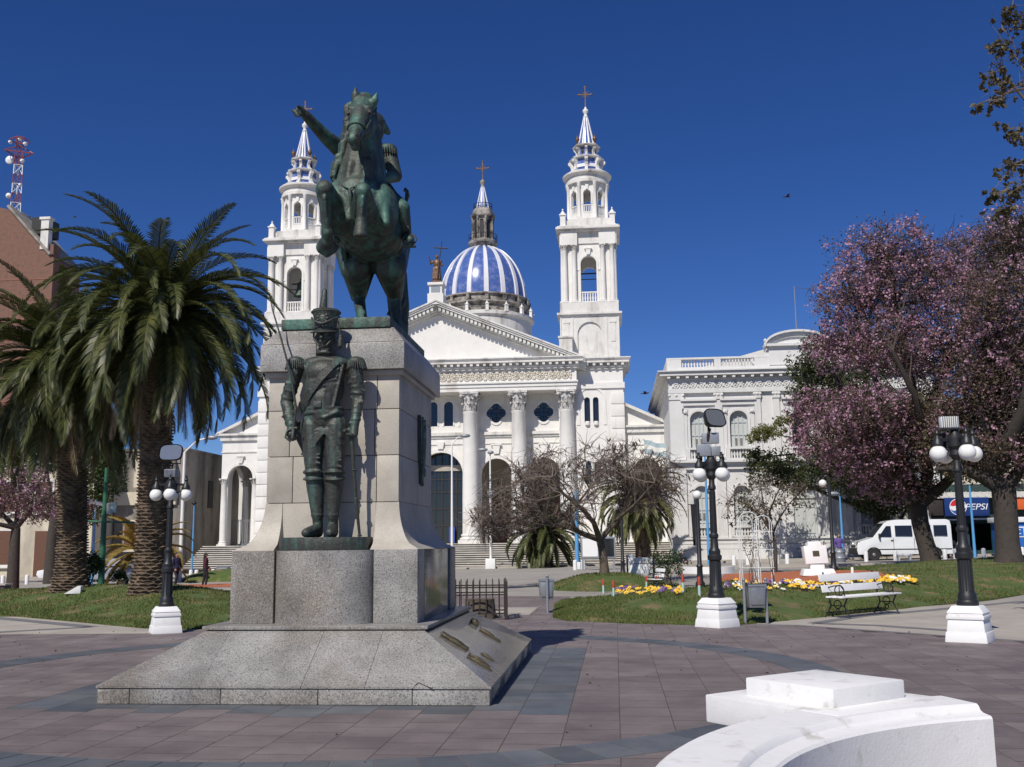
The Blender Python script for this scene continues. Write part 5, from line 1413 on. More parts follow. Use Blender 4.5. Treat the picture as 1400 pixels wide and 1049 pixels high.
for x in (-6.75, -4.1, 4.1, 6.75):
    shutters(x, .57, zz(2.0), zz(5.35), PA)
    m = MB(); arch_band(m, x, .55, zz(5.3), .16, -.07, .02, z0=zz(2.7)); m.build('window_arch', Wp, PA, smooth=20)
    b = MB().box(x-.75, x+.75, -.3, .2, zz(2.5), zz(2.62)).box(x-.75, x+.75, -.3, .2, zz(1.88), zz(2.0)).box(x-.82, x-.6, -.32, -.02, zz(1.9), zz(2.56)).box(x+.6, x+.82, -.32, -.02, zz(1.9), zz(2.56)).build('balcony', Wp, PA, smooth=0)
    for k in range(6): link('baluster', pb, b, (x-.475+.19*k, -.14, zz(1.98)), scale=(1, 1, .9))
dr = MB().box(-.75, .75, .25, .32, zz(.9), zz(5.2)).build('door', M['doorgrey'], PA)
m = MB()
for sx in (-1, 1):
    for (z0, z1) in ((1.2, 1.9), (2.1, 3.6), (3.8, 4.3)): m.box(sx*.37-.26, sx*.37+.26, .2, .26, zz(z0), zz(z1))
    m.prism([(sx*.37-.16, zz(2.85)), (sx*.37, zz(2.5)), (sx*.37+.16, zz(2.85)), (sx*.37, zz(3.2))], 'y', .16, .21)
m.box(-.75, .75, .15, .26, zz(4.4), zz(4.52)); m.box(-.03, .03, .18, .26, zz(.9), zz(4.4)); m.build('door_panel', M['shutter'], dr, smooth=0)
m = MB()
for i in range(3): m.box(-1.3+.15*i, 1.3-.15*i, -1.0+.3*i, .3, .0+.24*i, .24*(i+1))
m.build('door_steps', M['step'], PA, smooth=0)
PIL = [(-8.68, -7.75), (-5.65, -5.15), (-3.0, -2.6), (-1.75, -1.35), (1.35, 1.75), (2.6, 3.0), (5.15, 5.65), (7.75, 8.68)]
for a, b in PIL:
    m = MB(); m.box(a, b, -.16, .02, zz(7.05), zz(11.15)); m.box(a-.05, b+.05, -.22, .02, zz(7.05), zz(7.3)); m.build('pilaster', Wp, PA, smooth=0)
    m = MB(); m.box(a-.04, b+.04, -.22, .02, zz(11.15), zz(11.6))
    for x in (a, (a+b)/2, b): m.ball((x, -.22, zz(11.45)), (.1, .08, .1), 8, 6)
    m.build('pilaster_capital', Wp, PA, smooth=40)
    m = MB(); m.box(a-.03, b+.03, -.18, .02, zz(1.86), zz(6.4)); m.build('lower_pilaster', Wp, PA, smooth=0)
m = MB(); m.box(-HWp-.1, HWp+.1, -.22, .4, 0, zz(1.1)); m.box(-HWp-.16, HWp+.16, -.28, .4, zz(1.75), zz(1.88)); m.box(-HWp-.06, HWp+.06, -.17, .4, zz(1.12), zz(1.42)); m.box(-HWp-.06, HWp+.06, -.17, .4, zz(1.45), zz(1.75)); m.build('plinth_course', Wp, PA, smooth=0)
m = MB(); m.box(-HWp-.2, HWp+.2, -.5, .3, zz(6.85), zz(7.0)); m.box(-HWp-.1, HWp+.1, -.3, 20, zz(6.65), zz(6.84)); m.box(-HWp-.05, HWp+.05, -.2, 20, zz(6.4), zz(6.64)); m.build('belt_course', Wp, PA, smooth=0)
m = MB(); m.box(-HWp-.06, HWp+.06, -.24, 20, zz(11.6), zz(11.9)); m.box(-HWp-.02, HWp+.02, -.18, 20, zz(11.9), zz(12.35)); m.build('entablature', Wp, PA, smooth=0)
m = MB(); cornice(m, -HWp, HWp, -.05, zz(12.35), .75, .75, 20.4, mod=.62); m.build('cornice', Wp, PA, smooth=0)
fl = MB()
fl.torus((0, 0, 0), .17, .045, 12, 6, M=Mx); fl.ball((0, -.03, 0), (.07, .05, .07), 8, 6); fl.ball((.24, -.02, .08), (.07, .04, .1), 8, 6); fl.ball((-.24, -.02, -.06), (.07, .04, .1), 8, 6)
flM = fl.mesh('frieze_scroll', Wp, 60)
for i in range(30): link('frieze_scroll', flM, PA, (-8.2+i*.565, -.2, zz(12.12)))
m = MB(); m.box(-HWp-.1, HWp+.1, -.2, .35, zz(13.1), zz(13.38)); m.build('parapet_base', Wp, PA, smooth=0)
pr = MB().box(-HWp-.1, -1.9, -.2, .3, zz(13.93), zz(14.05)).build('balustrade_rail', Wp, PA, smooth=0); MB().box(1.9, HWp+.1, -.2, .3, zz(13.93), zz(14.05)).build('balustrade_rail', Wp, PA, smooth=0)
for x0, x1 in ((-8.8, -7.8), (-5.58, -5.14), (-2.88, -1.9), (1.9, 2.88), (5.14, 5.58), (7.8, 8.8)): MB().box(x0, x1, -.19, .3, zz(13.38), zz(13.93)).build('parapet_pier', Wp, PA, smooth=0)
for x0, x1 in ((-7.8, -5.58), (-5.14, -2.88), (2.88, 5.14), (5.58, 7.8)):
    for k in range(11): link('baluster', pb, PA, (x0+(x1-x0)*(k+.5)/11, .05, zz(13.38)), scale=(.9, .9, .95))
m = MB(); m.box(-HWp-.1, -HWp+.4, .35, 19, zz(13.1), zz(14.0)); m.box(HWp-.4, HWp+.1, .35, 19, zz(13.1), zz(14.0)); m.build('side_parapet', Wp, PA, smooth=0)
m = MB(); m.box(-1.9, 1.9, -.25, .4, zz(13.38), zz(14.65)); m.build('attic_wall', Wp, PA, smooth=0)
m = MB(); n = 16
for t0, t1, y0 in ((0, .14, -.55), (.14, .3, -.4), (.3, .45, -.3)):
    out = [(2.15*math.cos(a), zz(14.82)+.92*math.sin(a)-t0) for a in [PI*i/n for i in range(n+1)]]; inn = [(2.15*math.cos(a)*(1-.02), zz(14.82)+.92*math.sin(a)-t1) for a in [PI*i/n for i in range(n+1)]]
    for i in range(n): m.prism([out[i], out[i+1], inn[i+1], inn[i]], 'y', y0, .4)
m.box(-2.2, 2.2, -.5, .4, zz(14.65), zz(14.82)); m.prism([(1.9*math.cos(PI*i/n), zz(14.8)+.6*math.sin(PI*i/n)) for i in range(n+1)], 'y', -.15, .4); m.build('curved_gable', Wp, PA, smooth=20)
for sx in (-1, 1):
    m = MB(); m.torus((0, 0, 0), .26, .11, 16, 8, M=Matrix.Translation((sx*2.75, -.05, zz(13.75))) @ Mx); m.prism([(sx*1.9, zz(13.4)), (sx*2.9, zz(13.4)), (sx*2.5, zz(13.95)), (sx*2.2, zz(14.15)), (sx*1.9, zz(14.6))], 'y', -.15, .25); m.build('volute', Wp, PA, smooth=30)
    m = MB(); m.lathe([(.12, 0), (.06, .1), (.14, .28), (.001, .42)], 10, (sx*2.1, -.2, zz(14.82))); m.build('finial', Wp, PA, smooth=50)
m = MB(); m.prism([(-8, zz(13.2)), (8, zz(13.2)), (0, zz(15.3))], 'y', 1.5, 19); m.build('roof', M['white2'], PA, smooth=0)
MB().tube([(.6, 3, zz(14)), (.6, 3, zz(19.6))], [.05, .025], 8).build('flagpole', M['greybox'], PA)
# black banner hanging on the wall at street level
bn = thing('wall_banner', 'narrow black banner hanging against the palace wall', 'banner', W(947, 742, 69.4)); m = MB(); w = [W(944, 690, 69.4), W(951, 690, 69.4), W(951, 746, 69.4), W(948, 746, 69.4)]
o_ = bn.location; m.add([p-o_ for p in w]+[p-o_+Vector((0, .03, 0)) for p in w], [(0, 1, 2, 3), (7, 6, 5, 4), (0, 4, 5, 1), (1, 5, 6, 2), (2, 6, 7, 3), (3, 7, 4, 0)]); m.build('cloth', M['clothd'], bn, smooth=0); MB().tube([w[0]-o_+Vector((-.15, 0, 0)), w[1]-o_+Vector((.15, 0, 0))], .03, 6).build('rod', M['iron'], bn)

# ================================================================ corner shop with drink sign (right edge)
sx0 = W(1272, 760, 66).x; sx1 = W(1362, 760, 66).x
SH = thing('corner_shop', 'low shop with blue drink sign, tin awning roof and dark green front', 'shop', (sx0, 66, gnd(sx0, 66)))
w = sx1-sx0
def SZ(py): return W(1320, py, 66).z - SH.location.z
m = MB(); m.panel(rect(0, w+6, 0, SZ(662)), [rect(.35, 2.1, 0, SZ(716)), rect(2.5, 4.2, .4, SZ(716))], .3, .6); m.box(0, w+6, .6, 9, SZ(668), SZ(662)); m.box(0, .3, .6, 9, 0, SZ(662)); m.box(w+5.7, w+6, .6, 9, 0, SZ(662)); m.box(0, w+6, 5, 5.2, 0, SZ(668)); m.build('wall', mk('shop_green', (.025, .05, .045), .6, .1, 2.), SH, smooth=0)
m = MB(); m.prism([(-.6, SZ(680)), (-.6, SZ(681.5)), (2.0, SZ(661)), (2.0, SZ(659))], 'x', -.2, w+6.2); m.build('awning', M['tin'], SH, smooth=0)
m = MB()
for i in range(24): x = -.1+(w+6)*i/23; m.prism([(-.62, SZ(679.4)), (-.62, SZ(680)), (1.9, SZ(659.8)), (1.9, SZ(659))], 'x', x-.03, x+.03)
m.build('awning_seam', M['tin'], SH, smooth=0)
a = W(1292, 700, 65.3).x-sx0; b = W(1353, 700, 65.3).x-sx0
sg = MB().box(a, b, -.70, -.5, SZ(706), SZ(681)).build('sign_board', M['bluesign'], SH, bevel=.02)
text('sign_lettering', 'PEPSI', .52, M['signwhite'], sg, (a+(b-a)*.70, -.705, (SZ(706)+SZ(681))/2-.02), (PI/2, 0, 0), .004, .25, 1.15)
c = Vector((a+(b-a)*.30, -.71, (SZ(706)+SZ(681))/2)); r = .50
MB().prism([(c.x+r*math.cos(2*PI*i/28), c.z+r*math.sin(2*PI*i/28)) for i in range(28)], 'y', -.708, -.702).build('logo_disc', M['signwhite'], sg, smooth=0)
wave = lambda t, s_: .10*math.sin(t*2.4)*s_
upP = [(c.x+.46*math.cos(t), c.z+.46*math.sin(t)) for t in [.28+(PI-.36)*i/14 for i in range(15)]] + [(c.x-.42+.84*i/8, c.z+.14+.09*math.sin((i/8-.5)*5)) for i in range(9)]
MB().prism(upP, 'y', -.716, -.71).build('logo_red', M['signred'], sg, smooth=0)
dnP = [(c.x+.46*math.cos(t), c.z+.46*math.sin(t)) for t in [PI+.28+(PI-.36)*i/14 for i in range(15)]] + [(c.x+.42-.84*i/8, c.z-.14+.09*math.sin((.5-i/8)*5)) for i in range(9)]
MB().prism(dnP, 'y', -.716, -.71).build('logo_blue', plain('logo_blue', (.02, .10, .45), .4), sg, smooth=0)
MB().box(.1, w, -.25, .1, SZ(713), SZ(707)).build('fascia', M['iron'], SH); MB().box(.2, 2.1, -.3, -.26, SZ(711.5), SZ(709.8)).box(2.6, 3.6, -.3, -.26, SZ(711), SZ(709)).build('fascia_lettering', M['signwhite'], SH, smooth=0)
MB().box(a-.9, a-.05, -.6, .25, SZ(705), SZ(684)).build('side_sign', M['ironbrown'], SH, bevel=.02)
MB().prism([(W(1268, 760, 65).x-sx0-.3, 0), (W(1281, 760, 65).x-sx0, 0), (W(1276, 690, 65).x-sx0, SZ(690)), (W(1270, 690, 65).x-sx0-.5, SZ(690))], 'y', -.4, .2).build('white_pillar', Wp, SH, smooth=0)
m = MB(); m.box(w-.1, w+.1, -.3, .3, 0, SZ(707)); m.build('post', plain('emerald', (.01, .12, .07)), SH)
m = MB(); m.box(w+.6, w+4, -.5, -.3, SZ(698), SZ(680)); s2 = m.build('orange_sign', plain('orange_sign', (.65, .12, .02)), SH, bevel=.02); MB().box(w+.3, w+.9, -.52, -.5, SZ(697), SZ(684)).build('sign_patch', M['signwhite'], s2)
# taller cream house behind the shop
p = W(1330, 640, 74); HB = thing('cream_house', 'tall cream house rising behind the shop awning', 'house', (p.x, 74, gnd(p.x, 74)))
MB().box(-5.2, 9, 0, 9, 0, 10.4).build('wall', M['cream'], HB); MB().box(-5.4, 9.2, -.3, 9.2, 10.4, 10.8).build('cornice', M['white2'], HB)
for x in (-3.2, -.6, 2., 4.6):
    wv = MB().box(x-.55, x+.55, -.06, .0, 6.2, 8.6).build('window', M['glassd'], HB); MB().box(x-.68, x+.68, -.1, -.02, 8.6, 8.8).box(x-.68, x-.56, -.1, -.02, 6.2, 8.6).box(x+.56, x+.68, -.1, -.02, 6.2, 8.6).box(x-.75, x+.75, -.16, -.02, 6.05, 6.2).build('window_frame', M['white2'], wv)
# blue kiosk
p = W(1392, 755, 62); KI = thing('kiosk', 'blue street kiosk with a white roof at the kerb', 'kiosk', (p.x, 62, gnd(p.x, 62)))
MB().box(-.75, 1.7, 0, 1.8, .05, 1.95).build('body', M['kiosk'], KI, bevel=.03); MB().box(-.9, 1.85, -.15, 1.95, 1.95, 2.25).build('roof', M['wpaint'], KI, bevel=.04)
hs = MB().box(-.25, .45, -.03, .01, 1.1, 1.7).build('hatch', M['wpaint'], KI); MB().box(-.18, .38, -.05, -.02, 1.17, 1.63).build('hatch_panel', M['kiosk'], hs); text('hatch_letter', 'C', .4, M['signwhite'], hs, (.1, -.055, 1.4), (PI/2, 0, 0))

# ================================================================ left side buildings
def windows(parent, spots, hw, hh, y, fm, pm_):
    for (x, z) in spots:
        f_ = MB().box(x-hw-.16, x+hw+.16, y-.10, y, z-hh-.16, z+hh+.16).build('window', fm, parent); MB().box(x-hw, x+hw, y-.13, y-.09, z-hh, z+hh).build('shutter', pm_, f_); MB().box(x-hw-.25, x+hw+.25, y-.22, y-.08, z-hh-.28, z-hh-.16).build('sill', fm, f_)
p = Vector((-33.2, 77, gnd(-33.2, 77))); SB = thing('stained_house', 'grey stained windowless house wall beside the church wing', 'house', p)
MB().box(-5.6, 0, 0, 20, 0, 9.5).build('wall', M['stain'], SB); MB().box(-5.8, .12, -.12, 20.1, 9.5, 9.7).build('parapet', M['stain'], SB)
MB().box(-5.6, -.6, -.25, 0, 5.3, 6.3).build('balcony_slab', M['cream'], SB); MB().box(-3.6, -.8, -1.2, 0, 6.6, 9.0).build('upper_box', M['cream'], SB)
MB().box(-.05, .06, 4.6, 5.6, 5.2, 7.4).build('side_window', M['dark'], SB); windows(SB, [(-4.2, 3.0), (-2.0, 3.0)], .5, 1.0, 0, M['cream'], M['brownwood'])
p = Vector((-40.2, 74, gnd(-40, 74))); CB = thing('cream_townhouse', 'cream two-storey townhouse with brown shutters behind the palm trunk', 'house', p)
MB().box(-10, 1.2, 0, 12, 0, 9.4).build('wall', M['cream'], CB); m = MB(); cornice(m, -10, 1.2, 0, 8.0, .7, .5, 12.3, mod=.8); m.build('cornice', M['white2'], CB, smooth=0); MB().box(-10, 1.2, -.1, .3, 8.7, 9.9).build('parapet', M['white2'], CB)
windows(CB, [(-8.5, 6.0), (-5.6, 6.0), (-2.7, 6.0), (-.3, 6.0)], .65, 1.1, 0, M['white2'], M['brownwood']); windows(CB, [(-8.5, 2.2), (-5.4, 2.2), (-.5, 2.2)], .7, 1.25, 0, M['white2'], M['brownwood'])
MB().box(-3.2, -1.7, -.1, .05, 0, 3.4).build('door', M['brownwood'], CB)
p = Vector((-47.5, 64, gnd(-47, 64))); GW = thing('garden_wall', 'low cream wall with a dark red gate at the street', 'wall', p)
MB().box(-14, 4.6, 0, .3, 0, 2.6).build('wall', M['cream'], GW); MB().box(-.6, 2.0, -.08, .38, 0, 2.9).build('gate', plain('dark_red', (.16, .02, .015)), GW); MB().box(-14.1, 4.7, -.06, .36, 2.6, 2.75).build('coping', M['white2'], GW)
# brick building with gable and mast
BK = thing('brick_building', 'tall brown brick building with steep gable and skylight', 'building', (-56, 92, gnd(-56, 92)))
a = W(14, 287, 92)-BK.location; b = W(58, 338, 92)-BK.location; c = W(74, 345, 92)-BK.location
P = [(-14, 0), (c.x, 0), (c.x, c.z-.6), (b.x, b.z), (a.x, a.z), (-14, a.z+3)]
MB().prism(P, 'y', 0, 5).build('wall', M['brick'], BK, smooth=0)
m = MB(); d = Vector((b.x-a.x, b.z-a.z)).normalized(); nn = Vector((-d.y, d.x))
if nn.y < 0: nn = -nn
q = [Vector((a.x, a.z))+nn*.02-d*.4, Vector((b.x, b.z))+nn*.02+d*1.2]; m.prism([tuple(q[0]), tuple(q[1]), tuple(q[1]+nn*.25), tuple(q[0]+nn*.25)], 'y', -.25, 5.2); m.build('roof', M['roofgrey'], BK, smooth=0)
e = Vector((a.x, a.z)).lerp(Vector((b.x, b.z)), .55); MB().box(e.x, e.x+1.5, .6, 3, e.y-.2, e.y+1.5).build('skylight', M['dark'], BK)
MB().box(e.x+1.4, e.x+2.2, -.1, .6, e.y-2, e.y+1.0).box(e.x+1.25, e.x+2.35, -.2, .7, e.y+1.0, e.y+1.25).build('chimney', M['white2'], BK); MB().box(c.x-1.4, c.x-.2, .2, 1.4, c.z-1, c.z+.9).build('chimney', M['brick'], BK); MB().box(a.x-2.6, a.x-1.6, -.1, .6, a.z-4.5, a.z-1.2).build('vent_pipe', M['white2'], BK)
# courses of bricks close to the gable: string of raised rows
for k in range(12): MB().box(-14, c.x-.1, -.03, .02, 6+k*2.0, 6.14+k*2.0).build('brick_course', mk('brick_course', (.24, .11, .075), .9, .1) if k == 0 else bpy.data.materials['brick_course'], BK, smooth=0)
ms = thing('antenna_mast', 'red and white lattice antenna mast with dishes on the brick building', 'mast', BK.location+Vector((a.x-.4, 1.5, a.z-.8)))
H = W(25, 188, 93.5).z-ms.location.z; r0 = .55; NSEG = 9
for k in range(NSEG):
    m = MB(); z0, z1 = H*k/NSEG, H*(k+1)/NSEG; ra, rb = r0*(1-.3*k/NSEG), r0*(1-.3*(k+1)/NSEG)
    for i in range(3):
        p0 = Vector((ra*math.cos(2.1*i), ra*math.sin(2.1*i), z0)); p1 = Vector((rb*math.cos(2.1*i), rb*math.sin(2.1*i), z1)); q1 = Vector((rb*math.cos(2.1*i+2.1), rb*math.sin(2.1*i+2.1), z1))
        m.tube([p0, p1], .05, 5); m.tube([p0, q1], .03, 5); m.tube([p1, q1], .03, 5)
    m.build('mast_section', M['mast_r'] if k % 2 == 0 or k > 5 else M['wpaint'], ms)
for (x, z, r) in ((-.6, .30, .28), (.6, .42, .16), (-.75, .72, .42), (.6, .70, .22), (-.8, .93, .18), (.8, .9, .2), (.2, .96, .18)):
    m = MB(); m.lathe([(r, 0), (r*.95, .15), (.1, .3)], 14, M=Matrix.Translation((x, -.3, z*H)) @ Matrix.Rotation(PI/2, 4, 'X')); m.build('dish', M['wpaint'], ms, smooth=40)
m = MB(); m.torus((0, 0, H*.80), 1.5, .07, 3, 6); m.torus((0, 0, H*.96), .9, .06, 8, 6)
for i in range(3): m.tube([(0, 0, H*.9), (1.5*math.cos(2.1*i), 1.5*math.sin(2.1*i), H*.8)], .05, 5)
m.build('platform_ring', M['mast_r'], ms)
for dx in (-2.6, -3.4, -1.8):
    pass
# ================================================================ vegetation helpers
def leaves(name, clumps, n, size, mat, parent, flat=.6, shell=.45, aspect=.55, droop=0.0, cl=1.0):
    """n small leaf quads spread through ellipsoid clumps [(centre, (rx,ry,rz))]; uneven outline from noise"""
    vol = np.array([(c[1][0]*c[1][1]*c[1][2])**(2/3) for c in clumps]); cnt = (vol/vol.sum()*n).astype(int)+1
    Ps = []; tc = []
    for (c, r), k in zip(clumps, cnt):
        ns = max(3, k//9)                                  # sub-sprigs so that the crown has light and dark tufts
        d = rng.normal(size=(ns, 3)); d /= np.linalg.norm(d, axis=1)[:, None]
        rad = rng.uniform(0, 1, ns)**shell
        rad *= 1 + .22*np.array([noise.noise((q[0]*1.7+c[0], q[1]*1.7+c[1], q[2]*1.7)) for q in d])
        sc = d*rad[:, None]*np.array(r)
        idx = rng.integers(0, ns, k)
        P = sc[idx] + rng.normal(0, .13*cl, (k, 3))*max(.35, min(1.2, min(r)))
        Ps.append(P + np.array(c)); tc.append(rng.uniform(.0, 1, ns)[idx])
    P = np.concatenate(Ps); t = np.concatenate(tc); n = len(P)
    nrm = rng.normal(size=(n, 3)); nrm[:, 2] += flat; nrm /= np.linalg.norm(nrm, axis=1)[:, None]
    ref = rng.normal(size=(n, 3)); u = np.cross(nrm, ref); u /= np.linalg.norm(u, axis=1)[:, None]
    u[:, 2] -= droop; v = np.cross(nrm, u)
    s = size*rng.uniform(.55, 1.35, n)[:, None]
    V = np.stack([P-u*s*.5, P-v*s*aspect*.5+u*s*.05, P+u*s*.5, P+v*s*aspect*.5+u*s*.05], 1).reshape(-1, 3)
    tint = np.clip(.65*t + .35*rng.uniform(0, 1, n), 0, 1)
    return link(name, npmesh(name, V, np.arange(n*4).reshape(-1, 4), mat, tint), parent)
def bez(a, b, bend, n=7):
    a = Vector(a); b = Vector(b); m = a.lerp(b, .5)+Vector(bend)
    return [a*(1-t)**2 + m*2*t*(1-t) + b*t*t for t in [i/(n-1) for i in range(n)]]
def twigs(mb, limbs, clumps, n2, n3, l3, r2=.035, r3=.011, droop=-.15, wig=.25):
    """secondary branches from the limbs into the clumps, then fine contorted twigs"""
    pts = [p for L in limbs for p in L[1:]]
    sec = []
    w = [c[1][0]*c[1][2] for c in clumps]
    for i in range(n2):
        c, r = random.choices(clumps, w)[0]
        d = Vector((random.gauss(0, 1), random.gauss(0, 1), random.gauss(0, 1))).normalized()*random.random()**.4
        e = Vector(c)+Vector((d.x*r[0], d.y*r[1], d.z*r[2]))
        s = min(random.sample(pts, min(10, len(pts))), key=lambda p: (p-e).length)
        L = (e-s).length
        q = bez(s, e, (random.gauss(0, wig)*L*.4, random.gauss(0, wig)*L*.4, random.gauss(.1, wig)*L*.5), 6)
        q = [q[0]]+[p+Vector((random.gauss(0, .03), random.gauss(0, .03), random.gauss(0, .03)))*L*.5 for p in q[1:]]
        mb.tube(q, [r2*(1-.75*k/5) for k in range(6)], 4, cap=False); sec.append(q)
    for i in range(n3):
        q = random.choice(sec); k = random.randrange(2, 6); s = q[k]
        d = Vector((random.gauss(0, 1), random.gauss(0, 1), random.gauss(.1, .8))).normalized(); L = l3*random.uniform(.4, 1.2)
        P = [s]
        for j in range(4):
            d = (d+Vector((random.gauss(0, wig), random.gauss(0, wig), random.gauss(droop, wig)))).normalized(); P.append(P[-1]+d*L/4)
        mb.tube(P, [r3, r3*.9, r3*.75, r3*.6, r3*.4], 3, cap=False)
def trunk_tube(mb, pts, rad, n=10): mb.tube(pts, rad, n)
def wclump(px, py, Y, rx, rz, o, ry=None):
    s = Y/1400; return (tuple(W(px, py, Y)-o), (rx*s, (ry if ry else (rx+rz)/2)*s, rz*s))

# ---------------------------------------------------------------- palms
def frond_mesh(name, L, e0, droop, mat, n=52, leaf=.42, dry=False, seed=0, lw=.027):
    rs = random.Random(seed); V = []; Fc = []; tn = []
    pts = []; p = Vector((0, 0, 0)); a = e0; N = 16
    side = rs.uniform(-.08, .08)
    for i in range(N+1):
        pts.append(p.copy()); t = i/N
        p = p+Vector((math.cos(a), side*t, math.sin(a)))*(L/N); a -= droop/N*(.5+1.1*t)
    def ptan(s):
        k = min(int(s*N), N-1); f = s*N-k
        return pts[k].lerp(pts[k+1], f), (pts[k+1]-pts[k]).normalized()
    m = MB(); m.tube(pts, [.028*(1-.8*i/N)+.004 for i in range(N+1)], 4); V += m.v; base = [tuple(f) for f in m.f]
    quads = [f for f in base if len(f) == 4]; tn += [.75]*len(quads); Fc += quads
    for i in range(n):
        s = .10+.89*i/(n-1); c, d = ptan(s); side_v = d.cross(Vector((0, 0, 1)))
        side_v = side_v.normalized() if side_v.length > .05 else Vector((0, 1, 0)); upv = side_v.cross(d).normalized()
        ll = leaf*(math.sin(PI*min(1, .12+s*.86))**.6)*rs.uniform(.85, 1.1)
        for sg in (-1, 1):
            out = (side_v*sg*(.85-.35*s)+d*(.5+.5*s)+upv*(.30 if not dry else -.05)).normalized()
            w = d*(lw if not dry else .014)
            b1 = c+out*ll*.55; tip = c+out*ll+Vector((0, 0, -ll*(.22 if not dry else .55)))
            k = len(V); V += [tuple(c-w), tuple(c+w), tuple(b1+w*1.1), tuple(b1-w*1.1), tuple(tip), tuple(tip+w*.15)]
            Fc += [(k, k+1, k+2, k+3), (k+3, k+2, k+5, k+4)]
            q = rs.random(); tn += [q, q]
    return npmesh(name, np.array(V), np.array(Fc), mat, np.array(tn))
def palm_trunk(parent, base_r, mid_r, h, lean, mat, rows, bulge=None):
    m = MB(); prof = []
    N = 26
    def rad(t): return mid_r + (base_r-mid_r)*max(0, 1-t/.16)**1.6 + (bulge or 0)*sst(.72, .97, t)
    pts = [Vector((lean[0]*t*t, lean[1]*t*t, h*t)) for t in [i/N for i in range(N+1)]]
    m.tube(pts, [rad(i/N)*.95 for i in range(N+1)], 18)
    for j in range(rows):                                      # overlapping leaf scars
        t = (j+.5)/rows; c = Vector((lean[0]*t*t, lean[1]*t*t, h*t)); r = rad(t); k = max(9, int(2*PI*r/.24))
        for i in range(k):
            a = 2*PI*(i+.5*(j % 2))/k + random.uniform(-.06, .06); u = Vector((math.cos(a), math.sin(a), 0)); v = Vector((-math.sin(a), math.cos(a), 0)); w = .5*2*PI*r/k*.96; hh = h/rows*.62; pr = random.uniform(.025, .07)
            z = c+u*r*.93
            A = [z-v*w, z+v*w, z+v*w*.45+Vector((0, 0, hh*1.2)), z-v*w*.45+Vector((0, 0, hh*1.2)), z-v*w*.75+u*pr+Vector((0, 0, hh*.45)), z+v*w*.75+u*pr+Vector((0, 0, hh*.45)), z+u*pr*1.3+Vector((0, 0, hh*.9))]
            m.add(A, [(0, 1, 5, 4), (4, 5, 6), (1, 2, 6, 5), (0, 4, 6, 3), (3, 6, 2)])
    return m.build('trunk', mat, parent, smooth=25)
FRM = {}
def fronds(parent, c, L, rings, mat_g, mat_d, key, leaf=.42, n=46, lw=.027):
    for (e, dr, num, dry) in rings:
        k = (key, round(e, 2), dry)
        if k not in FRM: FRM[k] = [frond_mesh('frond', L*(.9 if dry else 1), e, dr*f, mat_d if dry else mat_g, n, leaf*(.8 if dry else 1), dry, seed=int(e*100)+q, lw=lw) for q, f in enumerate((.88, 1.12))]
        off = random.uniform(0, 6.28)
        for i in range(num):
            a = off+2*PI*i/num+random.uniform(-.16, .16); s = random.uniform(.86, 1.1)
            o = link('dry_frond' if dry else 'frond', random.choice(FRM[k]), parent, Vector(c)+Vector((.16*math.cos(a), .16*math.sin(a), 0)), (random.uniform(-.25, .25), random.uniform(-.12, .12), a), (s, s, s))
            o.rotation_mode = 'XYZ'
BIG = [(1.35, 1.2, 7, 0), (1.12, 1.6, 12, 0), (.9, 1.9, 15, 0), (.65, 2.1, 16, 0), (.38, 2.15, 17, 0), (.1, 1.95, 18, 0), (-.22, 1.6, 18, 0), (-.55, 1.15, 17, 0), (-.85, .8, 15, 0), (-.8, .9, 9, 1), (-1.1, .5, 11, 1), (-1.3, .25, 8, 1)]
def big_palm(label, x, y, h, L, seed, bulge=.22, lean=(0, 0)):
    random.seed(seed)
    t = thing('palm_tree', label, 'palm tree', (x, y, T(x, y)-.22), group='palms on the left lawn')
    palm_trunk(t, .62, .41, h, lean, M['palmbark'], 88, bulge); c = Vector((lean[0], lean[1], h))
    fronds(t, c, L, BIG, M['palm'], M['palmdry'], 'big', .5, 54)
    return t
big_palm('tall full-crowned palm standing nearest the lamp post on the grass bank', -12.05, 26, 7.5, 3.8, 3)
big_palm('palm with thinner crown and yellowing fronds, farther along the grass bank', -15.3, 28, 6.6, 3.9, 5, lean=(-.5, 0))
SM = [(1.3, 1.1, 5, 0), (1.0, 1.6, 10, 0), (.65, 1.9, 13, 0), (.25, 2.0, 15, 0), (-.15, 1.6, 14, 0), (-.55, 1.0, 10, 0)]
def small_palm(label, px, Y, h, L, tr, rings, mat, group, lean=(0, 0), leaf=.5):
    p = at(px, Y); t = thing('palm_tree', label, 'palm tree', p-Vector((0, 0, .05)), group=group)
    palm_trunk(t, tr*1.2, tr, h, lean, M['palmbark'], int(h/.13)+4, .08); fronds(t, (lean[0], lean[1], h), L, rings, mat, M['palmdry'], label[:9]+str(L), leaf, 38, .045); return t
small_palm('short stout palm in front of the church steps', 746, 66.5, 2.2, 3.4, .5, SM, M['palm'], 'palms by the church steps')
fol2 = leafmat('olive_palm', (.05, .065, .02), (.19, .19, .07), .25)
small_palm('taller shaggy palm with olive fronds before the church wing', 880, 65, 4.2, 3.4, .5, SM+[(-.85, .7, 12, 0), (-1.1, .4, 8, 1)], fol2, 'palms by the church steps', lean=(-.35, 0))
small_palm('golden yellowing palm behind the big palm trunk', 196, 52, 1.7, 3.0, .35, [(1.2, 1.2, 5, 0), (.8, 1.6, 8, 0), (.4, 1.7, 8, 0), (-.2, 1.2, 7, 0)], M['palmgold'], 'palms on the left lawn')

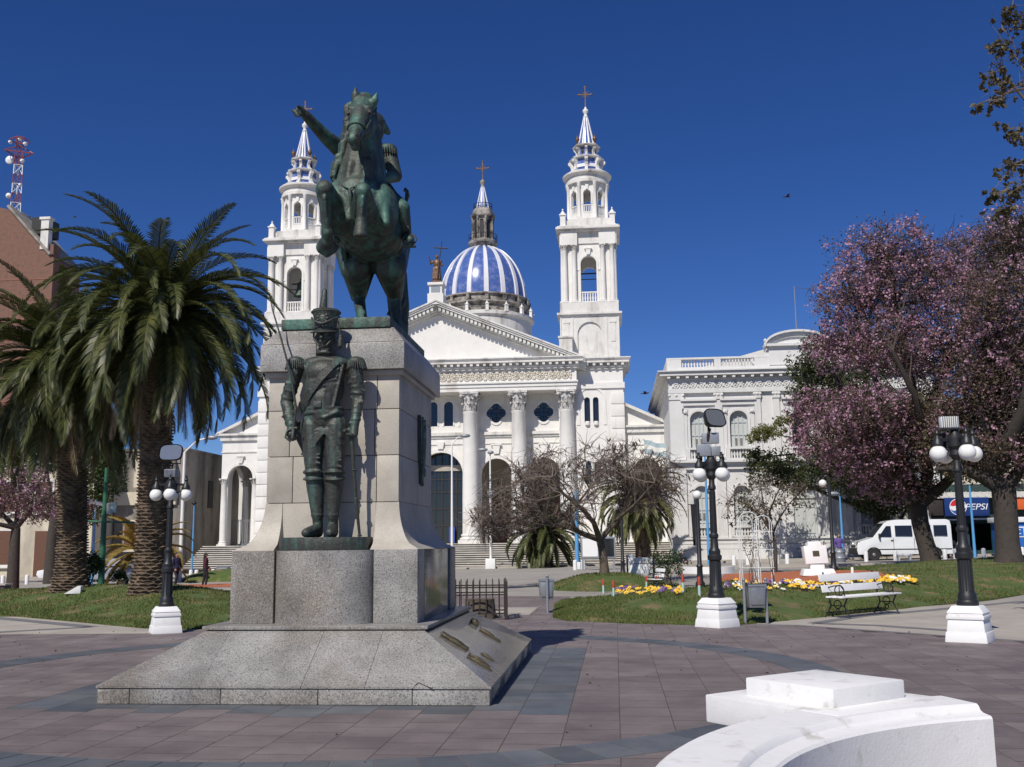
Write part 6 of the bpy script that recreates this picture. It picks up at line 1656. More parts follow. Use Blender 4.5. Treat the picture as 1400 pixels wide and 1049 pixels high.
# ---------------------------------------------------------------- bare tree on the mound
random.seed(11)
b0 = at(826, 38); BT = thing('bare_tree', 'leafless contorted tree with hanging pods on the small mound', 'tree', b0)
def q(px, py, Y=38): return W(px, py, Y)-b0
fork = q(820, 738)
m = MB(); m.tube([Vector((0, 0, -.1)), q(826, 775), q(824, 755), fork], [.21, .165, .145, .14], 10)
limbs = [[fork, q(800, 731, 37.8), q(775, 720, 37.5), q(745, 716, 37), q(715, 728, 36.6), q(690, 733, 36.2), q(662, 728, 36)],
         [fork, q(838, 718, 38.2), q(855, 698, 38.6), q(873, 683, 39), q(898, 674, 39.4), q(925, 668, 39.6)],
         [q(790, 727, 37.7), q(778, 708, 38), q(790, 688, 38.6), q(806, 668, 39), q(812, 650, 39.4), q(800, 630, 39.6)],
         [q(745, 716, 37), q(728, 700, 37), q(716, 680, 37.2), q(712, 655, 37.5), q(730, 632, 38)],
         [q(855, 698, 38.6), q(862, 672, 38.2), q(850, 650, 37.6), q(838, 630, 37.2), q(850, 615, 37)],
         [q(873, 683, 39), q(890, 655, 39.5), q(912, 640, 40), q(935, 640, 40.2)],
         [fork, q(812, 715, 37.2), q(795, 695, 36.4), q(770, 675, 35.8), q(755, 652, 35.5)],
         [q(845, 710, 38), q(868, 690, 37), q(895, 660, 36.4), q(905, 635, 36)]]
for L in limbs:
    r0 = .115 if L[0] == fork else .065; m.tube(L, [r0*(1-.72*i/(len(L)-1)) for i in range(len(L))], 8)
m.build('trunk', M['bark'], BT, smooth=50)
cl = [wclump(685, 690, 36.3, 48, 38, b0, 60), wclump(730, 655, 37, 48, 42, b0, 60), wclump(790, 640, 38.5, 55, 34, b0, 70), wclump(850, 640, 38, 50, 36, b0, 70), wclump(905, 650, 39.5, 42, 38, b0, 60), wclump(760, 690, 36.5, 45, 28, b0, 50), wclump(665, 712, 36, 28, 24, b0, 40), wclump(880, 690, 39, 50, 24, b0, 50)]
m = MB(); twigs(m, limbs, cl, 190, 3600, .8, .03, .011, -.12, .34)
me_ = m.build('twigs', M['twig'], BT, smooth=0); tag(me_, kind='stuff')
tag(leaves('seed_pods', cl, 1100, .17, M['brownleaf'], BT, -.6, .35, .22, .9), kind='stuff')

# ---------------------------------------------------------------- small thin tree by the trellis
random.seed(12)
b1 = at(1058, 45); ST = thing('thin_tree', 'thin young tree with sparse twigs and a few brown leaves', 'tree', b1)
def q(px, py, Y=45): return W(px, py, Y)-b1
f_ = q(1056, 730); m = MB(); m.tube([Vector((0, 0, -.05)), q(1060, 755), f_, q(1048, 712)], [.12, .1, .09, .08], 8)
limbs = [[f_, q(1040, 705), q(1020, 690), q(1000, 680)], [f_, q(1066, 708), q(1078, 690), q(1095, 672)], [q(1048, 712), q(1044, 690), q(1040, 665)], [f_, q(1052, 700, 44), q(1060, 680, 43.5), q(1070, 660, 43)]]
for L in limbs: m.tube(L, [.055*(1-.7*i/(len(L)-1)) for i in range(len(L))], 6)
m.build('trunk', M['barkd'], ST, smooth=50)
cl = [wclump(1010, 690, 45, 30, 28, b1), wclump(1045, 675, 45, 35, 28, b1), wclump(1088, 680, 45, 28, 26, b1), wclump(1035, 712, 45, 38, 16, b1)]
m = MB(); twigs(m, limbs, cl, 60, 700, .6, .02, .008, -.05, .25); tag(m.build('twigs', M['twig'], ST, smooth=0), kind='stuff')
tag(leaves('leaves', cl, 900, .14, M['olive'], ST), kind='stuff')

# ---------------------------------------------------------------- pink blossom tree
random.seed(13)
b2 = at(1272, 45.5); PT = thing('blossom_tree', 'broad tree covered in pink blossom with a thick forked trunk', 'tree', b2)
def q(px, py, Y=45.5): return W(px, py, Y)-b2
fk = q(1255, 692); m = MB(); m.tube([Vector((0, 0, -.2)), Vector((-.02, 0, .25)), q(1266, 745), q(1258, 715), fk], [.5, .4, .36, .35, .36], 12)
limbs = [[fk, q(1232, 655), q(1205, 620, 44.5), q(1170, 595, 44), q(1130, 590, 43.5)], [fk, q(1240, 640, 46), q(1215, 570, 46.5), q(1190, 500, 47), q(1170, 430, 47)],
         [fk, q(1268, 650), q(1262, 580), q(1240, 500, 45), q(1225, 420, 45), q(1215, 350, 45.5)], [fk, q(1285, 668, 45), q(1315, 640, 44.5), q(1350, 600, 44), q(1380, 540, 43.5)],
         [q(1262, 580), q(1290, 510, 46.5), q(1320, 440, 47), q(1340, 370, 47.5)], [q(1240, 640, 46), q(1200, 600, 48), q(1150, 540, 49.5), q(1135, 480, 50)], [q(1268, 650), q(1265, 600, 43), q(1250, 540, 41.5), q(1220, 480, 41)]]
for L in limbs: m.tube(L, [.27*(1-.75*i/(len(L)-1)) for i in range(len(L))], 8)
m.build('trunk', M['barkd'], PT, smooth=50)
cl = [wclump(1210, 345, 45.5, 75, 48, b2, 70), wclump(1165, 405, 46, 60, 45, b2, 80), wclump(1255, 400, 45, 80, 55, b2, 80), wclump(1320, 370, 46.5, 70, 60, b2, 80), wclump(1150, 470, 47, 48, 40, b2, 70), wclump(1215, 470, 44, 70, 45, b2, 80),
      wclump(1290, 480, 46, 75, 60, b2, 90), wclump(1130, 600, 44, 58, 34, b2, 60), wclump(1185, 560, 43, 62, 38, b2, 70), wclump(1110, 560, 46, 36, 30, b2, 50), wclump(1190, 630, 44.5, 70, 34, b2, 60), wclump(1260, 600, 44, 70, 48, b2, 80), wclump(1330, 590, 43.5, 60, 60, b2, 80), wclump(1225, 665, 45.5, 60, 24, b2, 60), wclump(1380, 480, 45, 60, 70, b2, 80)]
m = MB(); twigs(m, limbs, cl, 200, 2200, 1.2, .045, .015, .02, .22); tag(m.build('twigs', M['barkd'], PT, smooth=0), kind='stuff')
tag(leaves('blossom', cl, 36000, .115, M['pink'], PT, .5, .36, .8, cl=.7), kind='stuff')
tag(leaves('crown', cl, 52000, .125, M['mauve'], PT, .4, .55, .5, cl=1.2), kind='stuff')

# ---------------------------------------------------------------- brown-leaved tree at the right edge
random.seed(14)
b3 = at(1379, 40); RT = thing('brown_tree', 'large brownish leaved tree with broad dark trunk beside the kiosk', 'tree', b3)
def q(px, py, Y=40): return W(px, py, Y)-b3
fk = q(1372, 668); m = MB(); m.tube([Vector((0, 0, -.2)), Vector((0, 0, .3)), q(1377, 740), q(1375, 700), fk], [.58, .46, .42, .41, .43], 12)
limbs = [[fk, q(1352, 640), q(1345, 560), q(1350, 470), q(1360, 380), q(1375, 300)], [fk, q(1385, 655), q(1420, 610), q(1470, 540)], [fk, q(1340, 650), q(1310, 640), q(1280, 642, 39)], [q(1345, 560), q(1390, 480, 41), q(1440, 400, 42)], [q(1360, 640), q(1400, 560, 38), q(1420, 450, 37)]]
for L in limbs: m.tube(L, [.33*(1-.75*i/(len(L)-1)) for i in range(len(L))], 8)
m.build('trunk', M['barkd'], RT, smooth=50)
cl = [wclump(1385, 330, 40, 62, 48, b3, 70), wclump(1360, 420, 39, 65, 60, b3, 80), wclump(1450, 380, 41, 80, 70, b3, 90), wclump(1345, 520, 40, 55, 55, b3, 80), wclump(1420, 500, 39, 80, 70, b3, 90), wclump(1350, 610, 40, 65, 36, b3, 70), wclump(1420, 620, 40, 70, 50, b3, 70), wclump(1500, 520, 41, 80, 80, b3, 90)]
m = MB(); twigs(m, limbs, cl, 160, 2200, 1.1, .035, .013, 0, .22); tag(m.build('twigs', M['barkd'], RT, smooth=0), kind='stuff')
tag(leaves('crown', cl, 62000, .115, M['brownleaf'], RT, .4, .55, .5, cl=1.2), kind='stuff')
tag(leaves('blossom', cl, 12000, .11, M['pink'], RT, .5, .4, .8, cl=.6), kind='stuff')
cl = [wclump(1300, 600, 42.5, 60, 44, b3, 60), wclump(1360, 580, 41, 60, 50, b3, 60), wclump(1260, 560, 44, 50, 30, b3, 60), wclump(1330, 640, 41, 50, 22, b3, 50)]
tag(leaves('green_foliage', cl, 16000, .13, M['olive'], RT, .4, .5, .5), kind='stuff')

# ---------------------------------------------------------------- dark pine behind the blossom tree
random.seed(15)
b4 = at(1203, 66.8); PN = thing('pine_tree', 'dark green pine with layered boughs behind the blossom tree', 'tree', b4)
def q(px, py, Y=66.5): return W(px, py, Y)-b4
top = q(1180, 470); m = MB(); tr = [Vector((0, 0, -.1)), q(1200, 700), q(1192, 600), q(1185, 530), top]; m.tube(tr, [.36, .32, .28, .22, .1], 10)
cls = [(1105, 500, 30, 26), (1128, 470, 30, 20), (1098, 535, 24, 20), (1135, 515, 36, 30), (1125, 555, 42, 18), (1170, 540, 50, 36), (1200, 580, 60, 40), (1060, 640, 40, 26), (1035, 625, 20, 14), (1085, 655, 34, 20), (1125, 640, 40, 28), (1175, 650, 60, 34), (1210, 680, 50, 26), (1150, 610, 50, 30), (1190, 480, 50, 44)]
cl = [wclump(x, y, 62 + 3.5*((i*7) % 5)/4, a, b_, b4, a*.8) for i, (x, y, a, b_) in enumerate(cls)]
for c, r in cl:
    s_ = min(tr, key=lambda p: abs(p.z-(c[2]-.8))); m.tube(bez(s_, c, (0, 0, -.4)), [.12, .1, .09, .07, .06, .05, .03], 6)
m.build('trunk', M['barkd'], PN, smooth=50)
tag(leaves('crown', cl, 42000, .24, M['pine'], PN, .3, .5, .35, cl=.9), kind='stuff')
cl = [wclump(x, y, 62, a, b_, b4) for x, y, a, b_ in ((1050, 590, 26, 12), (1070, 575, 16, 8), (1035, 598, 16, 9))]
m = MB(); m.tube([q(1110, 605), q(1080, 598, 63), q(1050, 592, 62)], [.08, .05, .02], 6); m.build('pale_bough', M['bark'], PN)
tag(leaves('pale_foliage', cl, 2600, .17, M['pale'], PN, .5, .5, .4), kind='stuff')

# ---------------------------------------------------------------- overhanging tree whose outer boughs enter at the top right
random.seed(16)
b5 = Vector((12.2, 19.5, T(12.2, 19.5))); OT = thing('overhanging_tree', 'tree with olive brown leaf clusters on thin boughs against the sky', 'tree', b5)
def q(px, py, Y=19): return W(px, py, Y)-b5
m = MB(); crown = q(1560, 200, 19.5)
m.tube([Vector((0, 0, -.1)), Vector((0, 0, 2.5)), Vector((-.1, 0, 4.5)), crown], [.4, .3, .26, .16], 10)
limbs = [[crown, q(1480, 130), q(1420, 115), q(1370, 130), q(1332, 145)], [q(1560, 240), q(1480, 210), q(1420, 160), q(1372, 100), q(1356, 85)], [crown, q(1480, 60), q(1420, 40), q(1370, 40)], [q(1560, 260), q(1480, 230), q(1420, 210), q(1385, 225)], [q(1570, 300), q(1480, 280), q(1420, 272), q(1370, 268)], [crown, q(1470, 0), q(1420, -30), q(1390, -10)], [q(1570, 320, 20), q(1470, 330, 20), q(1420, 360, 20)]]
for L in limbs: m.tube(L, [.055*(1-.85*i/(len(L)-1)) for i in range(len(L))], 6)
m.build('trunk', M['bark'], OT, smooth=50)
cl = [wclump(1382, 28, 19, 26, 24, b5), wclump(1370, 70, 19, 30, 16, b5), wclump(1362, 100, 19, 26, 14, b5), wclump(1372, 118, 19, 30, 16, b5), wclump(1340, 145, 19, 18, 9, b5), wclump(1365, 140, 19, 26, 14, b5), wclump(1372, 170, 19, 12, 10, b5), wclump(1385, 185, 19, 20, 14, b5), wclump(1380, 232, 19, 18, 14, b5), wclump(1360, 266, 19, 20, 12, b5), wclump(1385, 262, 19, 24, 18, b5), wclump(1370, 290, 19, 26, 14, b5), wclump(1440, 60, 19, 50, 70, b5), wclump(1450, 200, 19, 55, 70, b5), wclump(1420, 320, 19.5, 34, 40, b5)]
m = MB(); twigs(m, limbs, cl, 90, 420, .35, .013, .005, 0, .25); tag(m.build('twigs', M['twig'], OT, smooth=0), kind='stuff')
tag(leaves('crown', cl, 5600, .10, M['olive'], OT, .2, .7, .65, cl=.55), kind='stuff')

# ---------------------------------------------------------------- trees on the far left
random.seed(17)
b6 = at(20, 46); LT = thing('mauve_tree', 'low spreading tree with dull mauve blossom behind the palm trunks', 'tree', b6)
def q(px, py, Y=46): return W(px, py, Y)-b6
fk = q(22, 722); m = MB(); m.tube([Vector((0, 0, -.1)), q(20, 745), fk], [.3, .24, .2], 10)
limbs = [[fk, q(0, 700), q(-20, 670)], [fk, q(40, 700), q(65, 680), q(85, 665)], [fk, q(25, 690), q(30, 650)], [fk, q(-10, 715, 45), q(-50, 690, 44)]]
for L in limbs: m.tube(L, [.14*(1-.7*i/(len(L)-1)) for i in range(len(L))], 6)
m.build('trunk', M['barkd'], LT, smooth=50)
cl = [wclump(10, 680, 46, 45, 28, b6), wclump(55, 690, 46, 40, 28, b6), wclump(-40, 680, 46, 40, 32, b6), wclump(30, 655, 46, 45, 22, b6), wclump(110, 700, 47, 24, 22, b6)]
m = MB(); twigs(m, limbs, cl, 60, 500, .8, .03, .011, 0, .22); tag(m.build('twigs', M['twig'], LT, smooth=0), kind='stuff'); tag(leaves('crown', cl, 7000, .12, M['mauve'], LT), kind='stuff'); tag(leaves('blossom', cl, 4000, .11, M['pink'], LT), kind='stuff')
b7 = at(70, 58); DT = thing('dark_tree', 'dense dark green tree behind the mauve tree', 'tree', b7)
cl = [wclump(60, 620, 58, 60, 30, b7), wclump(10, 610, 58, 50, 30, b7), wclump(140, 640, 58, 32, 50, b7), wclump(125, 690, 58, 26, 30, b7), wclump(-40, 630, 58, 50, 40, b7)]
m = MB(); m.tube([Vector((0, 0, -.1)), Vector((0, 0, 2.5)), Vector((.2, 0, 5.2))], [.4, .32, .25], 10)
for c, r in cl: m.tube(bez((.1, 0, 3.5), c, (0, 0, .4)), [.14, .12, .1, .08, .07, .06, .04], 6)
m.build('trunk', M['barkd'], DT, smooth=50); tag(leaves('crown', cl, 16000, .2, M['fol'], DT), kind='stuff')
# tall street tree crowns behind the white palace and shop, right
b8 = at(1215, 66.3); ET = thing('street_tree', 'dark leafy street tree behind the white van', 'tree', b8)
m = MB(); m.tube([Vector((0, 0, -.1)), W(1213, 715, 66)-b8, W(1208, 690, 66)-b8], [.3, .24, .2], 10); m.tube(bez(W(1214, 728, 66)-b8, W(1240, 690, 66)-b8, (.3, 0, -.3)), [.14, .13, .12, .1, .09, .08, .06], 6); m.build('trunk', M['barkd'], ET, smooth=50)
cl = [wclump(1195, 680, 66, 36, 22, b8), wclump(1230, 670, 66, 44, 26, b8), wclump(1210, 655, 66, 40, 22, b8)]
tag(leaves('crown', cl, 6000, .2, M['fol'], ET), kind='stuff')
# ================================================================ globe lamps on white pedestals
def globe_lamp(label, px, py, sc, rz, top, armrot):
    p = G(px, py, 0); t = thing('globe_lamp', label, 'street lamp', p, 0, 'globe lamps round the plaza'); t.scale = (sc, sc, sc)
    Mz = Matrix.Rotation(rz, 4, 'Z')
    m = MB(); s = .285
    m.frus((0, 0), (s*1.12, s*1.12), (s*1.06, s*1.06), 0, .16, Mz); m.frus((0, 0), (s*1.02, s*1.02), (s*.93, s*.93), .16, .36, Mz); m.frus((0, 0), (s*1.0, s*1.0), (s*1.0, s*1.0), .36, .42, Mz); m.frus((0, 0), (s*.94, s*.94), (s*.94, s*.94), .42, .46, Mz); m.frus((0, 0), (s*.98, s*.98), (s*.72, s*.72), .46, .57, Mz)
    m.build('pedestal', M['wpaint'], t, bevel=.008)
    m = MB(); m.lathe([(.17, .565), (.17, .63), (.15, .66), (.145, .75), (.115, .80), (.105, 1.30), (.14, 1.33), (.145, 1.40), (.115, 1.43), (.12, 1.5), (.085, 1.56), (.075, 1.75), (.095, 1.78), (.095, 1.82), (.066, 1.86), (.056, 2.72), (.08, 2.75), (.08, 2.8), (.06, 2.84), (.055, 3.0)], 20); m.build('post', M['iron'], t, smooth=30)
    m = MB(); m2 = MB()
    for k in range(10): a = 2*PI*k/10; m2.tube([(.11*math.cos(a), .11*math.sin(a), .8), (.103*math.cos(a), .103*math.sin(a), 1.3)], .014, 6); m.tube([(.066*math.cos(a), .066*math.sin(a), 1.88), (.056*math.cos(a), .056*math.sin(a), 2.7)], .008, 5)
    m.build('post_fluting', M['iron'], t, smooth=40); m2.build('base_fluting', M['iron'], t, smooth=40)
    m = MB(); m.lathe([(.07, 2.95), (.11, 3.02), (.1, 3.1), (.14, 3.16), (.14, 3.3), (.09, 3.36), (.06, 3.44)], 14); m.build('lamp_head', M['iron'], t, smooth=30)
    for k in range(4):
        a = armrot+PI/2*k; R4 = Matrix.Rotation(a, 4, 'Z')
        m = MB(); m.box(.1, .32, -.025, .025, 3.25, 3.30, R4); m.tube([R4 @ Vector(q) for q in ((.08, 0, 3.08), (.2, 0, 3.12), (.28, 0, 3.22))], .016, 6); m.lathe([(.03, 3.48), (.02, 3.44), (.045, 3.38), (.03, 3.34), (.05, 3.3), (.085, 3.24), (.095, 3.19), (.075, 3.165)], 12, R4 @ Vector((.32, 0, 0)))
        m.build('arm', M['iron'], t, smooth=40)
        c = R4 @ Vector((.32, 0, 3.04)); m = MB(); m.ball(c, .138, 24, 16); m.build('globe', M['wglobe'], t, smooth=80)
    top(t); return t
def top_left(t):
    m = MB(); m.box(-.13, .13, -.1, .1, 3.44, 3.62); b = m.build('ballast_box', M['greybox'], t, bevel=.01)
    m = MB()
    for k in range(9): x = -.12+.03*k; m.box(x-.006, x+.006, -.12, -.1, 3.45, 3.61)
    m.build('cooling_fin', M['galv'], b, smooth=0)
    m = MB(); m.tube([(0, 0, 3.62), (.02, 0, 3.75)], .02, 6); m.tube([(-.2, 0, 3.95), (-.2, 0, 3.75), (.2, 0, 3.75), (.2, 0, 3.95)], .014, 6); m.tube([(-.14, -.05, 3.6), (-.2, -.08, 3.62), (-.17, -.04, 3.9)], .008, 6); m.build('bracket', M['iron'], t, smooth=40)
    flood(t, (0, -.02, 3.98), .0, .25)
def flood(t, c, rz, tilt, w=.27, h=.19):
    R4 = Matrix.Translation(c) @ Matrix.Rotation(rz, 4, 'Z') @ Matrix.Rotation(-tilt, 4, 'X')
    m = MB(); n = 20; P = [(math.copysign(abs(math.cos(2*PI*i/n))**.55, math.cos(2*PI*i/n))*w, math.copysign(abs(math.sin(2*PI*i/n))**.55, math.sin(2*PI*i/n))*h) for i in range(n)]
    V = [(x, -.10, z) for x, z in P]+[(x, -.03, z) for x, z in P]+[(x*.5, .16, z*.5) for x, z in P]
    m.add(V, [(i, (i+1) % n, n+(i+1) % n, n+i) for i in range(n)]+[(n+i, n+(i+1) % n, 2*n+(i+1) % n, 2*n+i) for i in range(n)]+[tuple(2*n+i for i in range(n))], R4)
    f = m.build('floodlight', M['iron'], t, smooth=35); m = MB(); m.add([(x*.93, -.085, z*.92) for x, z in P], [tuple(range(n))], R4); m.build('floodlight_glass', M['floodglass'], f, smooth=0)
M['floodglass'] = mk('flood_glass', (.30, .33, .36), .12, .05, 4., metal=.6)
def top_mid(t):
    m = MB(); m.box(-.28, .0, -.1, .1, 3.42, 3.66); m.build('ballast_box', M['greybox'], t, bevel=.01); m = MB(); m.box(.01, .2, -.08, .1, 3.42, 3.62); m.build('ballast_box', M['galv'], t, bevel=.01); m = MB(); m.box(-.16, .18, -.07, .07, 3.68, 3.9); m.build('control_box', M['greybox'], t, bevel=.01)
    m = MB(); m.tube([(-.05, -.05, 3.72), (-.04, -.09, 3.86), (0, 0, 3.98)], .03, 8); m.tube([(-.02, 0, 3.9), (-.02, 0, 4.05)], .025, 6); m.build('bracket', M['ironbrown'], t, smooth=40); flood(t, (.08, -.02, 4.18), .55, .35, .24, .2)
def top_right(t):
    m = MB(); m.box(-.24, .1, -.1, .1, 3.44, 3.47); m.build('shelf', M['iron'], t); m = MB(); m.box(-.22, .06, -.08, .08, 3.47, 3.66); b = m.build('ballast_box', M['wpaint'], t, bevel=.012)
    m = MB()
    for k in range(8): x = -.2+.034*k; m.box(x-.008, x+.008, -.1, -.08, 3.48, 3.66); 
    m.build('cooling_fin', M['galv'], b, smooth=0)
globe_lamp('black four-globe lamp with oval floodlight, at the foot of the left grass bank', 226, 865, .875, .55, top_left, .35)
globe_lamp('black four-globe lamp with tilted floodlight and grey boxes, in front of the palace', 981, 857, .97, .78, top_mid, .62)
globe_lamp('black four-globe lamp with white finned box, beside the pale path and bench', 1327, 877, 1.0, 1.05, top_right, .25)
def park_lamp(label, px, Y, h, head):
    p = at(px, Y); t = thing('park_lamp', label, 'street lamp', p)
    m = MB(); m.lathe([(.15, 0), (.15, .12), (.1, .2), (.085, .6), (.11, .65), (.07, .72), (.06, h)], 14); m.build('post', M['iron'], t, smooth=30)
    m = MB(); s = -1; m.tube([(0, 0, h-.1), (0, 0, h+.2), (s*.12, 0, h+.28), (s*.22, 0, h+.2)], .02, 8); m.build('crook', M['iron'], t, smooth=50); m = MB(); m.ball((s*.22, 0, h+.03) if head else (0, 0, h+.12), .14, 18, 12); m.build('globe', M['wglobe'], t, smooth=80); return t
park_lamp('dark post with one white globe standing behind the rose bed', 956, 33, 2.75, False)
park_lamp('slender black lamp with crooked arm beside the small white monument', 1139, 37.5, 3.05, True)
park_lamp('thin black lamp post with a globe before the notice board', 851, 46, 3.0, True)
# tall street lights
def street_light(label, px, Y, pyt, mat, arm, r=.07, base=None, extra=None):
    p = at(px, Y); t = thing('street_light', label, 'street light', p); h = W(px, pyt, Y).z-p.z
    m = MB(); m.tube([(0, 0, 0), (0, 0, h*.45), (0, 0, h)], [r*1.3, r*1.1, r*.7], 10); m.build('pole', mat, t, smooth=50)
    if arm:
        m = MB(); m.tube([(0, 0, h-.02), (arm[0]*.5, 0, h+arm[1]*.8), (arm[0], 0, h+arm[1])], r*.5, 8); m.build('arm', mat, t, smooth=50)
        m = MB(); m.ball((arm[0]+.15*np.sign(arm[0]), 0, h+arm[1]), (.36, .16, .13), 12, 8); m.build('lamp_head', M['greybox'], t, smooth=60)
    if base: MB().box(-base, base, -base, base, -.05, base*2).build('footing', M['wpaint'], t, bevel=.03)
    if extra: extra(t, h)
    return t
street_light('tall white street light with short arm before the portico', 618, 65, 608, M['wpaint'], (.7, .55))
def twin(t, h):
    m = MB()
    for z, r in ((h+.05, .22), (h*.66, .25), (h*.64, .2)): m.ball((.05, -.1, z), (r, .14, .13), 10, 8)
    m.build('floodlight', M['greybox'], t, smooth=50)
street_light('white pole with small floodlights and square white footing', 671, 67, 620, M['wpaint'], (-.35, .25), .065, .32, twin)
street_light('tall white street light with long curved arm by the big palm', 247, 54, 618, M['wpaint'], (1.35, .75), .09)
street_light('sky blue pole with small dark head before the church steps', 263, 60, 688, M['bluepole'], None, .05, .12, lambda t, h: MB().ball((0, 0, h), (.16, .16, .12), 10, 8).build('lamp_head', M['iron'], t, smooth=50))
street_light('thick sky blue pole at the end of the church steps', 789, 60, 672, M['bluepole'], None, .10, .2)
street_light('thin sky blue pole close to the palace banner', 969, 62, 600, M['bluepole'], None, .07)
street_light('white pole standing next to the thin sky blue pole', 974, 60, 640, M['wpaint'], None, .06)
street_light('sky blue pole beside the bin and the palace door', 1153, 59, 680, M['bluepole'], (-.2, .2), .06)
street_light('sky blue pole rising in front of the drink sign', 1333, 63, 664, M['bluepole'], None, .07)
def panel_(t, h):
    m = MB(); m.prism([(-.45, h-.15), (.5, h-.3), (.5, h-.22), (-.45, h+.1)], 'y', -.25, .25); m.build('panel_head', M['galv'], t, smooth=0)
street_light('sky blue pole with slanted grey panel between the palms', 127, 48, 684, M['bluepole'], None, .06, None, panel_)
def crossbar(t, h):
    z = W(140, 713, 33).z-t.location.z; m = MB(); m.tube([(-.85, 0, z+.02), (1.05, 0, z-.05)], .035, 8); m.build('crossbar', M['greenpole'], t, smooth=50); MB().box(.22, .42, -.04, 0, z+.28, z+.62).build('sign_plate', M['flagb'], t); MB().box(.02, .2, -.03, .03, z+.25, z+.6).build('junction_box', M['greybox'], t)
street_light('dark green tapered pole with crossbar and pale sign plate', 140, 33, 640, M['greenpole'], None, .09, None, crossbar)

# ================================================================ park benches
def bench_parts(t, L=1.55, slats=2):
    wd = M['wpaint']
    for k in range(3): MB().box(-L/2, L/2, -.30+.14*k, -.18+.14*k, .42, .455).build('seat_slat', wd, t, bevel=.006)
    for k in range(2): MB().box(-L/2, L/2, -.012, .02, 0, .155).build('back_slat', wd, t, (0, .16+.055*k, .53+.225*k), (-.22, 0, 0), bevel=.006)
    for sx in (-1, 1):
        x = sx*(L/2-.22); m = MB()
        m.tube([(x, -.33, .0), (x, -.27, .1), (x, -.2, .25), (x, -.27, .40)], .018, 8); m.tube([(x, .28, .0), (x, .2, .1), (x, .12, .25), (x, .16, .42), (x, .28, .95)], .018, 8); m.tube([(x, -.3, .41), (x, .17, .41)], .018, 8)
        m.torus((0, 0, 0), .085, .013, 16, 6, M=Matrix.Translation((x, -.04, .28)) @ Matrix.Rotation(PI/2, 4, 'Y')); m.torus((0, 0, 0), .045, .012, 12, 6, M=Matrix.Translation((x, -.04, .14)) @ Matrix.Rotation(PI/2, 4, 'Y')); m.tube([(x, -.2, .25), (x, .12, .25)], .013, 6)
        m.torus((0, 0, 0), .11, .013, 16, 6, M=Matrix.Translation((x, -.1, .57)) @ Matrix.Rotation(PI/2, 4, 'Y')); m.tube([(x, -.1, .46), (x, -.1, .68)], .01, 6); m.tube([(x, -.22, .44), (x, -.21, .58), (x, -.12, .68), (x, .05, .66), (x, .19, .62)], .013, 6)
        m.build('iron_end', M['iron'], t, smooth=50)
    return t
a, b = G(1143, 845), G(1213, 838); d = b-a
BE = thing('park_bench', 'white slatted park bench with scrolled iron ends at the lawn edge', 'bench', (a+b)/2+Vector((0, .05, .0)), math.atan2(d.y, d.x)); bench_parts(BE, d.length+.35)
p = pick(897, 806); B2 = thing('park_bench', 'white slatted bench half hidden by the rose bush', 'bench', p, -1.2); bench_parts(B2, 1.0); B2.scale = (.75, .75, .75)
p = at(875, 40); B3 = thing('park_bench', 'white board-backed bench seen from behind near the notice board', 'bench', p, PI)
for z in (.42, .66): MB().box(-.55, .55, -.05, -.01, z-.2 if z < .5 else z-.0, z+.22).build('back_board', M['wpaint'], B3, bevel=.01)
MB().box(-.55, .55, -.5, -.06, .40, .45).build('seat_board', M['wpaint'], B3, bevel=.01)
for sx in (-1, 1): MB().box(sx*.5-.03, sx*.5+.03, -.5, .03, 0, .40).box(sx*.5-.03, sx*.5+.03, -.02, .05, .40, .98).build('iron_end', M['iron'], B3, bevel=.01)
p = at(862, 41.5); o_ = thing('marker_post', 'squat white square post by the notice board', 'post', p); MB().box(-.12, .12, -.12, .12, 0, .95).frus((0, 0), (.14, .14), (.06, .06), .95, 1.02).build('post', M['wpaint'], o_, bevel=.01)
# ================================================================ litter bins
def bin_box(t, x, z0, w, h, dpt, yaw=0):
    m = MB(); m.frus((x, 0), (w*.44, dpt*.42), (w/2, dpt/2), z0, z0+h); b = m.build('basket', M['galv'], t, bevel=.012)
    m = MB(); m.frus((x, 0), (w*.38, dpt*.37), (w*.40, dpt*.4), z0+h+.001, z0+h+.004); m.build('opening', M['dark'], b, smooth=0)
    m = MB(); m.box(x-w/2-.012, x+w/2+.012, -dpt/2-.012, -dpt/2+.01, z0+h-.03, z0+h+.01); m.box(x-w/2-.012, x+w/2+.012, dpt/2-.01, dpt/2+.012, z0+h-.03, z0+h+.01); m.build('rim', M['greybox'], b, smooth=0)
    m = MB(); m.box(x-w*.36, x+w*.36, -dpt/2-.008, -dpt/2+.02, z0+.06, z0+h-.08); m.build('panel', M['galv'], b, bevel=.006)
p = G(748, 838); bn1 = thing('litter_bin', 'grey metal litter bin hanging on one short post by the walkway', 'bin', p, .15)
MB().tube([(0, -.16, 0), (0, -.16, .83)], .032, 10).ball((0, -.16, .86), .04, 10, 8).build('post', M['greybox'], bn1, smooth=50); bin_box(bn1, -.01, .32, .36, .46, .24)
p = (G(1021, 855)+G(1047, 851))/2; bn2 = thing('litter_bin', 'grey litter bin slung between two posts near the globe lamp', 'bin', p, .25)
for sx in (-1, 1): MB().tube([(sx*.23, 0, 0), (sx*.23, 0, .84)], .03, 10).ball((sx*.23, 0, .87), .036, 10, 8).build('post', M['greybox'], bn2, smooth=50)
bin_box(bn2, 0, .32, .37, .45, .24); MB().box(-.23, .23, -.13, -.11, .74, .8).build('bar', M['iron'], bn2)
p = at(306, 62); bn3 = thing('litter_bin', 'pale grey litter bin standing before the church steps', 'bin', p); bin_box(bn3, 0, .12, .75, .55, .5); MB().box(-.42, -.36, -.1, .1, 0, .72).box(.36, .42, -.1, .1, 0, .72).build('legs', M['greybox'], bn3)
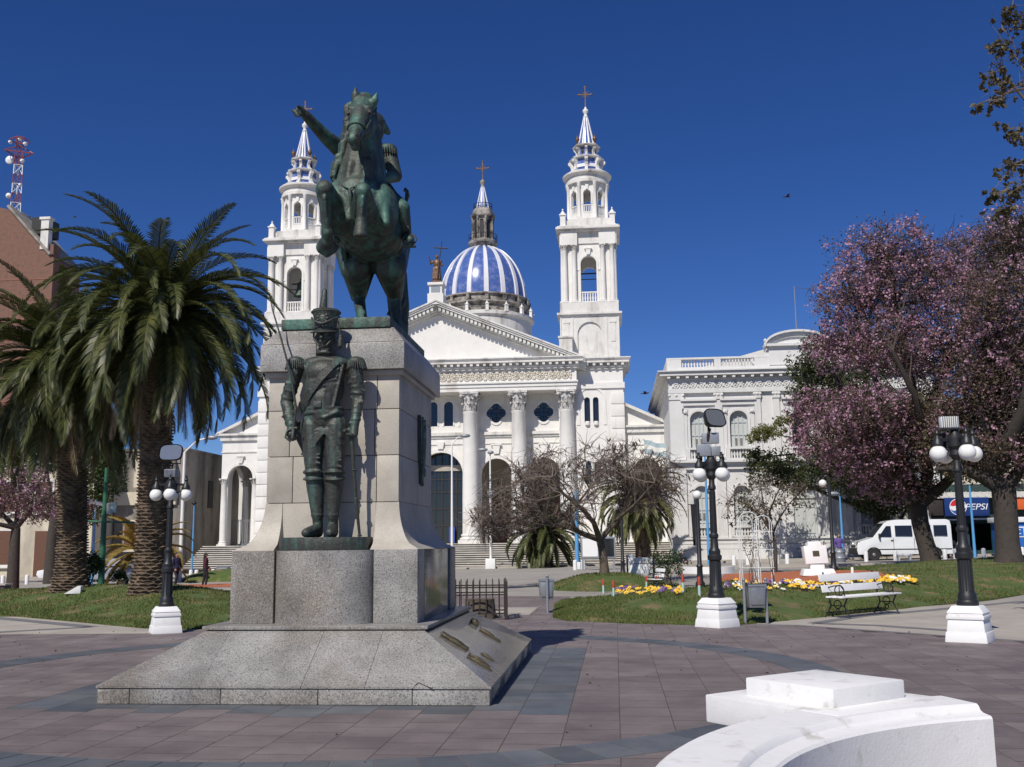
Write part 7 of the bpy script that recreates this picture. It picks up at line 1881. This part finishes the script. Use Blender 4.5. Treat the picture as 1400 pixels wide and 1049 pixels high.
p = at(1148, 56); bn4 = thing('oil_drum', 'dark grey drum on the pavement by the blue pole', 'drum', p); MB().lathe([(.28, 0), (.3, .02), (.3, .3), (.315, .32), (.3, .34), (.3, .6), (.315, .62), (.3, .64), (.3, .8), (.27, .8), (.26, .5), (.001, .5)], 20).build('body', M['greybox'], bn4, smooth=40)

# ================================================================ foreground whitewashed curved wall and pier
WC = Vector((3.35, 4.75, 0)); cw = thing('curved_wall', 'low whitewashed curved concrete wall ending in a stepped square pier', 'wall', WC)
prof_w = [(2.70, 0), (2.70, .47), (2.715, .487), (2.79, .497), (2.815, .51), (2.83, .535), (2.85, .548), (3.22, .548), (3.25, .53), (3.25, .47), (3.17, .44), (3.17, 0)]
m = MB(); n = 40; a0, a1 = R_(109.5), R_(222); V = []
for i in range(n+1):
    a = a0+(a1-a0)*i/n
    for r, z in prof_w: V.append((r*math.cos(a), r*math.sin(a), z))
k = len(prof_w); Fc = [(i*k+j, i*k+(j+1) % k, (i+1)*k+(j+1) % k, (i+1)*k+j) for i in range(n) for j in range(k)]+[tuple(range(k)), tuple(n*k+j for j in range(k-1, -1, -1))]
m.add(V, Fc).build('wall', M['wconc'], cw, smooth=30)
pc = Vector((1.45, 7.70, 0))-WC; Mr = Matrix.Translation(pc) @ Matrix.Rotation(R_(40), 4, 'Z')
m = MB(); m.box(-.45, .45, -.45, .45, 0, .36); o_ = m.build('pier', M['wconc'], cw, bevel=.01); o_.matrix_local = Mr
m = MB(); m.box(-.59, .59, -.59, .59, .36, .553); o_ = m.build('pier_slab', M['wconc'], cw, bevel=.014); o_.matrix_local = Mr
m = MB(); m.box(-.385, .385, -.385, .385, .55, .675); o_ = m.build('pier_cap', M['wconc'], cw, bevel=.014); o_.matrix_local = Mr

# ================================================================ iron fence round a stump
p = Vector((-3.05, 23.2, 0)); FE = thing('iron_fence', 'small square enclosure of dark brown iron railings behind the monument', 'fence', p, .12)
h = .8; s = .58
for sx in (-1, 1):
    for sy in (-1, 1): MB().box(sx*s-.035, sx*s+.035, sy*s-.035, sy*s+.035, 0, h+.02).frus((sx*s, sy*s), (.035, .035), (.005, .005), h+.02, h+.07).build('corner_post', M['ironbrown'], FE)
barM = MB().box(-.012, .012, -.012, .012, .03, h).frus((0, 0), (.018, .018), (.002, .002), h, h+.06).mesh('bar', M['ironbrown'], 0)
for k in range(4):
    R4 = Matrix.Rotation(PI/2*k, 4, 'Z'); m = MB()
    for z in (.12, .52, .68): m.box(-s, s, -s-.012, -s+.012, z, z+.03, R4)
    m.build('rails', M['ironbrown'], FE, smooth=0)
    for i in range(1, 8): link('bar', barM, FE, R4 @ Vector((-s+2*s*i/8, -s, 0)), (0, 0, PI/2*k))
SK = thing('tree_stump', 'rough brown stump inside the iron railings', 'stump', p); m = MB(); m.lathe([(.42, 0), (.36, .12), (.33, .38), (.34, .42), (.001, .43)], 18, sy=.85); m.build('wood', M['bark'], SK, smooth=40)

# ================================================================ small monument, trellis, planter, boards
p = at(1117, 35.5); SMn = thing('small_monument', 'small white stepped slab monument with a bronze plate on the red bed', 'monument', p)
m = MB(); m.frus((0, 0), (.55, .35), (.47, .28), 0, .22); m.build('base', M['wpaint'], SMn, bevel=.01); MB().box(-.26, .2, -.16, .16, .22, .36).build('neck', M['wpaint'], SMn, bevel=.01)
o_ = MB().prism([(-.38, 0), (.38, 0), (.38, .6), (.22, .6), (.22, .74), (-.22, .74), (-.22, .6), (-.38, .6)], 'y', -.14, .14).build('slab', M['wpaint'], SMn, (-.05, -.02, .37), (-.18, -.03, .15), bevel=.01); MB().box(-.11, .11, -.155, -.13, .24, .42).build('plate', M['plaque'], o_)
p = at(1036, 29.5); TR = thing('rose_trellis', 'white wire rose trellis of paired hoops among the flowers', 'trellis', p)
def hoop(x0, x1, y, h):
    n = 12; c = (x0+x1)/2; r = (x1-x0)/2; P = [(x0, y, 0), (x0, y, h-r)]+[(c-r*math.cos(PI*i/n), y, h-r+r*math.sin(PI*i/n)) for i in range(1, n)]+[(x1, y, h-r), (x1, y, 0)]
    MB().tube(P, .011, 6).build('hoop', M['wpaint'], TR, smooth=50)
for (x0, x1, y) in ((-.48, .06, 0), (-.43, .01, .03), (-.02, .45, .25), (.03, .40, .28), (-.46, -.05, .5)): hoop(x0, x1, y, 2.05 if y < .2 else 1.95)
m = MB()
for z in (.5, 1.0, 1.5): m.box(-.48, .45, 0, .012, z, z+.012); m.box(-.48, -.468, 0, .5, z, z+.012)
m.build('cross_wire', M['wpaint'], TR, smooth=0)
m = MB(); cl = []
for k in range(7):
    x = random.choice((-.46, -.2, .03, .42)); pts = [Vector((x, .05, 0))]
    for j in range(6): pts.append(pts[-1]+Vector((random.gauss(0, .05), random.gauss(0, .05), random.uniform(.15, .3))))
    m.tube(pts, [.012, .011, .01, .009, .008, .006, .004], 5); cl.append((tuple(pts[-2]), (.14, .14, .2)))
v_ = m.build('climbing_stem', M['bark'], TR, smooth=40); tag(leaves('climbing_leaf', cl, 160, .06, M['brownleaf'], TR), kind='stuff')
# curved low planter wall
p = at(970, 46); PW = thing('planter_wall', 'low curved white topped planter wall behind the rose bush', 'wall', p); m = MB(); n = 14
V = []
for i in range(n+1):
    a = -2.6+2.0*i/n
    for r, z in ((1.9, 0), (1.9, .3), (2.15, .3), (2.15, 0)): V.append((r*math.cos(a)*.62, 1.6+r*math.sin(a), z))
m.add(V, [(i*4+j, i*4+(j+1) % 4, i*4+4+(j+1) % 4, i*4+4+j) for i in range(n) for j in range(4)]+[(0, 1, 2, 3), (n*4+3, n*4+2, n*4+1, n*4)]); m.build('wall', M['wpaint'], PW, smooth=30); MB().lathe([(1.0, 0), (1.05, .25), (.001, .25)], 20, (0, 1.3, 0)).build('soil', M['red'], PW)
p = at(818, 57); NB_ = thing('notice_board', 'grey notice board with dark and white panels by the steps', 'sign', p)
z0 = W(818, 764, 57).z-p.z; z1 = W(818, 734, 57).z-p.z
fr = MB().box(-.95, .95, -.06, .06, z0, z1).build('frame', M['greybox'], NB_, bevel=.02); MB().box(-.85, -.02, -.08, -.055, z0+.12, z1-.1).build('white_panel', M['wpaint'], fr); MB().box(.1, .86, -.08, -.055, z0+.12, z1-.1).build('dark_panel', M['glassd'], fr)
for sx in (-1, 1): MB().box(sx*.85-.05, sx*.85+.05, -.04, .04, 0, z0).build('leg', M['greybox'], NB_)
# white slab benches/wedges
p = pick(101, 812); o_ = thing('concrete_wedge', 'white wedge shaped concrete block on the left grass bank', 'block', p, .3); MB().prism([(-.22, 0), (.2, 0), (.2, .2), (.12, .2)], 'y', -.18, .18).build('block', M['wpaint'], o_, bevel=.01)
p = at(1236, 59.6); o_ = thing('slab_bench', 'plain white slab bench on the pavement by the van', 'bench', p); MB().box(-.4, .4, -.2, .2, .28, .38).build('seat', M['wpaint'], o_, bevel=.01); MB().box(-.34, -.26, -.15, .15, 0, .28).build('leg', M['wpaint'], o_); MB().box(.26, .34, -.15, .15, 0, .28).build('leg', M['wpaint'], o_)
p = at(-6, 36); o_ = thing('low_wall', 'dark low stone wall end at the left lawn', 'wall', p); MB().box(-3, .55, -.2, .2, 0, .42).build('stone', M['ironbrown'], o_, bevel=.02); MB().box(-3.05, .6, -.25, .25, .42, .48).build('coping', M['conc'], o_, bevel=.01)
# bollards
bo = MB().lathe([(.115, 0), (.115, .5), (.11, .53), (.06, .56), (.001, .565)], 14).mesh('bollard', M['wpaint'], 40)
first = None
for i, (px, Y) in enumerate([(6, 58), (39, 58), (168, 58), (262, 60), (269.5, 59), (292, 60), (786, 58), (797, 59), (1003, 58), (1022, 57.5), (1062, 58), (1076, 59), (1184, 59.5), (1224, 59.8), (1292, 60.2), (1306, 60.4), (1345, 60.4), (1385, 60.4), (1398, 60.6)]):
    p = at(px, Y); o_ = link('bollard', bo, None, p+Vector((0, 0, 0 if px < 900 else .0)))
    where = ('on the far street behind the palm trunks', 'before the foot of the church steps', 'beside the thick blue pole', 'in front of the palace wall', 'in front of the parked van', 'along the kerb before the shop')[0 if px < 200 else 1 if px < 400 else 2 if px < 900 else 3 if px < 1100 else 4 if px < 1240 else 5]
    tag(o_, 'short white round-topped bollard '+where, 'bollard', 'white bollards '+where)
# painted stakes
for px, py in [(825, 811), (839, 816), (884, 806), (898, 806), (934, 811), (956.5, 816)]:
    p = pick(px, py); o_ = thing('painted_stake', 'short stake painted red above and pale aqua below in the flower bed', 'stake', p, 0, 'painted stakes round the flower bed'); MB().lathe([(.033, -.05), (.033, .24)], 10).build('lower_part', M['aqua'], o_, smooth=40); MB().lathe([(.034, .24), (.034, .42), (.03, .43), (.001, .435)], 10).build('painted_top', M['redp'], o_, smooth=40)
p = pick(1166, 793); o_ = thing('painted_stake', 'plain white stake beside the slender black lamp', 'stake', p); MB().lathe([(.04, -.05), (.04, .34), (.03, .36), (.001, .365)], 10).build('post', M['wpaint'], o_, smooth=40)
p = pick(1197, 795); o_ = thing('painted_stake', 'red topped stake behind the pansy border', 'stake', p); MB().lathe([(.03, -.05), (.03, .15)], 10).build('lower_part', M['wpaint'], o_, smooth=40); MB().lathe([(.031, .15), (.031, .3), (.001, .31)], 10).build('painted_top', M['redp'], o_, smooth=40)
# ================================================================ rose bush, hedge bush
random.seed(21); p = pick(913, 803); RB = thing('rose_bush', 'leafy dark rose bush with a few pink blooms behind the pansies', 'shrub', p); Yb = p.y
def q(px, py): return W(px, py, Yb)-p
m = MB(); tips = []
for k in range(13):
    e = q(random.uniform(893, 935), random.uniform(762, 785)) + Vector((0, random.uniform(-.4, .4), 0)); m.tube(bez((random.uniform(-.2, .25), random.uniform(-.15, .15), -.05), e, (random.uniform(-.1, .1), 0, .1), 6), [.016, .015, .013, .011, .009, .006], 5); tips.append(e)
m.build('stems', M['bark'], RB, smooth=40)
cl = [wclump(912, 770, Yb, 30, 17, p, 28), wclump(900, 765, Yb, 16, 14, p), wclump(925, 768, Yb, 18, 16, p), wclump(928, 756, Yb, 12, 8, p), wclump(904, 785, Yb, 18, 10, p)]
tag(leaves('leaves', cl, 1500, .075, M['rose'], RB, .4, .5, .7), kind='stuff')
for k in range(11):
    c = q(random.uniform(888, 940), random.uniform(752, 780)); m = MB(); m.ball(c, .035, 8, 6); m.build('rose_bloom', plain('rose_petal', (.55, .25, .28)) if k == 0 else bpy.data.materials['rose_petal'], RB, smooth=60)
p = pick(121, 795); p = at(121, 31); HBu = thing('round_shrub', 'dark round shrub between the palm trunks', 'shrub', p); cl = [wclump(121, 772, 31, 20, 17, p), wclump(112, 768, 31, 14, 13, p), wclump(130, 770, 31, 13, 15, p)]
m = MB()
for k in range(6): m.tube(bez((0, 0, -.05), Vector(cl[k % 3][0])+Vector((random.uniform(-.2, .2), 0, 0)), (0, 0, .05), 5), [.03, .025, .02, .015, .01], 5)
m.build('stems', M['barkd'], HBu); tag(leaves('leaves', cl, 2600, .07, M['fol'], HBu, .4, .5, .7), kind='stuff')
p = at(162, 30); o_ = thing('low_shrub', 'low leafy plant at the foot of the big palm', 'shrub', p); cl = [wclump(162, 788, 30, 13, 7, p)]; MB().tube([(0, 0, -.05), (0, 0, .2)], .02, 5).build('stems', M['barkd'], o_); tag(leaves('leaves', cl, 500, .07, M['fol'], o_), kind='stuff')
# ================================================================ pansies
random.seed(22)
def pansy_mesh(mat):
    m = MB(); 
    for k in range(6):
        a = 2*PI*k/6+random.uniform(-.3, .3); r = random.uniform(.03, .09); c = Vector((r*math.cos(a), r*math.sin(a), random.uniform(.07, .14))); nrm = Vector((random.uniform(-.4, .4), -.8, .5)).normalized(); u = nrm.orthogonal().normalized(); v = nrm.cross(u)
        for j in range(5):
            b_ = 2*PI*j/5; d = u*math.cos(b_)+v*math.sin(b_); s_ = u*-math.sin(b_)+v*math.cos(b_); m.add([c, c+d*.022+s_*.02, c+d*.04, c+d*.022-s_*.02], [(0, 1, 2, 3)])
    return m.mesh('blooms', mat, 0)
def pleaf():
    m = MB()
    for k in range(12):
        a = random.uniform(0, 2*PI); r = random.uniform(.03, .11); c = Vector((r*math.cos(a), r*math.sin(a), random.uniform(0, .09))); d = Vector((math.cos(a), math.sin(a), .4)).normalized()*.05; s_ = Vector((-math.sin(a), math.cos(a), 0))*.022; m.add([c-d*.5, c+s_, c+d, c-s_], [(0, 1, 2, 3)])
    return m.mesh('leaves', M['grassleaf'], 0)
M['grassleaf'] = plain('pansy_leaf', (.05, .10, .02))
PB = {k: [pansy_mesh(M[k]) for _ in range(3)] for k in ('yellow', 'purple', 'wpetal')}; PL = [pleaf() for _ in range(3)]
NAMES = {'yellow': 'clump of bright yellow pansies', 'purple': 'clump of dark purple pansies', 'wpetal': 'clump of white pansies'}
def pansies(n, x0, x1, y0f, y1f, wts, bed, grp, sc=1.0):
    for _ in range(n):
        px = random.uniform(x0, x1); py = random.uniform(y0f(px), y1f(px)); p = pick(px, py); k = random.choices(('yellow', 'purple', 'wpetal'), wts(px))[0]
        t = thing('pansy', NAMES[k]+' '+bed, 'flowers', p, random.uniform(0, 6), grp+' '+k.replace('wpetal', 'white')); s_ = random.uniform(.6, 1.05)*sc; t.scale = (s_, s_, s_)
        link('blooms', random.choice(PB[k]), t, (0, 0, 0), (0, 0, -t.rotation_euler.z)); link('leaves', random.choice(PL), t)
pansies(46, 842, 932, lambda x: 806, lambda x: 815, lambda x: (3, 3, .4) if x < 856 or 895 < x < 908 else (7, 1, .3), 'in the bed under the rose bush', 'pansies under the rose bush')
pansies(90, 990, 1160, lambda x: 797+.0*x, lambda x: 811-(x-990)*.02, lambda x: (5, 2, 3), 'along the border by the trellis', 'pansies by the trellis')
pansies(60, 1155, 1256, lambda x: 793, lambda x: 801, lambda x: (8, .2, 3), 'in the border behind the slatted bench', 'pansies behind the bench', 1.2)

# ================================================================ vehicles
def wheel(t, x, y, r, side):
    w = MB(); w.lathe([(r*.62, -.1), (r*.9, -.11), (r, -.07), (r, .07), (r*.9, .11), (r*.62, .1)], 24, M=Matrix.Translation((x, y, r)) @ Matrix.Rotation(PI/2, 4, 'X')); wv = w.build('wheel', M['rubber'], t, smooth=40)
    w = MB(); w.lathe([(r*.64, -.02), (r*.6, .04), (r*.35, .05), (r*.2, .09), (.001, .09)], 20, M=Matrix.Translation((x, y+side*.02, r)) @ Matrix.Rotation(PI/2*(1 if side < 0 else -1), 4, 'X')); w.build('rim', M['galv'], wv, smooth=40)
def van(label, loc, rz):
    t = thing('van', label, 'van', loc, rz); L = 5.35; hwid = .96
    prof_v = [(.05, .42), (.0, .62), (.05, .95), (.25, 1.12), (.95, 1.32), (1.62, 2.12), (1.85, 2.27), (2.3, 2.34), (5.1, 2.34), (5.3, 2.26), (5.35, 2.0), (5.35, .42)]
    def arch(cx, r=.42): return [(cx+r*math.cos(a), .36+r*math.sin(a)) for a in [PI-PI*i/8 for i in range(9)]]
    side = prof_v + [(5.35, .36)] + [(x, z) for x, z in reversed(arch(4.35))] + [(x, z) for x, z in reversed(arch(.95))] + [(.05, .36)]
    m = MB(); n = len(side); V = []
    for yy, s_ in ((-hwid+.0, .0), (-hwid*.5, 0), (hwid*.5, 0), (hwid, 0)):
        for x, z in side: V.append((x, yy, z))
    # sides taper slightly above the waist
    V2 = []
    for (x, y, z) in V: V2.append((x, y*(1-.10*sst(1.1, 2.34, z)), z))
    m.add(V2, [tuple(range(n)), tuple(3*n+i for i in range(n-1, -1, -1))]+[(r*n+i, r*n+(i+1) % n, (r+1)*n+(i+1) % n, (r+1)*n+i) for r in range(3) for i in range(n)])
    body = m.build('body', M['vanw'], t, bevel=.035)
    def ys(z): return -hwid*(1-.10*sst(1.1, 2.34, z))
    def glass(name, P, mat, off=.006, par=t):
        m = MB(); m.add([(x, ys(z)-off, z) for x, z in P], [tuple(range(len(P)))]); m.add([(x, -ys(z)+off, z) for x, z in P], [tuple(range(len(P)))]); return m.build(name, mat, par, smooth=0)
    for P in ([(1.25, 1.36), (1.98, 1.36), (1.98, 1.98), (1.72, 1.98)], [(2.2, 1.40), (3.15, 1.40), (3.15, 2.0), (2.2, 2.0)], [(3.32, 1.40), (4.2, 1.40), (4.2, 2.0), (3.32, 2.0)], [(4.36, 1.40), (5.1, 1.40), (5.1, 2.0), (4.36, 2.0)]):
        for sg in (-1, 1):
            m = MB(); m.add([(x, sg*(-ys(z)+.028), z) for x, z in P]+[(x, sg*(-ys(z)-.05), z) for x, z in P], [(0, 1, 2, 3), (7, 6, 5, 4), (0, 4, 5, 1), (1, 5, 6, 2), (2, 6, 7, 3), (3, 7, 4, 0)]); m.build('window', M['glassd'], t, smooth=0)
    m = MB(); m.add([(.98, -.78, 1.36), (.98, .78, 1.36), (1.63, .72, 2.13), (1.63, -.72, 2.13)], [(0, 1, 2, 3)]); 
    for i, v in enumerate(m.v): m.v[i] = (v[0]-.012, v[1], v[2]+.012)
    m.build('windscreen', M['glassd'], t, smooth=0)
    for sg in (-1, 1):
        m = MB(); m.add([(x, sg*(hwid+.004), z) for x, z in ((1.15, .62), (5.3, .62), (5.3, .68), (1.15, .68))], [(0, 1, 2, 3)]); m.build('rub_strip', M['iron'], t, smooth=0)
        m = MB()
        for x in (2.08, 3.24): m.box(x-.008, x+.008, min(sg*.93, sg*(hwid+.003)), max(sg*.93, sg*(hwid+.003)), .5, 1.3)
        m.build('door_seam', M['iron'], t, smooth=0); m = MB(); m.cbox((2.0, sg*(hwid+.012), 1.16), .13, .03, .05); m.build('door_handle', M['iron'], t, bevel=.006)
        m = MB(); m.cbox((1.28, sg*(hwid+.1), 1.42), .09, .2, .26); m.build('mirror', M['iron'], t, bevel=.02)
        m = MB(); m.ball((.14, sg*.72, .98), (.13, .2, .13), 12, 8); m.build('headlight', M['chrome'], t, smooth=60)
        for x in (.95, 4.35): wheel(t, x, sg*(hwid-.12), .36, sg)
    m = MB(); m.box(-.06, .4, -.95, .95, .36, .74); m.build('bumper', M['rubber'], t, bevel=.05); m = MB(); m.box(-.02, .1, -.45, .45, .78, .92); m.build('grille', M['iron'], t, bevel=.02)
    m = MB(); m.torus((0, 0, 0), .1, .018, 18, 6, M=Matrix.Translation((3.6, -hwid-.004, 1.12)) @ Matrix.Rotation(PI/2, 4, 'X')); m.build('logo_ring', plain('logo_teal', (.1, .35, .35)), t); m = MB(); m.box(3.6, 4.05, -hwid-.006, -hwid, .92, .95); m.build('logo_line', plain('logo_green', (.1, .4, .2)), t, smooth=0)
    m = MB(); m.box(.4, 5.2, -.8, .8, .3, .45); m.build('underbody', M['rubber'], t)
    return t
p = at(1167, 62.5); van('white passenger van with dark windows parked by the kerb', p, 0)
def car(label, loc, rz, mat):
    t = thing('car', label, 'car', loc, rz); hwid = .82
    side = [(.0, .5), (.05, .75), (.9, .9), (1.45, 1.38), (2.9, 1.42), (3.6, 1.0), (4.05, .9), (4.1, .5), (3.75, .32)] + [(3.3+.34*math.cos(a), .32+.34*math.sin(a)) for a in [PI*i/8 for i in range(9)]] + [(.8+.34*math.cos(a), .32+.34*math.sin(a)) for a in [PI*i/8 for i in range(9)]] + [(.2, .32)]
    m = MB(); n = len(side); V = []
    for yy in (-hwid, hwid):
        for x, z in side: V.append((x, yy*(1-.2*sst(.85, 1.42, z)), z))
    m.add(V, [tuple(range(n)), tuple(n+i for i in range(n-1, -1, -1))]+[(i, (i+1) % n, n+(i+1) % n, n+i) for i in range(n)]); m.build('body', mat, t, bevel=.04)
    for sg in (-1, 1):
        for P in ([(1.15, .93), (1.95, .93), (1.95, 1.32), (1.5, 1.32)], [(2.02, .93), (3.25, .95), (2.85, 1.32), (2.02, 1.32)]):
            m = MB(); m.add([(x, sg*(hwid*(1-.2*sst(.85, 1.42, z))+.006), z) for x, z in P], [(0, 1, 2, 3)]); m.build('window', M['glassd'], t, smooth=0)
        for x in (.8, 3.3): wheel(t, x, sg*(hwid-.1), .31, sg)
    for x0, x1, z0, z1, nm in ((.98, 1.42, .95, 1.34, 'windscreen'), (3.5, 2.98, 1.05, 1.38, 'rear_window')):
        m = MB(); m.add([(x0-.02, -.66, z0+.02), (x0-.02, .66, z0+.02), (x1-.02, .6, z1+.02), (x1-.02, -.6, z1+.02)], [(0, 1, 2, 3)]); m.build(nm, M['glassd'], t, smooth=0)
    for sg in (-1, 1): MB().ball((.06, sg*.6, .68), (.08, .16, .08), 10, 8).build('headlight', M['chrome'], t, smooth=60); MB().box(4.04, 4.1, sg*.6-.12, sg*.6+.12, .68, .84).build('tail_light', M['redp'], t, bevel=.01)
    return t
p = at(112, 54); car('silver car parked behind the dark round shrub', p, -.2, M['carsil'])
p = at(60, 60); car('white car parked at the street behind the palm trunk', p, .05, M['vanw'])

# ================================================================ people
def person(label, p, h, rz, top, legs, hair, stride=.12, arms=(.25, .25), sit=False):
    t = thing('person', label, 'person', p, rz); k = h/1.7
    def v(x, y, z): return Vector((x, y, z))*k
    m = MB(); hip = .9 if not sit else .5
    dz = hip-.9
    def b(z): return z+dz
    if not sit:
        J = [((-.09, 0, b(.9)), (-.10, -stride, .48), (-.10, -stride*.3, .07)), ((.09, 0, b(.9)), (.10, stride*.3, .48), (.11, stride*1.2, .07))]
    else:
        J = [((-.09, 0, b(.9)), (-.13, -.42, .48), (-.13, -.40, .07)), ((.09, 0, b(.9)), (.13, -.42, .48), (.13, -.38, .07))]
    def legs_(m, e):
        for A, B, C in J:
            m.cap(v(*A), (.085+e)*k, v(*B), (.06+e)*k); m.cap(v(*B), (.058+e)*k, v(*C), (.04+e)*k)
    def torso(m, e):
        m.cap(v(0, 0, b(.95)), (.13+e)*k, v(0, 0, b(1.15)), (.12+e)*k); m.ball(v(0, 0, b(1.28)), ((.18+e)*k, (.12+e)*k, (.2+e)*k), 14, 10); m.ball(v(0, 0, b(1.40)), ((.2+e)*k, (.09+e)*k, (.07+e)*k), 14, 8)
    def arms_(m, e):
        for s_, o in ((-1, arms[0]), (1, arms[1])):
            A = v(s_*.2, 0, b(1.40)); B = v(s_*(.24+o*.2), .03, b(1.13)); C = v(s_*(.2+o*.15), -.1-o*.2, b(.9)); m.cap(A, (.05+e)*k, B, (.042+e)*k); m.cap(B, (.04+e)*k, C, (.03+e)*k)
            if e == 0: hand(m, C, (0, -.3, -1), (0, 1, 0), (-s_, 0, 0), k, s_)
    legs_(m, 0); torso(m, 0); arms_(m, 0)
    for A, B, C in J: m.cap(v(C[0], C[1]+.03, .045), .042*k, v(C[0], C[1]-.15, .04), .036*k)
    m.cap(v(0, 0, b(1.45)), .05*k, v(0, -.01, b(1.54)), .048*k); m.ball(v(0, -.015, b(1.61)), (.075*k, .092*k, .11*k), 14, 12); m.cap(v(0, -.1, b(1.62)), .01*k, v(0, -.118, b(1.59)), .014*k)
    for s_ in (-1, 1): m.ball(v(s_*.078, 0, b(1.6)), (.012*k, .022*k, .03*k), 8, 6)
    bd = blob('body', m, M['skin'], t, .016*k, 1)
    m = MB(); legs_(m, .016); m.ball(v(0, 0, b(.92)), (.15*k, .12*k, .12*k), 12, 8); blob('trousers', m, legs, t, .022*k, 1)
    m = MB(); torso(m, .02); arms_(m, .016); blob('jacket', m, top, t, .022*k, 1)
    m = MB(); m.ball(v(0, .012, b(1.645)), (.088*k, .098*k, .1*k), 14, 10)
    if hair: m.cap(v(0, .05, b(1.62)), .08*k, v(0, .07, b(1.62-hair)), .07*k)
    m2 = blob('hair', m, M['hair'], t, .018*k, 1)
    for vv in m2.data.vertices:
        pass
    return t
p = pick(239, 806); p = Vector((W(241, 780, 47).x, 47, T(W(241, 780, 47).x, 47))); person('person in dark clothes walking behind the left lamp post', p, 1.55, 1.2, M['clothn'], M['clothd'], 0, .16)
p = Vector((W(281, 780, 47.5).x, 47.5, T(W(281, 780, 47.5).x, 47.5))); person('long-haired person in a plum top walking on the red gravel', p, 1.5, 2.0, M['clothp'], M['clothd'], .22, .10, (.3, .6))
p = at(1148, 58); person('person in a violet top standing behind the drum', p, 1.55, .2, M['clothv'], M['clothn'], .1, .04)
p = at(1288, 63.6); person('seated person in an orange top outside the shop', p, 1.65, .3, M['clotho'], M['clothd'], 0, sit=True)
p = at(1301, 64.4); person('seated person in dark clothes beside the orange-topped one', p, 1.6, -.5, M['clothd'], M['clothd'], .05, sit=True)
p = at(1314, 64); person('seated person in a white shirt at the shop door', p, 1.6, .8, M['clothw'], M['clothd'], 0, sit=True)
for px, Y in ((1288, 63.75), (1301, 64.55), (1314, 64.15)):
    p = at(px, Y); c = thing('cafe_chair', 'dark simple chair under a seated person at the shop', 'chair', p, 0, 'chairs outside the shop'); MB().box(-.22, .22, -.25, .22, .38, .42).build('seat', M['iron'], c); MB().box(-.22, .22, .2, .24, .42, .85).build('backrest', M['iron'], c)
    for sx in (-1, 1):
        for sy in (-1, 1): MB().box(sx*.19-.02, sx*.19+.02, sy*.2-.02, sy*.2+.02, 0, .38).build('leg', M['iron'], c)
# ================================================================ flag and birds
p = W(893, 640, 76.5); FG = thing('flag', 'faded pale blue and white flag on a slanted pole by the church wing', 'flag', p)
m = MB(); e = W(880, 600, 75.0)-p; m.tube([(0, 0, -.2), e], .04, 8); m.build('pole', M['wpaint'], FG, smooth=50); base = e*.95
for r_, mt in enumerate(('flagb', 'flagw', 'flagb')):
    m = MB(); n = 8; V = []
    for i in range(n+1):
        for k in (0, 1): V.append(base+Vector((-.0+1.55*i/n, .12*math.sin(i*1.3), -.33*(r_+k)+.0-.35*(i/n)**1.2+.06*math.sin(i*1.1))))
    m.add(V, [(2*i, 2*i+1, 2*i+3, 2*i+2) for i in range(n)]); m.build('stripe', M[mt], FG, smooth=60)
def bird(label, px, py, Y, s, rz):
    t = thing('bird', label, 'bird', W(px, py, Y), rz); t.scale = (s, s, s); m = MB(); m.cap((-.12, 0, 0), .05, (.1, 0, 0), .06); m.ball((.2, 0, .03), .045, 10, 8); m.cap((.24, 0, .03), .012, (.29, 0, .02), .004); m.cap((-.12, 0, 0), .035, (-.3, 0, -.01), .02); blob('body', m, M['bird'], t, .012, 1)
    for sg in (-1, 1): m = MB(); m.add([(.1, sg*.04, .03), (-.08, sg*.04, .03), (-.02, sg*.3, .10), (.12, sg*.28, .10), (-.1, sg*.55, .04)], [(0, 1, 2, 3), (3, 2, 4)]); m.build('wing', M['bird'], t, smooth=0)
bird('small dark bird gliding high in the sky beside the pink tree', 1076, 269, 40, .55, .2); bird('small dark bird flying between church and palace', 882, 538, 60, .9, -.3); bird('tiny dark bird in the sky left of the palm crown', 102, 297, 60, .5, .4)
# ================================================================ fallen leaves on the paving
n = 420; P = []
while len(P) < n:
    x = random.uniform(-14, 11); y = random.uniform(5, 22)
    if y < edge(x)+1.2 and not (-5.8 < x < -1.1 and 10.5 < y < 16.3) and random.random() < .15+.85*sst(8, 21, y): P.append((x, y, .006))
P = np.array(P); a = rng.uniform(0, 2*PI, n); s = rng.uniform(.012, .028, n); u = np.stack([np.cos(a)*s, np.sin(a)*s, rng.uniform(0, .4, n)*s], 1); v = np.stack([-np.sin(a)*s*.55, np.cos(a)*s*.55, rng.uniform(0, .5, n)*s], 1)
V = np.stack([P-u, P-v, P+u, P+v], 1).reshape(-1, 3)
tag(link('fallen_leaves', npmesh('fallen_leaves', V, np.arange(n*4).reshape(-1, 4), M['brownleaf'], rng.uniform(0, 1, n))), 'scattered dry fallen leaves on the paving', 'leaves', kind='stuff')
